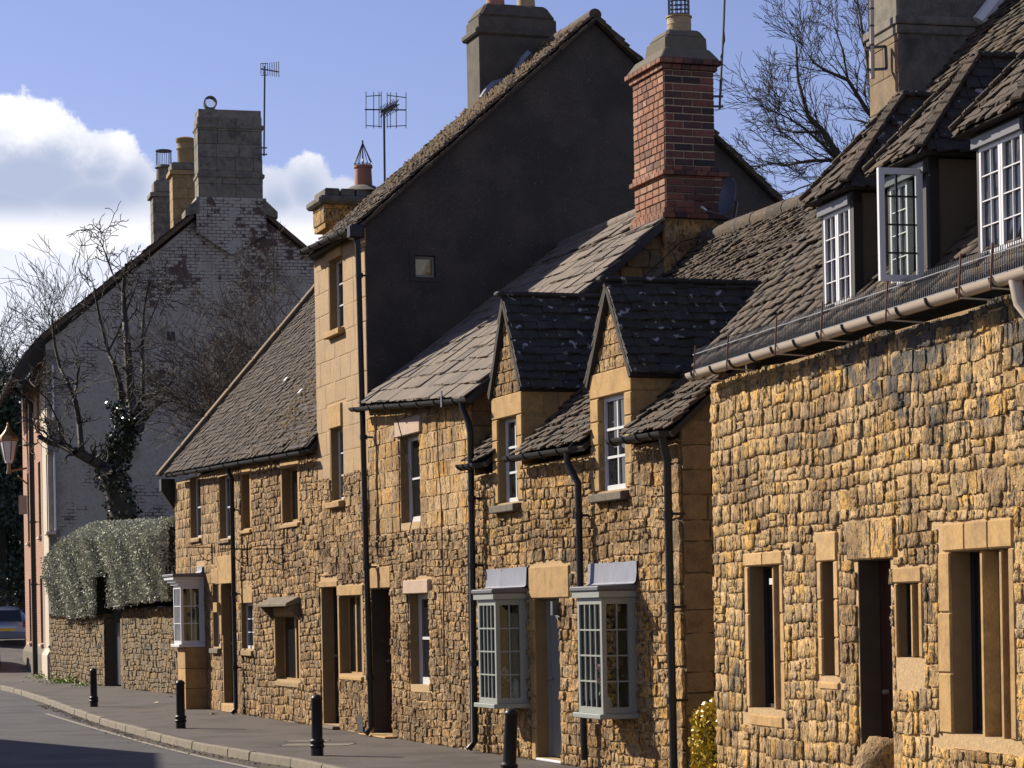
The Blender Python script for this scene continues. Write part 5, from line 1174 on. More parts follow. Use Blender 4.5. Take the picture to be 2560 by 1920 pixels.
        pieces(rr, 'tile', it, 'stone_slate', 150, fill='tile_courses'); pieces(rr, 'tile', it2, 'lichen_slate', 120, fill='side_tile_courses')
    # gutter on brackets, with the wire snow guard above it
    uA = fr.face(1734, 930, -.22)[0]; uB = u1; zg = 4.26
    gt = gutter(h, fr.P(uA, -.24, zg), fr.P(uB, -.24, zg), .07, 'cream_gutter', n_ring=20, out=-fr.N)
    gp = MB(); n = 300; d_ = -.215
    for k in range(n+1): u = uA+(uB-uA)*k/n; gp.beam(fr.P(u, d_, zg+.0), fr.P(u, d_+.015, zg+.245), .007, .007)
    sg = gp.build('snow_guard', 'cable_grey', h, kind='stuff')
    for zz in (.19, .03): one(lambda q: q.beam(fr.P(uA, d_-.01, zg+zz), fr.P(uB, d_-.01, zg+zz), .008, .008)).build('guard_wire', 'galvanised', sg)
    for k, xx in enumerate((1738, 1821, 1943, 2058, 2222, 2406, 2486)):
        u = fr.face(xx, 850, -.3)[0]; one(lambda q: q.beam(fr.P(u, -.325, zg-.09), fr.P(u-.0, -.30, zg+.25), .014, .014)).build('guard_post', 'rusty_iron', sg)
        one(lambda q: q.beam(fr.P(u, -.325, zg-.08), fr.P(u+.02, -.0, zg-.10), .012, .012)).build('gutter_spike', 'cream_gutter', sg)
    u = fr.face(2545, 720, -.22)[0]; downpipe(h, [fr.P(u, -.24, zg-.05), fr.P(u+.03, -.22, zg-.22), fr.P(u+.1, -.12, zg-.4), fr.P(u+.12, -.1, .1)], .05, 'cream_gutter')
    # wire lying up the roof
    # big stone stack behind the far verge
    cu1 = -.16; a = fr.gab(2250, 200, cu1)[0]; e = fr.gab(2492, 200, cu1)[0]; zt = fr.gab(2250, 55, cu1)[1]
    ch = one(lambda q: q.box(fr, cu1-.78, cu1, a, e, 4.5, zt+1.0)).build('chimney', 'chimney_stone', h, bevel=.01)
    one(lambda q: q.box(fr, cu1-.86, cu1+.04, a-.05, e+.05, zt-.02, zt+.07)).build('string_course', 'chimney_stone', ch, bevel=.01)
    one(lambda q: q.box(fr, cu1-.82, cu1+.02, a-.03, e+.03, zt-.12, zt-.022)).build('string_course', 'chimney_stone', ch, bevel=.01)
    st = fr.off(a); it = rubble(st, cu1-.78, cu1, 5.5, zt-.12, (), (.33, .33), (.78, .78), (.02, .022), 'block', 350, gap=.006)
    pieces(ch, 'block', it, 'brown_chimney_stone')
    one(lambda q: q.tube([fr.P(-.05, 3.1, 8.0), fr.P(-.0, 3.3, 8.25), fr.P(.02, 3.6, 8.62)], .1, 8)).build('lead_flashing', 'white_flashing', ch, smooth=True)
near_cottage()
# ================================================================== 6. tall house at the bend, limewashed gable
def bend_house():
    fr = LB; u0, u1 = -13.6, -.2
    h = thing('bend_house', 'tall brick house at the bend with flaking white gable and big stone stack', 'house', fr.P(-4, 0, 0))
    W = []
    def col(x0, x1): return fr.face(x0, 1180)[0], fr.face(x1, 1180)[0]
    cols = [(116, 121, 'white_render'), (95.5, 101, 'facade_brick'), (67.5, 72, 'pink_render')]
    rows = [(-1, 0)]
    zz = lambda y: fr.face(100, y)[1]
    zr = [(zz(1680), zz(1440)), (zz(1295), zz(1080)), (zz(1010), zz(850))]
    H = []
    for x0, x1, _ in cols:
        a, e = col(x0, x1)
        for z0, z1 in ((1.1, 3.3), (4.6, 7.0), (8.1, 9.7)): H.append((a, e, z0, z1))
    b = MB(); ze = 10.2
    zones = [(fr.face(104, 1200)[0], u1, 'white_render'), (fr.face(91, 1200)[0], fr.face(104, 1200)[0], 'facade_brick'), (u0, fr.face(91, 1200)[0], 'facade_brick')]
    sh = MB(); sh.box(fr, u0, u0+.3, .35, 11.6, 0, ze); sh.box(fr, u0, u1-.3, 11.6, 11.9, 0, ze); body = sh.build('wall', 'painted_brick', h)
    for a, e, mm in zones:
        b = MB(); solid_wall(b, fr, a+.003, e, 0, ze, [q for q in H if a <= q[0] < e]); b.build('facade', mm, h)
        b = MB(); b.hexa([fr.P(a+.003, -.12, 0), fr.P(e, -.12, 0), fr.P(e, -.002, 0), fr.P(a+.003, -.002, 0), fr.P(a+.003, -.12, .75), fr.P(e, -.12, .75), fr.P(e, -.002, .95), fr.P(a+.003, -.002, .95)]); b.build('plinth', mm if mm != 'facade_brick' else 'grey_sill_stone', h)
    for q in H:
        wd = window(body, fr, q, .16, 2, 2, .05, .03); sill(wd, fr, q, 'white_render', .06, .1, .12)
    # gable facing down the street
    sd = fr.side(u1); dr, zr_ = 5.8, 15.25; D1 = 11.9
    top = lambda d: 10.35+(zr_-10.35)*d/dr if d < dr else zr_-(zr_-10.35)*(d-dr)/(D1-dr)
    g = one(lambda q: q.prism([sd.P(0, 0, 0), sd.P(D1, 0, 0), sd.P(D1, 0, top(D1)), sd.P(dr, 0, zr_), sd.P(0, 0, top(0))], sd.N*.3)).build('gable_wall', 'painted_brick', h)
    v = sd.rect(418, 829, 437, 851); one(lambda q: q.box(sd, v[0], v[1], -.02, .0, v[2], v[3])).build('vent', 'black_timber', g)
    for dd in (4.2,): one(lambda q: q.beam(sd.P(7.15, -.012, 0), sd.P(7.15, -.012, 14.0), .03, .02)).build('joint_strip', 'chimney_stone', g)
    # roof
    def rslope(s, nm, sgn):
        pass
    sw = [(-.95, 9.45), (-.45, 10.25), (0, 10.7), (dr, 15.5)]
    rf = None
    for (d0, z0), (d1, z1) in zip(sw, sw[1:]):
        eL, eR, rL, rR = fr.P(u0-.2, d0, z0), fr.P(u1+.12, d0, z0), fr.P(u0-.2, d1, z1), fr.P(u1+.12, d1, z1)
        s = slab(eL, eR, rL, rR, .09).build('roof' if rf is None else 'roof_sheet', 'roof_deck', h if rf is None else rf); rf = rf or s
        pieces(rf, 'tile', tiles(eL, eR, rL, rR, .22, .35, .03, 'tile', int(d0*10)+400, None, .01), 'tower_tile', 0, fill='tile_courses')
    eL, eR, rL, rR = fr.P(u1+.12, D1+.3, 10.2), fr.P(u0-.2, D1+.3, 10.2), fr.P(u1+.12, dr, 15.5), fr.P(u0-.2, dr, 15.5)
    slab(eL, eR, rL, rR, .09).build('back_slope', 'stone_slate', rf)
    one(lambda q: q.beam(fr.P(u1+.16, -.95, 9.42), fr.P(u1+.16, -.45, 10.2), .1, .14)).build('verge', 'black_timber', rf)
    one(lambda q: q.beam(fr.P(u1+.16, -.1, 10.55), fr.P(u1+.16, 4.6, 14.42), .12, .12)).build('verge', 'stone_slate', rf)
    one(lambda q: q.beam(fr.P(u1+.16, D1+.3, 10.15), fr.P(u1+.16, 6.95, 14.48), .12, .12)).build('verge', 'stone_slate', rf)
    gutter(h, fr.P(u0, -.98, 9.4), fr.P(u1, -.98, 9.4), .08, 'gutter_grey', n_ring=8, out=-fr.N)
    ud = fr.face(84, 1200, -.25)[0]; downpipe(h, [fr.P(ud, -.9, 9.3), fr.P(ud, -.3, 8.8), fr.P(ud, -.3, .1)], .085, clips=[fr.P(ud, -.3, z) for z in (7.5, 5, 3)])
    # stack: lower shoulders, shaft in big blocks
    cu = u1; dA, dB = sd.rect(496, 490, 655, 500)[:2]; zt = fr.gab(575, 278, cu)[1]; zs = fr.gab(575, 497, cu)[1]
    one(lambda q: q.prism([sd.P(dA-.1, -.24, 13.9), sd.P((dA+dB)/2, -.24, 13.2), sd.P(dB+.1, -.24, 13.9), sd.P(dB+.1, -.24, zs), sd.P(dA-.1, -.24, zs)], sd.N*1.2)).build('chimney_base', 'painted_brick', g)
    cu = cu+.22; sd0 = sd; sd = fr.side(cu); ch = one(lambda q: q.box(fr, cu-.9, cu-.02, dA+.02, dB-.02, zs, zt)).build('chimney', 'chimney_stone', h)
    for s in (-1, 1):
        x = dA if s < 0 else dB; MB().prism([sd.P(x, -.05, zs-.5), sd.P(x+s*.45, -.05, zs-.62), sd.P(x+s*.45, -.05, zs-.42), sd.P(x, -.05, zs)], sd.N*.95).build('shoulder', 'chimney_stone', ch)
    it = []; z = zs; k = 0
    hgt = (zt-.25-zs)/6
    for k in range(6):
        it += rubble(sd, dA, dB, zs+k*hgt, zs+(k+1)*hgt, (), (hgt, hgt), (.55, .75), (.02, .03), 'block', 430+k, gap=.012)
        it += rubble(fr.off(dA), cu-.9, cu, zs+k*hgt, zs+(k+1)*hgt, (), (hgt, hgt), (.4, .5), (.02, .03), 'block', 440+k, gap=.012)
    pieces(ch, 'block', it, 'chimney_stone')
    for y in (440, 318): z = fr.gab(575, y, cu)[1]; one(lambda q: q.box(fr, cu-.97, cu+.06, dA-.06, dB+.06, z-.06, z+.08)).build('string_course', 'chimney_stone', ch, bevel=.03)
    p = lambda o, z: [fr.P(cu-.9+o, dA+o, z), fr.P(cu-o, dA+o, z), fr.P(cu-o, dB-o, z), fr.P(cu-.9+o, dB-o, z)]
    MB().hexa(p(-.02, zt-.28)+p(.08, zt)).build('cap', 'chimney_stone', ch, bevel=.03)
    # horned pot like a ring on its side
    c = fr.gab(525, 258, cu-.4); cc = fr.P(cu-.4, c[0], c[1]); rg = MB(); vs = []; seg = 20
    for r, t in ((.21, -.14), (.21, .14), (.165, .14), (.165, -.14)):
        for k in range(seg): a = 2*PI*k/seg; vs.append(cc+fr.N*math.cos(a)*r+Vector((0, 0, math.sin(a)*r))+fr.T*t)
    rg.add(vs, [(i*seg+k, i*seg+(k+1) % seg, ((i+1) % 4)*seg+(k+1) % seg, ((i+1) % 4)*seg+k) for i in range(4) for k in range(seg)])
    pt = rg.build('ring_cowl', 'chimney_stone', ch, smooth=True); one(lambda q: q.lathe(cc-Vector((0, 0, .5)), [(.2, 0), (.19, .3)], 14)).build('chimney_pot', 'chimney_stone', pt, smooth=True)
    wm = MB()
    for k in range(-2, 3): wm.beam(cc+fr.N*k*.06-Vector((0, 0, .15)), cc+fr.N*k*.06+Vector((0, 0, .15)), .006, .006); wm.beam(cc+Vector((0, 0, k*.06))-fr.N*.15, cc+Vector((0, 0, k*.06))+fr.N*.15, .006, .006)
    wm.build('wire_mesh', 'galvanised', pt, kind='stuff')
    # stacks further back on the ridge line
    for (x0, x1, yt, yb, ug, mm, nm) in ((432, 498, 405, 590, u0+7, 'gold_chimney_stone', 'golden'), (383, 436, 462, 620, u0+1.5, 'chimney_stone', 'grey')):
        a, e = fr.gab(x0, yt, ug)[0], fr.gab(x1, yt, ug)[0]; zt2 = fr.gab(x0, yt, ug)[1]; zb2 = fr.gab(x0, yb, ug)[1]-1.5
        c2 = one(lambda q: q.box(fr, ug-.9, ug, a, e, zb2, zt2-.3)).build('chimney', mm, h)
        it = rubble(fr.side(ug), a, e, zb2, zt2-.3, (), (.32, .36), (.4, .55), (.02, .03), 'block', 460, gap=.012)+rubble(fr.off(a), ug-.9, ug, zb2, zt2-.3, (), (.32, .36), (.4, .55), (.02, .03), 'block', 461, gap=.012); pieces(c2, 'block', it, mm)
        one(lambda q: q.box(fr, ug-1.0, ug+.1, a-.12, e+.12, zt2-.42, zt2-.28)).build('string_course', mm, c2)
        if nm == 'golden':
            one(lambda q: q.box(fr, ug-.95, ug+.05, a-.05, e+.05, zt2-.28, zt2)).build('cap', 'chimney_stone', c2, bevel=.04); one(lambda q: q.box(fr, ug-1.0, ug+.1, a-.1, e+.1, zb2+1.45, zb2+1.6)).build('string_course', mm, c2)
            pc = fr.P(ug-.45, (a+e)/2+.05, zt2-.02); one(lambda q: q.lathe(pc, [(.3, 0), (.29, .5), (.33, .55), (.29, .62), (.3, .75), (.33, .78), (.34, .9), (.22, .95)], 16)).build('chimney_pot', 'gold_chimney_stone', c2, smooth=True)
        else:
            one(lambda q: q.box(fr, ug-.9, ug, a+.03, e, zt2-.28, zt2+.2)).build('cap', 'chimney_stone', c2, bevel=.08)
            pc = fr.P(ug-.45, a+.45, zt2+.2); pp = one(lambda q: q.lathe(pc, [(.3, 0), (.28, .45), (.34, .5), (.25, .6)], 14)).build('chimney_pot', 'chimney_stone', c2, smooth=True)
            cg = MB()
            for k in range(12): aa = 2*PI*k/12; v_ = pc+Vector((math.cos(aa)*.27, math.sin(aa)*.27, .6)); cg.tube([v_, v_+Vector((0, 0, .5))], .012, 4)
            cg.lathe(pc+Vector((0, 0, 1.1)), [(.3, 0), (.3, .04)], 12); cg.build('wire_cage', 'black_iron', pp)
bend_house()

# ridge chimney of the low cottage, peeping over the tall house roof
def ridge_stack():
    fr = ROW; ug = 6.2; h = bpy.data.objects['cottage']
    a, e = fr.gab(812, 500, ug)[0], fr.gab(930, 500, ug)[0]; zt = fr.gab(812, 492, ug)[1]; zb = fr.gab(812, 600, ug)[1]
    c = one(lambda q: q.box(fr, ug-.75, ug, a, e, 8.5, zt-.1)).build('chimney', 'cotswold_stone', h)
    pieces(c, 'block', rubble(fr.side(ug), a, e, 8.6, zt-.12, (), (.2, .26), (.3, .4), (.02, .03), 'block', 480, gap=.01)+rubble(fr.off(a), ug-.75, ug, 8.6, zt-.12, (), (.2, .26), (.25, .3), (.02, .03), 'block', 481, gap=.01), 'cotswold_stone')
    one(lambda q: q.box(fr, ug-.85, ug+.1, a-.12, e+.12, zt-.12, zt+.02)).build('string_course', 'chimney_stone', c, bevel=.04)
    for k in range(3): one(lambda q: q.box(fr, ug-.75, ug, a+(e-a)*k/3+.01, a+(e-a)*(k+1)/3-.01, zt+.022, zt+.16)).build('cap_block', 'chimney_stone', c, bevel=.02)
    x = fr.gab(908, 440, ug-.35); pc = fr.P(ug-.35, x[0], zt+.15)
    one(lambda q: q.lathe(pc, [(.42, 0), (.2, .12)], 14)).build('mortar_cone', 'chimney_stone', c, smooth=True)
    p = one(lambda q: q.lathe(pc, [(.16, .08), (.145, .42), (.165, .44), (.165, .48), (.13, .48), (.13, .3)], 16)).build('chimney_pot', 'terracotta', c, smooth=True)
    b = MB(); tip = pc+Vector((0, 0, .92))
    for k in range(12):
        aa = 2*PI*k/12; d = Vector((math.cos(aa), math.sin(aa), 0)); b.tube([pc+d*.13+Vector((0, 0, .48)), pc+d*.16+Vector((0, 0, .53)), pc+d*.12+Vector((0, 0, .6)), tip-Vector((0, 0, .06))+d*.01], .007, 4)
    b.tube([pc+Vector((math.cos(2*PI*k/12)*.15, math.sin(2*PI*k/12)*.15, .5)) for k in range(13)], .006, 4); b.tube([tip-Vector((0, 0, .07)), tip], .016, 5)
    b.build('wire_cone', 'black_iron', p)
ridge_stack()

# ================================================================== garden wall, gate, hedge
def garden_wall():
    fr = GW; L = fr.face(436, 1735)[0]; h = thing('garden_wall', 'low rubble garden wall with dark gateway under the silvery hedge', 'wall', fr.P(L/2, 0, 0))
    ga, gb = fr.face(263, 1650)[0], fr.face(304, 1650)[0]; zt = fr.face(200, 1548)[1]; zc = zt+.18
    Z = lambda x: zt
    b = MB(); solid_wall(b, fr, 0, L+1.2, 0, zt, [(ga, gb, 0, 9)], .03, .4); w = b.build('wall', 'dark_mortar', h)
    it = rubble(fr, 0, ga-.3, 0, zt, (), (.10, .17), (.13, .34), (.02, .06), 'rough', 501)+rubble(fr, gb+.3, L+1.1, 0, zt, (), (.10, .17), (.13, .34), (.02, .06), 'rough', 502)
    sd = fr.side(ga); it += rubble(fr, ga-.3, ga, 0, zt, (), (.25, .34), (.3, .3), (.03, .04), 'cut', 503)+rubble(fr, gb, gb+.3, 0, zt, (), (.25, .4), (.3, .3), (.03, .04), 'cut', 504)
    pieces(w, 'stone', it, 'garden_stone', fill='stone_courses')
    rng = random.Random(4); it = []
    for a, e in ((0, ga), (gb, L+1.1)):
        u = a
        while u < e-.04:
            ww = rng.uniform(.05, .12); it.append((wall_M(fr, u+ww/2, zt+.13, ww, .38, rng.uniform(.2, .3), d=.34), 'cut', .01)); u += ww
    pieces(w, 'coping_stone', it, 'garden_stone', fill='coping_row')
    g = MB(); g.box(fr, ga+.02, gb-.02, .3, .35, .05, 1.75); gt = g.build('gate', 'black_timber', h)
    for k in range(5): one(lambda q: q.box(fr, ga+.03+(gb-ga-.06)*k/5, ga+.03+(gb-ga-.06)*(k+.92)/5, .27, .3, .05, 1.75)).build('plank', 'black_timber', gt)
    one(lambda q: q.box(fr, gb-.16, gb-.02, .22, .27, 1.5, 1.54)).build('hinge', 'galvanised', gt)
    # hedge
    hg = thing('hedge', 'tall clipped silvery green hedge bulging over the garden wall', 'hedge', fr.P(L/2, 1, zt))
    rng = random.Random(9); R = np.random.RandomState(3)
    P0 = fr; topy = [(125, 1400), (145, 1362), (170, 1332), (205, 1312), (300, 1308), (370, 1308), (400, 1298), (441, 1290)]
    boty = [(125, 1535), (180, 1545), (230, 1540), (262, 1518), (305, 1518), (340, 1505), (400, 1500), (441, 1500)]
    def lerp(t, x):
        for (a, b), (c, d) in zip(t, t[1:]):
            if a <= x <= c: return b+(d-b)*(x-a)/(c-a)
        return t[-1][1] if x > t[-1][0] else t[0][1]
    US = fr.face(129, 1480, -.42)[0]; us = np.linspace(US, L+.6, 60); tops = []; bots = []
    xs = [128+(436-128)*((u)/(L+.6)) for u in us]
    # image x for a u on the wall face, by bisection
    def x_of(u, d=-.25):
        lo, hi = 60., 560.
        for _ in range(30):
            m = (lo+hi)/2
            if fr.face(m, 1450, d)[0] < u: lo = m
            else: hi = m
        return lo
    tz = [fr.face(x_of(u), lerp(topy, x_of(u)), -.1)[1] for u in us]; bz = [fr.face(x_of(u), lerp(boty, x_of(u)), -.3)[1] for u in us]
    n = 90000; U = R.uniform(US, L+.55, n); T = R.uniform(0, 1, n)
    zt_ = np.interp(U, us, tz); zb_ = np.interp(U, us, bz); D0, D1 = -.42, 1.25
    # points on a rounded box section: street face, top, back
    ph = T*2.0; face = ph < 1.15; s = ph/1.15
    zf = zb_+(zt_-.35-zb_)*s; df = D0+.12*np.cos(s*3.1)+.10*np.sin(U*1.9)+.06*np.sin(U*5.3+zf*3)
    s2 = np.clip((ph-1.15)/.85, 0, 1); zt2 = zt_-.35+.35*np.sin(np.pi/2*np.clip(s2*3, 0, 1)); dt = D0+.05+(D1-D0)*s2
    z = np.where(face, zf, zt2)+R.normal(0, .03, n); d = np.where(face, df, dt)+R.normal(0, .045, n)
    notch = (U > ga+.12) & (U < gb-.18) & (z < fr.face(283, 1440)[1]) & (d < .15); keep = ~notch
    P = np.stack([fr.O[0]+fr.t[0]*U+fr.n[0]*d, fr.O[1]+fr.t[1]*U+fr.n[1]*d, z], 1)[keep]
    # both ends
    m = 5000
    for ue in (US, L+.55):
        dd = R.uniform(D0, D1, m); tt = R.uniform(0, 1, m); zz_ = (bz[0] if ue == US else bz[-1])+tt*((tz[0] if ue == US else tz[-1])-(bz[0] if ue == US else bz[-1])); uu = ue+R.normal(0, .05, m)
        P = np.vstack([P, np.stack([fr.O[0]+fr.t[0]*uu+fr.n[0]*dd, fr.O[1]+fr.t[1]*uu+fr.n[1]*dd, zz_], 1)])
    V, Fq = leaves(rng, P, .038, .012, 1, .5); raw_mesh('foliage', V, Fq, 'hedge_leaf', hg, kind='stuff')
    c = MB()
    for i in range(59):
        a, e = us[i], us[i+1]
        if ga+.1 < (a+e)/2 < gb-.16:
            c.hexa([fr.P(a, .3, fr.face(283, 1440)[1]+.1), fr.P(e, .3, fr.face(283, 1440)[1]+.1), fr.P(e, D1-.1, bz[i]), fr.P(a, D1-.1, bz[i]), fr.P(a, .3, tz[i]-.18), fr.P(e, .3, tz[i+1]-.18), fr.P(e, D1-.1, tz[i+1]-.18), fr.P(a, D1-.1, tz[i]-.18)])
        else: c.hexa([fr.P(a, D0+.22, bz[i]+.05), fr.P(e, D0+.22, bz[i]+.05), fr.P(e, D1-.1, bz[i]), fr.P(a, D1-.1, bz[i]), fr.P(a, D0+.22, tz[i]-.25), fr.P(e, D0+.22, tz[i+1]-.25), fr.P(e, D1-.1, tz[i+1]-.18), fr.P(a, D1-.1, tz[i]-.18)])
    c.build('branches', 'hedge_core', hg)
    return fr, L
garden_wall()

# ================================================================== trees
def garden_tree():
    Y = 66.5; rng = random.Random(77); g = gnd(300, 1700)
    base = at(312, 1380, Y); base.z = 0
    t = thing('bare_tree', 'bare pollarded tree with ivy on its trunk standing behind the hedge', 'tree', base)
    P = lambda x, y, dy=0: at(x, y, Y+dy)
    tr = []; limb(tr, [base, P(312, 1300), P(296, 1235), P(278, 1185)], .42, .34); limb(tr, [P(278, 1185), P(290, 1140), P(310, 1095), P(330, 1050)], .28, .21)
    seg_mesh('trunk', tr, 'bark', t, 10)
    br = []; ends = []
    L = [([(278, 1185), (255, 1165), (225, 1148), (190, 1130), (150, 1110), (118, 1103), (98, 1092)], .15, .05, -1),
         ([(330, 1050), (328, 1000), (322, 930), (318, 860), (312, 800), (308, 730), (315, 660)], .13, .03, 0),
         ([(318, 1080), (305, 1020), (300, 960), (285, 910), (270, 880), (250, 800), (235, 720)], .09, .02, .6),
         ([(332, 1040), (350, 1005), (358, 995), (357, 930), (356, 850), (358, 790), (372, 700)], .07, .02, -.5),
         ([(350, 1000), (385, 985), (420, 968), (438, 938)], .06, .03, -.3), ([(340, 1080), (365, 1045), (390, 1012)], .09, .05, -.4),
         ([(205, 1140), (198, 1060), (188, 1000), (170, 960), (150, 920), (138, 870), (130, 800)], .07, .02, -1), ([(185, 1005), (192, 960), (196, 920)], .04, .02, -1.2),
         ([(150, 1110), (148, 1060), (120, 1000), (90, 970), (70, 950)], .03, .012, -1), ([(270, 880), (300, 820), (330, 740), (350, 690)], .04, .012, .8), ([(308, 740), (280, 680), (262, 630), (250, 600)], .03, .01, .3), ([(356, 850), (380, 790), (400, 740)], .03, .01, .2)]
    for pts, r0, r1, dy in L:
        pp = [P(x, y, dy+.4*math.sin(i*1.7)) for i, (x, y) in enumerate(pts)]; limb(br, pp, r0*1.25, r1*1.4); n = len(pp)
        for i in range(1, n):
            for _ in range(2 if i < n-1 else 4):
                q = pp[i].lerp(pp[i-1], rng.random()*.8); d = (pp[i]-pp[i-1]).normalized(); a = Vector((rng.gauss(0, 1), rng.gauss(0, 1), rng.gauss(.3, .7)))
                rr = max(.010, (r0+(r1-r0)*i/n)*.35)
                grow(rng, br, q, (d*.4+a*.7+Vector((0, 0, .3))), rng.uniform(.30, .62)*(1.1 if i > n/2 else .7), rr*1.2, 2, .8, .02, .7, (2, 2), 3, .30, .010)
    seg_mesh('branches', br, 'pale_bark', t, 4)
    # ivy
    R = np.random.RandomState(2); pts = []
    path = [base+Vector((0, 0, 2.2)), P(312, 1300), P(296, 1235), P(280, 1185), P(290, 1140), P(310, 1095), P(326, 1050), P(305, 1010)]
    for a, b in zip(path, path[1:]):
        for _ in range(230): q = a.lerp(b, rng.random()); th = rng.random()*2*PI; r = rng.gauss(.36, .07); pts.append((q.x+math.cos(th)*r, q.y+math.sin(th)*r, q.z+rng.gauss(0, .08)))
    V, Fq = leaves(rng, pts, .055, .03, 2, .8); raw_mesh('ivy', V, Fq, 'ivy_leaf', t, kind='stuff')
garden_tree()

def twiggy_shrub():
    rng = random.Random(12); Y = 57.5; base = at(600, 1500, Y); base.z = 0
    t = thing('bare_shrub', 'large tangled bare shrub against the white gable behind the mossy roof', 'shrub', base); br = []
    for k in range(34):
        x = rng.uniform(520, 790); y0 = 1180; tip_x = x+rng.uniform(-110, 40); p = at(x, y0, Y+rng.uniform(-1, 1.5)); tgt = at(tip_x, rng.uniform(800, 1000), Y)
        d = (tgt-p); grow(rng, br, p, d.normalized(), d.length*.45, .025, 4, .65, .04, .72, (2, 3), 3, .2, .006)
    for x, y in ((480, 1010), (500, 960), (520, 900), (560, 850), (600, 790), (650, 740), (700, 710), (740, 690)):
        p = at(x+50, y+110, Y); d = at(x, y, Y)-p; grow(rng, br, p, d.normalized(), d.length*.7, .02, 4, .6, .03, .72, (2, 3), 3, .2, .006)
    st = []; [st.append((tuple(base+Vector((rng.uniform(-1, 1), rng.uniform(-.5, .5), 0))), tuple(at(rng.uniform(540, 780), 1180, Y)), .06, .03)) for _ in range(14)]
    seg_mesh('stems', st, 'bark', t, 6); seg_mesh('branches', br, 'twig', t, 3)
twiggy_shrub()

def big_tree(name, label, x, ybase, Y, height, seed, lean, m, depth=6, r=.3, spread=.42, ztr=None, group=None, twig_r=.008, nlimb=7, crown=None):
    rng = random.Random(seed); base = at(x, 1500, Y); base.z = hz(Y)-.3
    t = thing(name, label, 'tree', base, group); tr = []; th = height*.28
    p = base.copy(); top = base+Vector((lean*.3, 0, th)); limb(tr, [base, base.lerp(top, .5)+Vector((.1, 0, 0)), top], r, r*.8); seg_mesh('trunk', tr, 'bark', t, 8); br = []
    for k in range(nlimb):
        a = 2*PI*k/nlimb+rng.uniform(-.3, .3); inc = rng.uniform(.25, .95)
        d = Vector((math.cos(a)*inc+lean*.12, math.sin(a)*inc, 1.0)); grow(rng, br, base.lerp(top, rng.uniform(.75, 1)), d.normalized(), height*rng.uniform(.20, .25), r*.45, depth, spread, .05, .70, (2, 2), 3, .13, twig_r)
    seg_mesh('branches', br, m, t, 3)
    return t
def right_tree():
    rng = random.Random(31); Y = 58; base = at(2330, 1500, Y); base.z = 0
    t = thing('bare_tree', 'wide bare winter tree rising behind the slate roofs on the right', 'tree', base)
    P = lambda x, y, dy=0: at(x, y, Y+dy); tr = []; fork = P(2300, 640); limb(tr, [base, P(2325, 1000), fork], .35, .25); seg_mesh('trunk', tr, 'bark', t, 8); br = []
    L = [([(2300, 640), (2240, 540), (2150, 430), (2105, 405), (2060, 330), (2020, 290), (1995, 200), (1990, 110)], .13, .02, 0),
         ([(2300, 640), (2250, 520), (2180, 420), (2090, 400), (2020, 402), (1960, 415), (1925, 405)], .09, .012, .5),
         ([(2300, 640), (2290, 470), (2220, 330), (2170, 280), (2120, 200), (2060, 175), (2030, 155)], .12, .015, -.6),
         ([(2290, 500), (2220, 310), (2180, 230), (2165, 130), (2150, 40), (2140, -20)], .08, .015, .8),
         ([(2180, 420), (2120, 440), (2060, 450), (2000, 470), (1960, 490)], .04, .01, -1), ([(2105, 405), (2010, 320), (1970, 295), (1935, 280)], .04, .01, .3),
         ([(2060, 330), (1985, 330), (1950, 322), (1925, 315)], .04, .01, 1), ([(2220, 330), (2215, 200), (2200, 80), (2205, -30)], .05, .01, -1), ([(2120, 200), (2105, 120), (2085, 60)], .03, .01, 0), ([(2290, 600), (2350, 400), (2420, 200), (2480, 60)], .12, .02, 0)]
    for pts, r0, r1, dy in L:
        pp = [P(x, y, dy*(i/3)) for i, (x, y) in enumerate(pts)]; limb(br, pp, r0, r1); n = len(pp)
        for i in range(2, n):
            for _ in range(3 if i < n-1 else 3):
                q = pp[i].lerp(pp[i-1], rng.random()); d = (pp[i]-pp[i-1]).normalized(); a = Vector((rng.gauss(0, 1), rng.gauss(0, 1), rng.gauss(.2, .6)))
                grow(rng, br, q, (d*1.1+a*.4+Vector((0, 0, .12))), rng.uniform(.45, .85), max(.012, (r0+(r1-r0)*i/n)*.35), 3, .42, .03, .68, (2, 2), 3, .13, .006)
    seg_mesh('branches', br, 'bark', t, 4)
right_tree()
big_tree('bare_tree', 'large hazy bare tree far left against the low cloud', 30, 1500, 125, 15.4, 5, 0, 'far_twig', 6, .35, .45, twig_r=.013, nlimb=7)
big_tree('bare_tree', 'bare tree rising above the left eaves of the white gabled house', 150, 1500, 118, 14.2, 8, .5, 'far_twig', 6, .32, .5, twig_r=.013, nlimb=7)
big_tree('bare_tree', 'bare tree cut by the left edge of the view', -110, 1500, 122, 15.2, 11, 0, 'far_twig', 6, .32, .5, twig_r=.013, nlimb=7)
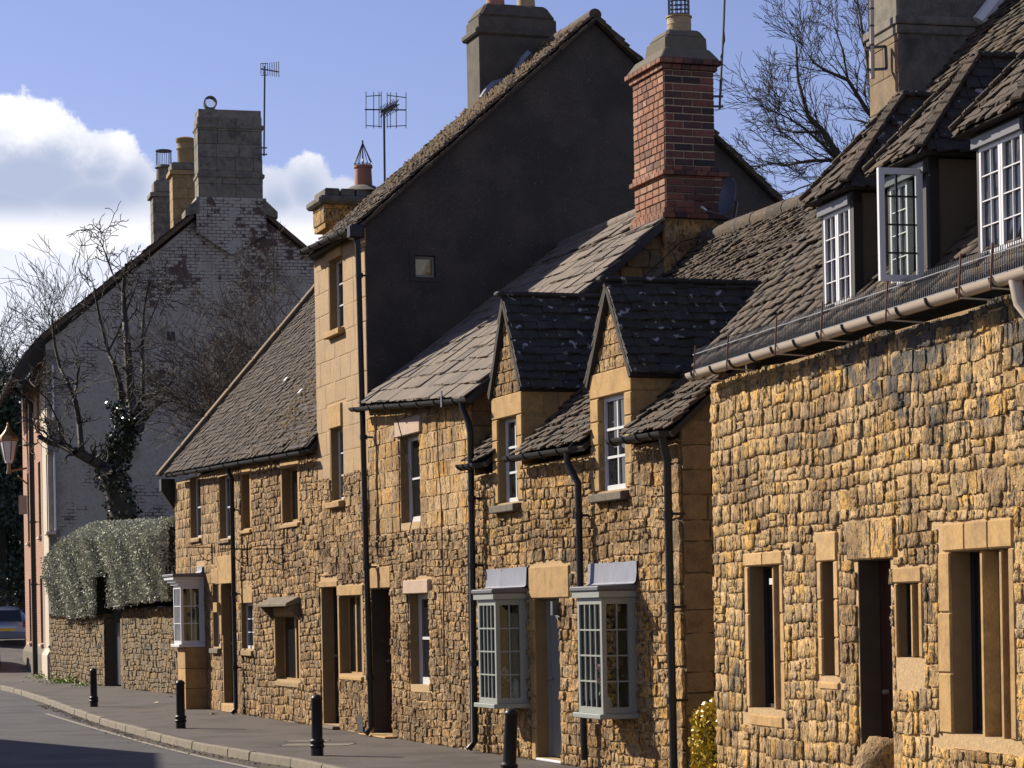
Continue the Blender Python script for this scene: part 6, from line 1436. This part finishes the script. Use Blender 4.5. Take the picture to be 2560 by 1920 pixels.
def evergreens():
    labels = ['dark evergreen tree under the bare trees, cut by the left edge', 'dark evergreen tree beside the brick house, left of its eaves', 'dark evergreen tree outside the view beyond the left edge', 'dark evergreen tree hidden mostly by the white gable']
    for k, (x, Y, hgt, w) in enumerate(((10, 108, 11.0, 2.6), (75, 112, 10.0, 2.4), (-130, 110, 12, 3.2), (170, 112, 9.5, 2.8))):
        base = at(x, 1500, Y); base.z = hz(Y)-.3; t = thing('evergreen_tree', labels[k], 'tree', base, 'dark evergreens at the end of the street'); rng = random.Random(k+60); R = np.random.RandomState(k)
        tr = []; limb(tr, [base, base+Vector((0, 0, hgt*.8))], .22, .06); seg_mesh('trunk', tr, 'bark', t, 6); P = []
        for _ in range(170):
            s = rng.random()**.8; r = w*(1-s*.75)*rng.random()**.4; a = rng.random()*2*PI; c = np.array([base.x+math.cos(a)*r, base.y+math.sin(a)*r, base.z+hgt*(.08+.92*s)]); P.append(c+R.normal(0, .32, (60, 3)))
        V, Fq = leaves(rng, np.vstack(P), .13, .05, 1, .6); raw_mesh('crown', V, Fq, 'evergreen_leaf', t, kind='stuff')
evergreens()
def shrubs():
    # yellow variegated bush in the gap between the cottages
    c0 = RB.P(-.72, -.0, 0); t = thing('yellow_bush', 'clipped yellow-leaved bush in the gap beside the nearest cottage', 'bush', c0); rng = random.Random(6); R = np.random.RandomState(9)
    zt = RB.face(1765, 1752, 0)[1]; xA = RB.face(1733, 1850, 0)[0]; cx = (xA+.35)/2+.25; n = 9000; th = R.uniform(0, 2*PI, n); z = R.uniform(0, 1, n); r = np.sqrt(np.clip(1-np.maximum(0, (z-.72)/.28)**2, .03, 1))
    dc = RB.gab(1738, 1850, -.35)[0]+.40; U = -.35+np.cos(th)*r*.36; D = dc+np.sin(th)*r*.38; Zc = z*zt
    P = np.stack([RB.O[0]+RB.t[0]*U+RB.n[0]*D, RB.O[1]+RB.t[1]*U+RB.n[1]*D, Zc], 1)+R.normal(0, .02, (n, 3))
    V, Fq = leaves(rng, P, .028, .01, 1, .65); raw_mesh('foliage', V, Fq, 'yellow_leaf', t, kind='stuff')
    one(lambda b: b.lathe(RB.P(-.35, dc, 0), [(.26, 0), (.29, zt*.5), (.26, zt*.75), (.12, zt*.9)], 12)).build('branches', 'hedge_core', t)
    # weeds at wall feet
    lab = ['bright green weeds at the foot of the garden wall', 'green weed tuft at the corner of the white gable', 'small green weed beside the downpipe of the brick house', 'sparse weeds near the gateway of the garden wall']
    for k, (x, y, w, n) in enumerate(((176, 1708, .45, 420), (116, 1697, .22, 200), (78, 1683, .15, 120), (212, 1716, .2, 60))):
        g = gnd(x, y); t = thing('weeds', lab[k], 'weeds', g, 'weeds along the wall foot'); rng = random.Random(k); pts = [(g.x+rng.gauss(0, w), g.y+rng.gauss(0, .15), abs(rng.gauss(.06, .07))) for _ in range(n)]
        V, Fq = leaves(rng, pts, .05, .02, 1, .35); raw_mesh('leaves', V, Fq, 'weed_leaf', t, kind='stuff')
shrubs()

# ================================================================== street furniture
def bollards():
    lab = ['black bollard furthest away, in front of the garden gateway', 'black bollard in front of the white bay window', 'black bollard standing in front of the recessed door of the tall house', 'leaning black bollard nearest the camera, below the left grey bay']
    gp = 'black bollards along the kerb'; bp = [gnd(235, 1767), gnd(452, 1821), gnd(793, 1889)]
    q = at(1268, 1776, 26.4); q.z = 0; bp.append(q); src = None
    prof = [(.085, 0), (.085, .10), (.098, .115), (.102, .135), (.088, .15), (.088, .165), (.098, .18), (.098, .20), (.075, .225), (.072, .74), (.08, .75), (.08, .77), (.066, .795), (.035, .815), (.004, .822)]
    for k, p in enumerate(bp):
        if src is None:
            t = thing('bollard', lab[0], 'bollard', p, gp); one(lambda b: b.lathe(p, prof[:9], 18)).build('base', 'black_paint', t, smooth=True); one(lambda b: b.lathe(p, prof[8:], 18)).build('post', 'black_paint', t, smooth=True); src = t
        else:
            t = src.copy(); C.objects.link(t); t.location = p; t['label'] = lab[k]
            for ch in src.children: c = ch.copy(); C.objects.link(c); c.parent = t
            t.rotation_euler = (0, math.radians([0, .3, .6, 3.6][k]), 0); t.scale = (1, 1, 1.0)
bollards()
def covers():
    for k, (x, y, a, b, lb) in enumerate(((795, 1862, .5, .28, 'pale-edged utility cover in the pavement by the third bollard'), (770, 1853, .3, .2, 'small utility cover behind the larger one in the pavement'))):
        g = gnd(x, y); X = Vector((.97, -.2, 0)); Yv = Vector((.2, .97, 0)); t = thing('utility_cover', lb, 'cover', g, 'covers set in the pavement'); m = MB()
        P = lambda i, j, z: g+X*i+Yv*j+Vector((0, 0, z))
        for i0, i1, j0, j1 in ((-a, a, -b, -b+.05), (-a, a, b-.05, b), (-a, -a+.04, -b, b), (a-.04, a, -b, b)): m.hexa([P(i0, j0, 0), P(i1, j0, 0), P(i1, j1, 0), P(i0, j1, 0), P(i0, j0, .006), P(i1, j0, .006), P(i1, j1, .006), P(i0, j1, .006)])
        m.build('frame', 'white_line', t); one(lambda q: q.hexa([P(-a+.04, -b+.05, -.002), P(a-.04, -b+.05, -.002), P(a-.04, b-.05, -.002), P(-a+.04, b-.05, -.002), P(-a+.04, -b+.05, .004), P(a-.04, -b+.05, .004), P(a-.04, b-.05, .004), P(-a+.04, b-.05, .004)])).build('lid', 'kerb_stone', t)
    lab = ['pale crumpled scrap on the pavement near the white bay', 'orange-brown scrap nearest the kerb below the garden wall', 'small scrap beside the foot of the bay pier', 'flat pale wrapper on the pavement before the cottage door']
    for k, (x, y, s) in enumerate(((410, 1742, .10), (391, 1759, .09), (426, 1744, .07), (535, 1787, .12))):
        g = gnd(x, y); r = random.Random(k); m = MB(); V = [g+Vector((r.uniform(-s, s), r.uniform(-s, s), r.uniform(0, .05))) for _ in range(6)]; m.add(V, [(0, 1, 2), (1, 3, 2), (2, 3, 4), (3, 5, 4), (0, 2, 4)]); m.build('litter', 'litter', None, label=lab[k], cat='litter', group='scraps on the pavement')
covers()

def brackets():
    lab = ['wrought iron sign bracket left of the black downpipe', 'wrought iron sign bracket just right of the black downpipe', 'wrought iron sign bracket furthest right, above the stone hood']
    for k, (x, y) in enumerate(((530, 1368), (618, 1372), (707, 1372))):
        u, z = ROW.face(x, y, -.05); o = ROW.P(u, -.05, z); N = -ROW.N; t = thing('sign_bracket', lab[k], 'bracket', o, 'iron brackets on the cottage front'); Zv = Vector((0, 0, 1))
        one(lambda b: b.tube([o+Zv*.08, o-Zv*.30], .014, 6)).build('wall_bar', 'black_iron', t); one(lambda b: b.tube([o, o+N*.52], .012, 6)).build('arm', 'black_iron', t)
        c = o+N*.28-Zv*.0; one(lambda b: b.tube([o-Zv*.28+N*.0]+[o+N*(.02+.26*math.sin(a*PI/2/6))-Zv*(.28*math.cos(a*PI/2/6)) for a in range(7)], .009, 5)).build('brace', 'black_iron', t, smooth=True)
        one(lambda b: b.tube([o-Zv*.2+N*(.09+.09*math.cos(a))-Zv*(.06*math.sin(a)) for a in [i*.6 for i in range(9)]], .008, 5)).build('scroll', 'black_iron', t, smooth=True)
brackets()

def aerials():
    # yagi on a mast beside the big grey stack
    Y = 74; p = at(660, 390, Y); top = at(662, 165, Y); t = thing('tv_aerial', 'small television aerial on a thin mast beside the big stone stack', 'aerial', p, 'television aerials')
    one(lambda b: b.tube([p, top], .03, 6)).build('mast', 'aerial_metal', t); X = Vector((1, 0, 0)); a = at(652, 172, Y); e = at(697, 180, Y); b = MB(); b.tube([a, e], .02, 5)
    for k in range(9): q = a.lerp(e, k/8); b.tube([q-Vector((0, 0, .16)), q+Vector((0, 0, .16+.02*k)) ], .012, 4)
    for k in range(3): q = a+Vector((0, 0, -.2+.18*k)); b.tube([q, q+X*.22], .012, 4)
    b.build('antenna', 'aerial_metal', t); one(lambda b: (b.beam(p+Vector((-.25, 0, .05)), p+Vector((.1, 0, .05)), .04, .04), b.beam(p+Vector((-.25, 0, .25)), p+Vector((.1, 0, .25)), .04, .04))).build('clamp', 'aerial_metal', t)
    # grid reflector aerial on the tall house
    Y = 43.5; p = at(962, 470, Y); top = at(960, 272, Y); t = thing('tv_aerial', 'grid reflector television aerial above the brown tiled roof', 'aerial', p, 'television aerials'); one(lambda b: b.tube([p, top], .022, 6)).build('mast', 'aerial_metal', t); b = MB()
    for x in (915, 934, 947.5, 953): b.tube([at(x, 229, Y), at(x, 321, Y)], .008, 4)
    for x in (968, 976, 991, 1015): b.tube([at(x, 231, Y), at(x, 321, Y)], .008, 4)
    for x0, y0, x1, y1 in ((915, 241, 953, 238), (968, 238, 1015, 244), (915, 314, 953, 316), (968, 316, 1015, 314)): b.tube([at(x0, y0, Y), at(x1, y1, Y)], .008, 4)
    b.tube([at(912, 274, Y), at(1016, 275, Y)], .013, 5); b.build('reflector', 'aerial_metal', t); b = MB(); a, e = at(957, 280, Y-.1), at(990, 262, Y-.9); b.tube([a, e], .02, 5)
    for k in range(10): q = a.lerp(e, k/9); b.beam(q-Vector((.05, 0, .10)), q+Vector((.05, 0, .10)), .012, .012); b.beam(q-Vector((-.05, 0, .10)), q+Vector((-.05, 0, .10)), .012, .012); b.beam(q-Vector((.06, 0, 0)), q+Vector((.06, 0, 0)), .05, .012)
    b.build('antenna', 'aerial_metal', t)
    # mast on the brick stack
    cu = 14.9; f = ROW; d = f.gab(1797, 250, cu)[0]; Y = f.P(cu, d, 0).y; P = lambda x, y: at(x, y, Y)
    t = thing('aerial_mast', 'tall dark mast with cable clamped to the brick chimney', 'mast', P(1800, 270)); one(lambda b: b.tube([P(1799, 272), P(1802, 200), P(1806, 130), P(1809, 60), P(1813, -60)], [.016, .018, .017, .018, .018], 7)).build('mast', 'aerial_metal', t)
    one(lambda b: b.tube([P(1801, 262), P(1805, 200), P(1802, 140), P(1812, 100), P(1808, 50), P(1816, -50)], .008, 5)).build('cable', 'cable', t)
    for y in (241, 266): one(lambda b: b.beam(P(1782, y), P(1808, y), .02, .03)).build('clamp', 'black_iron', t)
    # silver mast on the big stack, right
    Y = RB.P(-.5, RB.gab(2217, 150, -.5)[0], 0).y-.15; t = thing('aerial_mast', 'pale sectioned metal mast bracketed to the large stone stack', 'mast', P(2182, 195)); P = lambda x, y: at(x, y, Y)
    one(lambda b: b.tube([P(2181, 197), P(2178, -60)], .026, 10)).build('mast', 'cream_gutter', t, smooth=True)
    for y in (22, 65, 113): one(lambda b: b.tube([P(2179, y-2), P(2179, y+2)], .030, 10)).build('tape_band', 'black_iron', t)
    one(lambda b: (b.beam(P(2163, 120), P(2214, 116), .03, .025), b.beam(P(2165, 175), P(2217, 172), .03, .025), b.beam(P(2214, 116), P(2216, 172), .03, .03))).build('bracket', 'aerial_metal', t)
    one(lambda b: b.tube([P(2175, 118), P(2172, 60), P(2171, 10), P(2170, -60)], .006, 4)).build('cable', 'cable', t)
aerials()

def dish():
    f = ROW; u = 15.6; d = f.gab(1828, 495, u)[0]; c = f.P(u, d, f.gab(1828, 495, u)[1]); t = thing('satellite_dish', 'blue-grey satellite dish seen edge-on beside the brick chimney', 'satellite dish', c)
    ax = Vector((-.86, -.42, .18)).normalized(); X = ax.cross(Vector((0, 0, 1))).normalized(); Z = X.cross(ax).normalized(); Z = Z if Z.z > 0 else -Z; vs = []; nr, ns = 6, 24
    for side in (0, 1):
        for i in range(nr+1):
            for k in range(ns): a = 2*PI*k/ns; r = i/nr; vs.append(c+X*math.cos(a)*.22*r+Z*math.sin(a)*.27*r+ax*(r*r*.07-.012*side))
    m = (nr+1)*ns; fs = [(i*ns+k, i*ns+(k+1) % ns, (i+1)*ns+(k+1) % ns, (i+1)*ns+k) for i in range(nr) for k in range(ns)]; fs += [tuple(m+j for j in reversed(q)) for q in fs]; fs += [(nr*ns+k, nr*ns+(k+1) % ns, m+nr*ns+(k+1) % ns, m+nr*ns+k) for k in range(ns)]
    MB().add(vs, fs).build('reflector', 'dish_grey', t, smooth=True)
    e = c+ax*.42-Z*.27; one(lambda b: b.tube([c-Z*.27, e], .012, 5)).build('feed_arm', 'aerial_metal', t); one(lambda b: b.tube([e-ax*.05, e+ax*.04+Z*.03], .03, 10)).build('receiver', 'galvanised', t, smooth=True)
    one(lambda b: b.tube([c-ax*.02, c-ax*.1-Z*.05, c-ax*.1-Z*.4], .018, 6)).build('mount', 'aerial_metal', t)
    one(lambda b: b.tube([c-Z*.28, c-Z*.45-ax*.02, f.P(15.45, 3.0, 6.95), f.P(15.5, 2.2, 6.25)], .008, 5)).build('cable', 'cable', t)
dish()

def lantern():
    c = at(22, 1150, 84.5); t = thing('street_lantern', 'copper-topped wall lantern on a bracket at the brick house', 'lamp', c); B = Vector((0, 0, 1)); s = 1.0
    def ring(w0, w1, z0, z1, m, name, seg=4, smooth=False): return one(lambda b: b.lathe(c, [(w0, z0), (w1, z1)], seg)).build(name, m, t)
    z = lambda y: (1150-y)/6000*84.5
    one(lambda b: b.lathe(c, [(.36, z(1098)), (.34, z(1092)), (.22, z(1084)), (.12, z(1075)), (.06, z(1065)), (.05, z(1062)), (.06, z(1060)), (.01, z(1056))], 6)).build('cap', 'copper_lamp', t); ring(.34, .36, z(1103), z(1098), 'copper_lamp', 'rim', 6)
    g = one(lambda b: b.lathe(c, [(.17, z(1150)), (.30, z(1104))], 6)).build('glass', 'lamp_glass', t)
    for k in range(6): a = 2*PI*k/6; one(lambda b: b.tube([c+Vector((math.cos(a)*.18, math.sin(a)*.18, z(1150))), c+Vector((math.cos(a)*.31, math.sin(a)*.31, z(1103)))], .018, 4)).build('glazing_rib', 'copper_lamp', g)
    ring(.12, .17, z(1158), z(1150), 'lamp_glass', 'bottom', 6); one(lambda b: b.lathe(c, [(.10, z(1184)), (.07, z(1175)), (.06, z(1158))], 8)).build('stem', 'copper_lamp', t)
    w = LB.face(67, 1176)[0]; wp = LB.P(w, 0, at(66, 1176, 86).z); one(lambda b: (b.beam(c+Vector((0, 0, z(1178))), wp, .09, .07), b.tube([c.lerp(wp, .5)+Vector((0, 0, z(1180))), wp-Vector((0, 0, .55))], .03, 5))).build('bracket', 'copper_lamp', t)
    a = at(57, 1262, 84.8); one(lambda b: b.beam(a-Vector((0, 0, .33)), a+Vector((0, 0, .33)), .27, .10, (0, 1, 0))).build('wall_sign', 'pink_lintel_stone', None, label='small blank sign board projecting from the brick house below the lantern', cat='sign')
lantern()

def window_flowers():
    fr = ROW; b2 = fr.face(1596, 1600)[0]; z0 = fr.face(1596, 1782)[1]; c = fr.P(b2-.16, -.30, z0+.0); t = thing('vase_of_flowers', 'pink flowers in a glass vase inside the right grey bay window', 'flowers', c)
    one(lambda b: b.lathe(c, [(.05, .0), (.055, .06), (.035, .12), (.03, .16), (.035, .18)], 12)).build('vase', 'vase_white', t, smooth=True); rng = random.Random(5); st = MB(); pts = []
    for k in range(7):
        e = c+Vector((rng.gauss(0, .07), rng.gauss(0, .05), rng.uniform(.32, .55))); st.tube([c+Vector((0, 0, .1)), c.lerp(e, .6)+Vector((0, 0, .04)), e], .006, 4); pts += [tuple(e)]*14
    st.build('stems', 'stem_green', t); V, Fq = leaves(rng, pts, .035, .022, 1, .7); raw_mesh('petals', V, Fq, 'petal', t)
    V, Fq = leaves(rng, [tuple(c+Vector((0, 0, .3)))]*60, .04, .06, 1, .5); raw_mesh('leaves', V, Fq, 'stem_green', t)
    b1 = fr.face(1322, 1600)[0]; z1 = fr.face(1320, 1757)[1]; c = fr.P(b1-.15, -.13, z1); one(lambda b: b.lathe(c, [(.03, 0), (.055, .05), (.07, .16), (.055, .24), (.025, .28), (.03, .31)], 14)).build('ginger_jar', 'vase_white', None, smooth=True, label='blue and white jar inside the left grey bay window', cat='jar')
    c = fr.P(b1-.2, -.27, z1+.0); t = thing('pot_plant', 'white flowering pot plant inside the left grey bay window', 'plant', c); one(lambda b: b.lathe(c, [(.045, 0), (.06, .1)], 12)).build('pot', 'cheek_plaster', t); V, Fq = leaves(rng, [tuple(c+Vector((0, 0, .22)))]*120, .03, .06, 1, .6); raw_mesh('leaves', V, Fq, 'stem_green', t)
    V, Fq = leaves(rng, [tuple(c+Vector((-.02, 0, .38)))]*60, .028, .04, 1, .8); raw_mesh('petals', V, Fq, 'vase_white', t)
window_flowers()

def car(x, y_mid, Y, label, m, heading, L=3.9, wd=1.72, hh=1.47, plate=True):
    base = at(x, y_mid, Y); base.z = hz(Y)-.1; t = thing('parked_car', label, 'car', base, 'cars at the end of the street'); f = Vector(heading).normalized(); s = Vector((f.y, -f.x, 0)); up = Vector((0, 0, .075)) + f*0
    fz = Vector((0, 0, .075))
    P = lambda a, b, c: base+f*a+s*b+Vector((0, 0, c+a*.07))
    # sections along the length: (a, half width low, half width top, z low, z shoulder, z roof, half width roof)
    secs = [(0.0, .74, .78, .30, .72, .84, .60), (.10, .80, .84, .22, .90, 1.02, .62), (.55, .82, .86, .20, .93, 1.36, .60), (1.1, .82, .86, .20, .92, hh-.03, .60), (1.9, .82, .86, .20, .90, hh, .60), (2.6, .82, .86, .20, .88, 1.22, .58), (3.0, .81, .85, .20, .84, .90, .60), (3.6, .78, .80, .22, .72, .74, .55), (3.9, .66, .70, .30, .55, .58, .45)]
    vs = []
    for a, wl, ws, zl, zs, zr, wr in secs: vs += [P(a, -wl, zl), P(a, -ws, zl+.2), P(a, -ws, zs), P(a, -wr, zr), P(a, wr, zr), P(a, ws, zs), P(a, ws, zl+.2), P(a, wl, zl)]
    n = len(secs); fs = [(i*8+k, i*8+(k+1) % 8, (i+1)*8+(k+1) % 8, (i+1)*8+k) for i in range(n-1) for k in range(8)]+[tuple(range(7, -1, -1)), tuple(range((n-1)*8, n*8))]
    o = MB().add(vs, fs).build('body', m, t, smooth=True); sb = o.modifiers.new('round', 'SUBSURF'); sb.levels = 1; sb.render_levels = 2
    MB().hexa([P(.03, -.56, .98), P(.03, .56, .98), P(.2, .56, .98), P(.2, -.56, .98), P(.36, -.50, 1.34), P(.36, .50, 1.34), P(.6, .50, 1.34), P(.6, -.50, 1.34)]).build('rear_window', 'window_glass', t)
    for sg in (-1, 1):
        MB().hexa([P(.6, sg*.80, .96), P(2.8, sg*.80, .92), P(2.8, sg*.70, .92), P(.6, sg*.70, .96), P(1.0, sg*.66, 1.34), P(2.4, sg*.66, 1.32), P(2.4, sg*.58, 1.32), P(1.0, sg*.58, 1.34)]).build('side_window', 'window_glass', t)
        MB().hexa([P(.0, sg*.58, .70), P(.0, sg*.82, .70), P(.25, sg*.845, .70), P(.25, sg*.6, .70), P(.06, sg*.60, .92), P(.06, sg*.80, .95), P(.3, sg*.835, .98), P(.3, sg*.6, .98)]).build('tail_light', 'tail_light', t)
        for a in (.65, 3.15): c = P(a, sg*.76, .30); one(lambda b: b.tube([c-s*.1, c+s*.1], .30, 18)).build('wheel', 'tyre', t, smooth=True)
    one(lambda b: b.hexa([P(-.02, -.8, .25), P(-.02, .8, .25), P(.15, .82, .25), P(.15, -.82, .25), P(-.05, -.8, .52), P(-.05, .8, .52), P(.15, .82, .52), P(.15, -.82, .52)])).build('bumper', m, t, bevel=.04)
    if plate: one(lambda b: b.hexa([P(-.035, -.28, .56), P(-.035, .28, .56), P(.02, .28, .56), P(.02, -.28, .56), P(-.02, -.28, .68), P(-.02, .28, .68), P(.02, .28, .68), P(.02, -.28, .68)])).build('number_plate', 'yellow_plate', t)
    one(lambda b: b.tube([P(1.0, 0, hh-.05), P(.85, 0, hh+.12)], .008, 4)).build('roof_aerial', 'black_iron', t)
car(18, 1560, 93, 'silver-blue hatchback parked at the far end of the street, seen from behind', 'car_paint', (-.2, 1, 0))
car(-62, 1560, 83, 'dark car cut by the left edge beside the silver hatchback', 'dark_car_paint', (-.3, 1, 0))

def far_houses():
    Y = 112; a = at(-260, 1400, Y); f = Frame((a.x, a.y), t=(.995, .1)); z0 = hz(Y)-.5; L = 11; h = thing('far_house', 'shaded stone house with dark roof closing the end of the street', 'house', f.P(L/2, 0, z0)); zt = at(30, 1293, Y).z; zr = at(30, 1130, Y).z
    H = [(L-3.2+k*1.5, L-2.6+k*1.5, z0+1.2, z0+2.4) for k in range(2)]; w = one(lambda b: (solid_wall(b, f, 0, L, z0, zt, H), b.box(f, 0, L, 6, 6.3, z0, zt))).build('wall', 'garden_stone', h)
    for r in H: window(w, f, r, .12, 2, 2)
    pieces(w, 'stone', rubble(f, L-6, L, z0, zt, H, (.22, .3), (.4, .7), (.02, .05), 'rough', 700), 'garden_stone', 200, fill='stone_courses')
    e = slab(f.P(-.2, -.3, zt-.1), f.P(L+.2, -.3, zt-.1), f.P(-.2, 3.1, zr), f.P(L+.2, 3.1, zr), .1).build('roof', 'roof_deck', h); pieces(e, 'tile', tiles(f.P(L-6, -.3, zt-.1), f.P(L+.2, -.3, zt-.1), f.P(L-6, 3.1, zr), f.P(L+.2, 3.1, zr), .28, .4, .03, 'slate', 701, None, .01), 'lichen_slate', 0, fill='tile_courses')
    slab(f.P(L+.2, 6.5, zt-.1), f.P(-.2, 6.5, zt-.1), f.P(L+.2, 3.1, zr), f.P(-.2, 3.1, zr), .1).build('back_slope', 'roof_deck', e)
    g = f.side(L); one(lambda b: b.prism([f.P(L-.3, 0, zt), f.P(L-.3, 6.3, zt), f.P(L-.3, 3.1, zr-.15)], f.T*.3)).build('gable_wall', 'garden_stone', h)
    # houses across the street: they throw the shadow over the near road
    for k, (p, q, he, lb) in enumerate((((-22.0, 50.5), (-15.5, 41.6), 7.0, 'plain gabled house across the street, outside the view, further one'), ((-15.3, 41.3), (-13.2, 28), 7.0, 'plain gabled house across the street, outside the view, nearer one'))):
        p, q = Vector((*p, 0)), Vector((*q, 0)); d = (q-p).normalized(); fr = Frame((p.x, p.y), t=(d.x, d.y)); L = (q-p).length
        h = thing('opposite_house', lb, 'house', (p+q)/2, 'houses across the street'); w = one(lambda b: (b.box(fr, 0, L, -7, -.2, -.2, he-.05), b.prism([fr.P(0, -7, he-.05), fr.P(0, -.2, he-.05), fr.P(0, -3.6, he+2.2)], fr.T*L))).build('wall', 'opposite_wall', h)
        rf = slab(fr.P(L+.2, -.0, he), fr.P(-.2, -.0, he), fr.P(L+.2, -3.6, he+2.4), fr.P(-.2, -3.6, he+2.4), .1).build('roof', 'stone_slate', h); slab(fr.P(-.2, -7.2, he), fr.P(L+.2, -7.2, he), fr.P(-.2, -3.6, he+2.4), fr.P(L+.2, -3.6, he+2.4), .1).build('back_slope', 'stone_slate', rf)
        for j in range(3):
            for zz in (1.0, 4.2): uu = L*(j+.6)/3.4; window(w, fr, (uu, uu+.9, zz, zz+1.3), -.22, 2, 2)
far_houses()
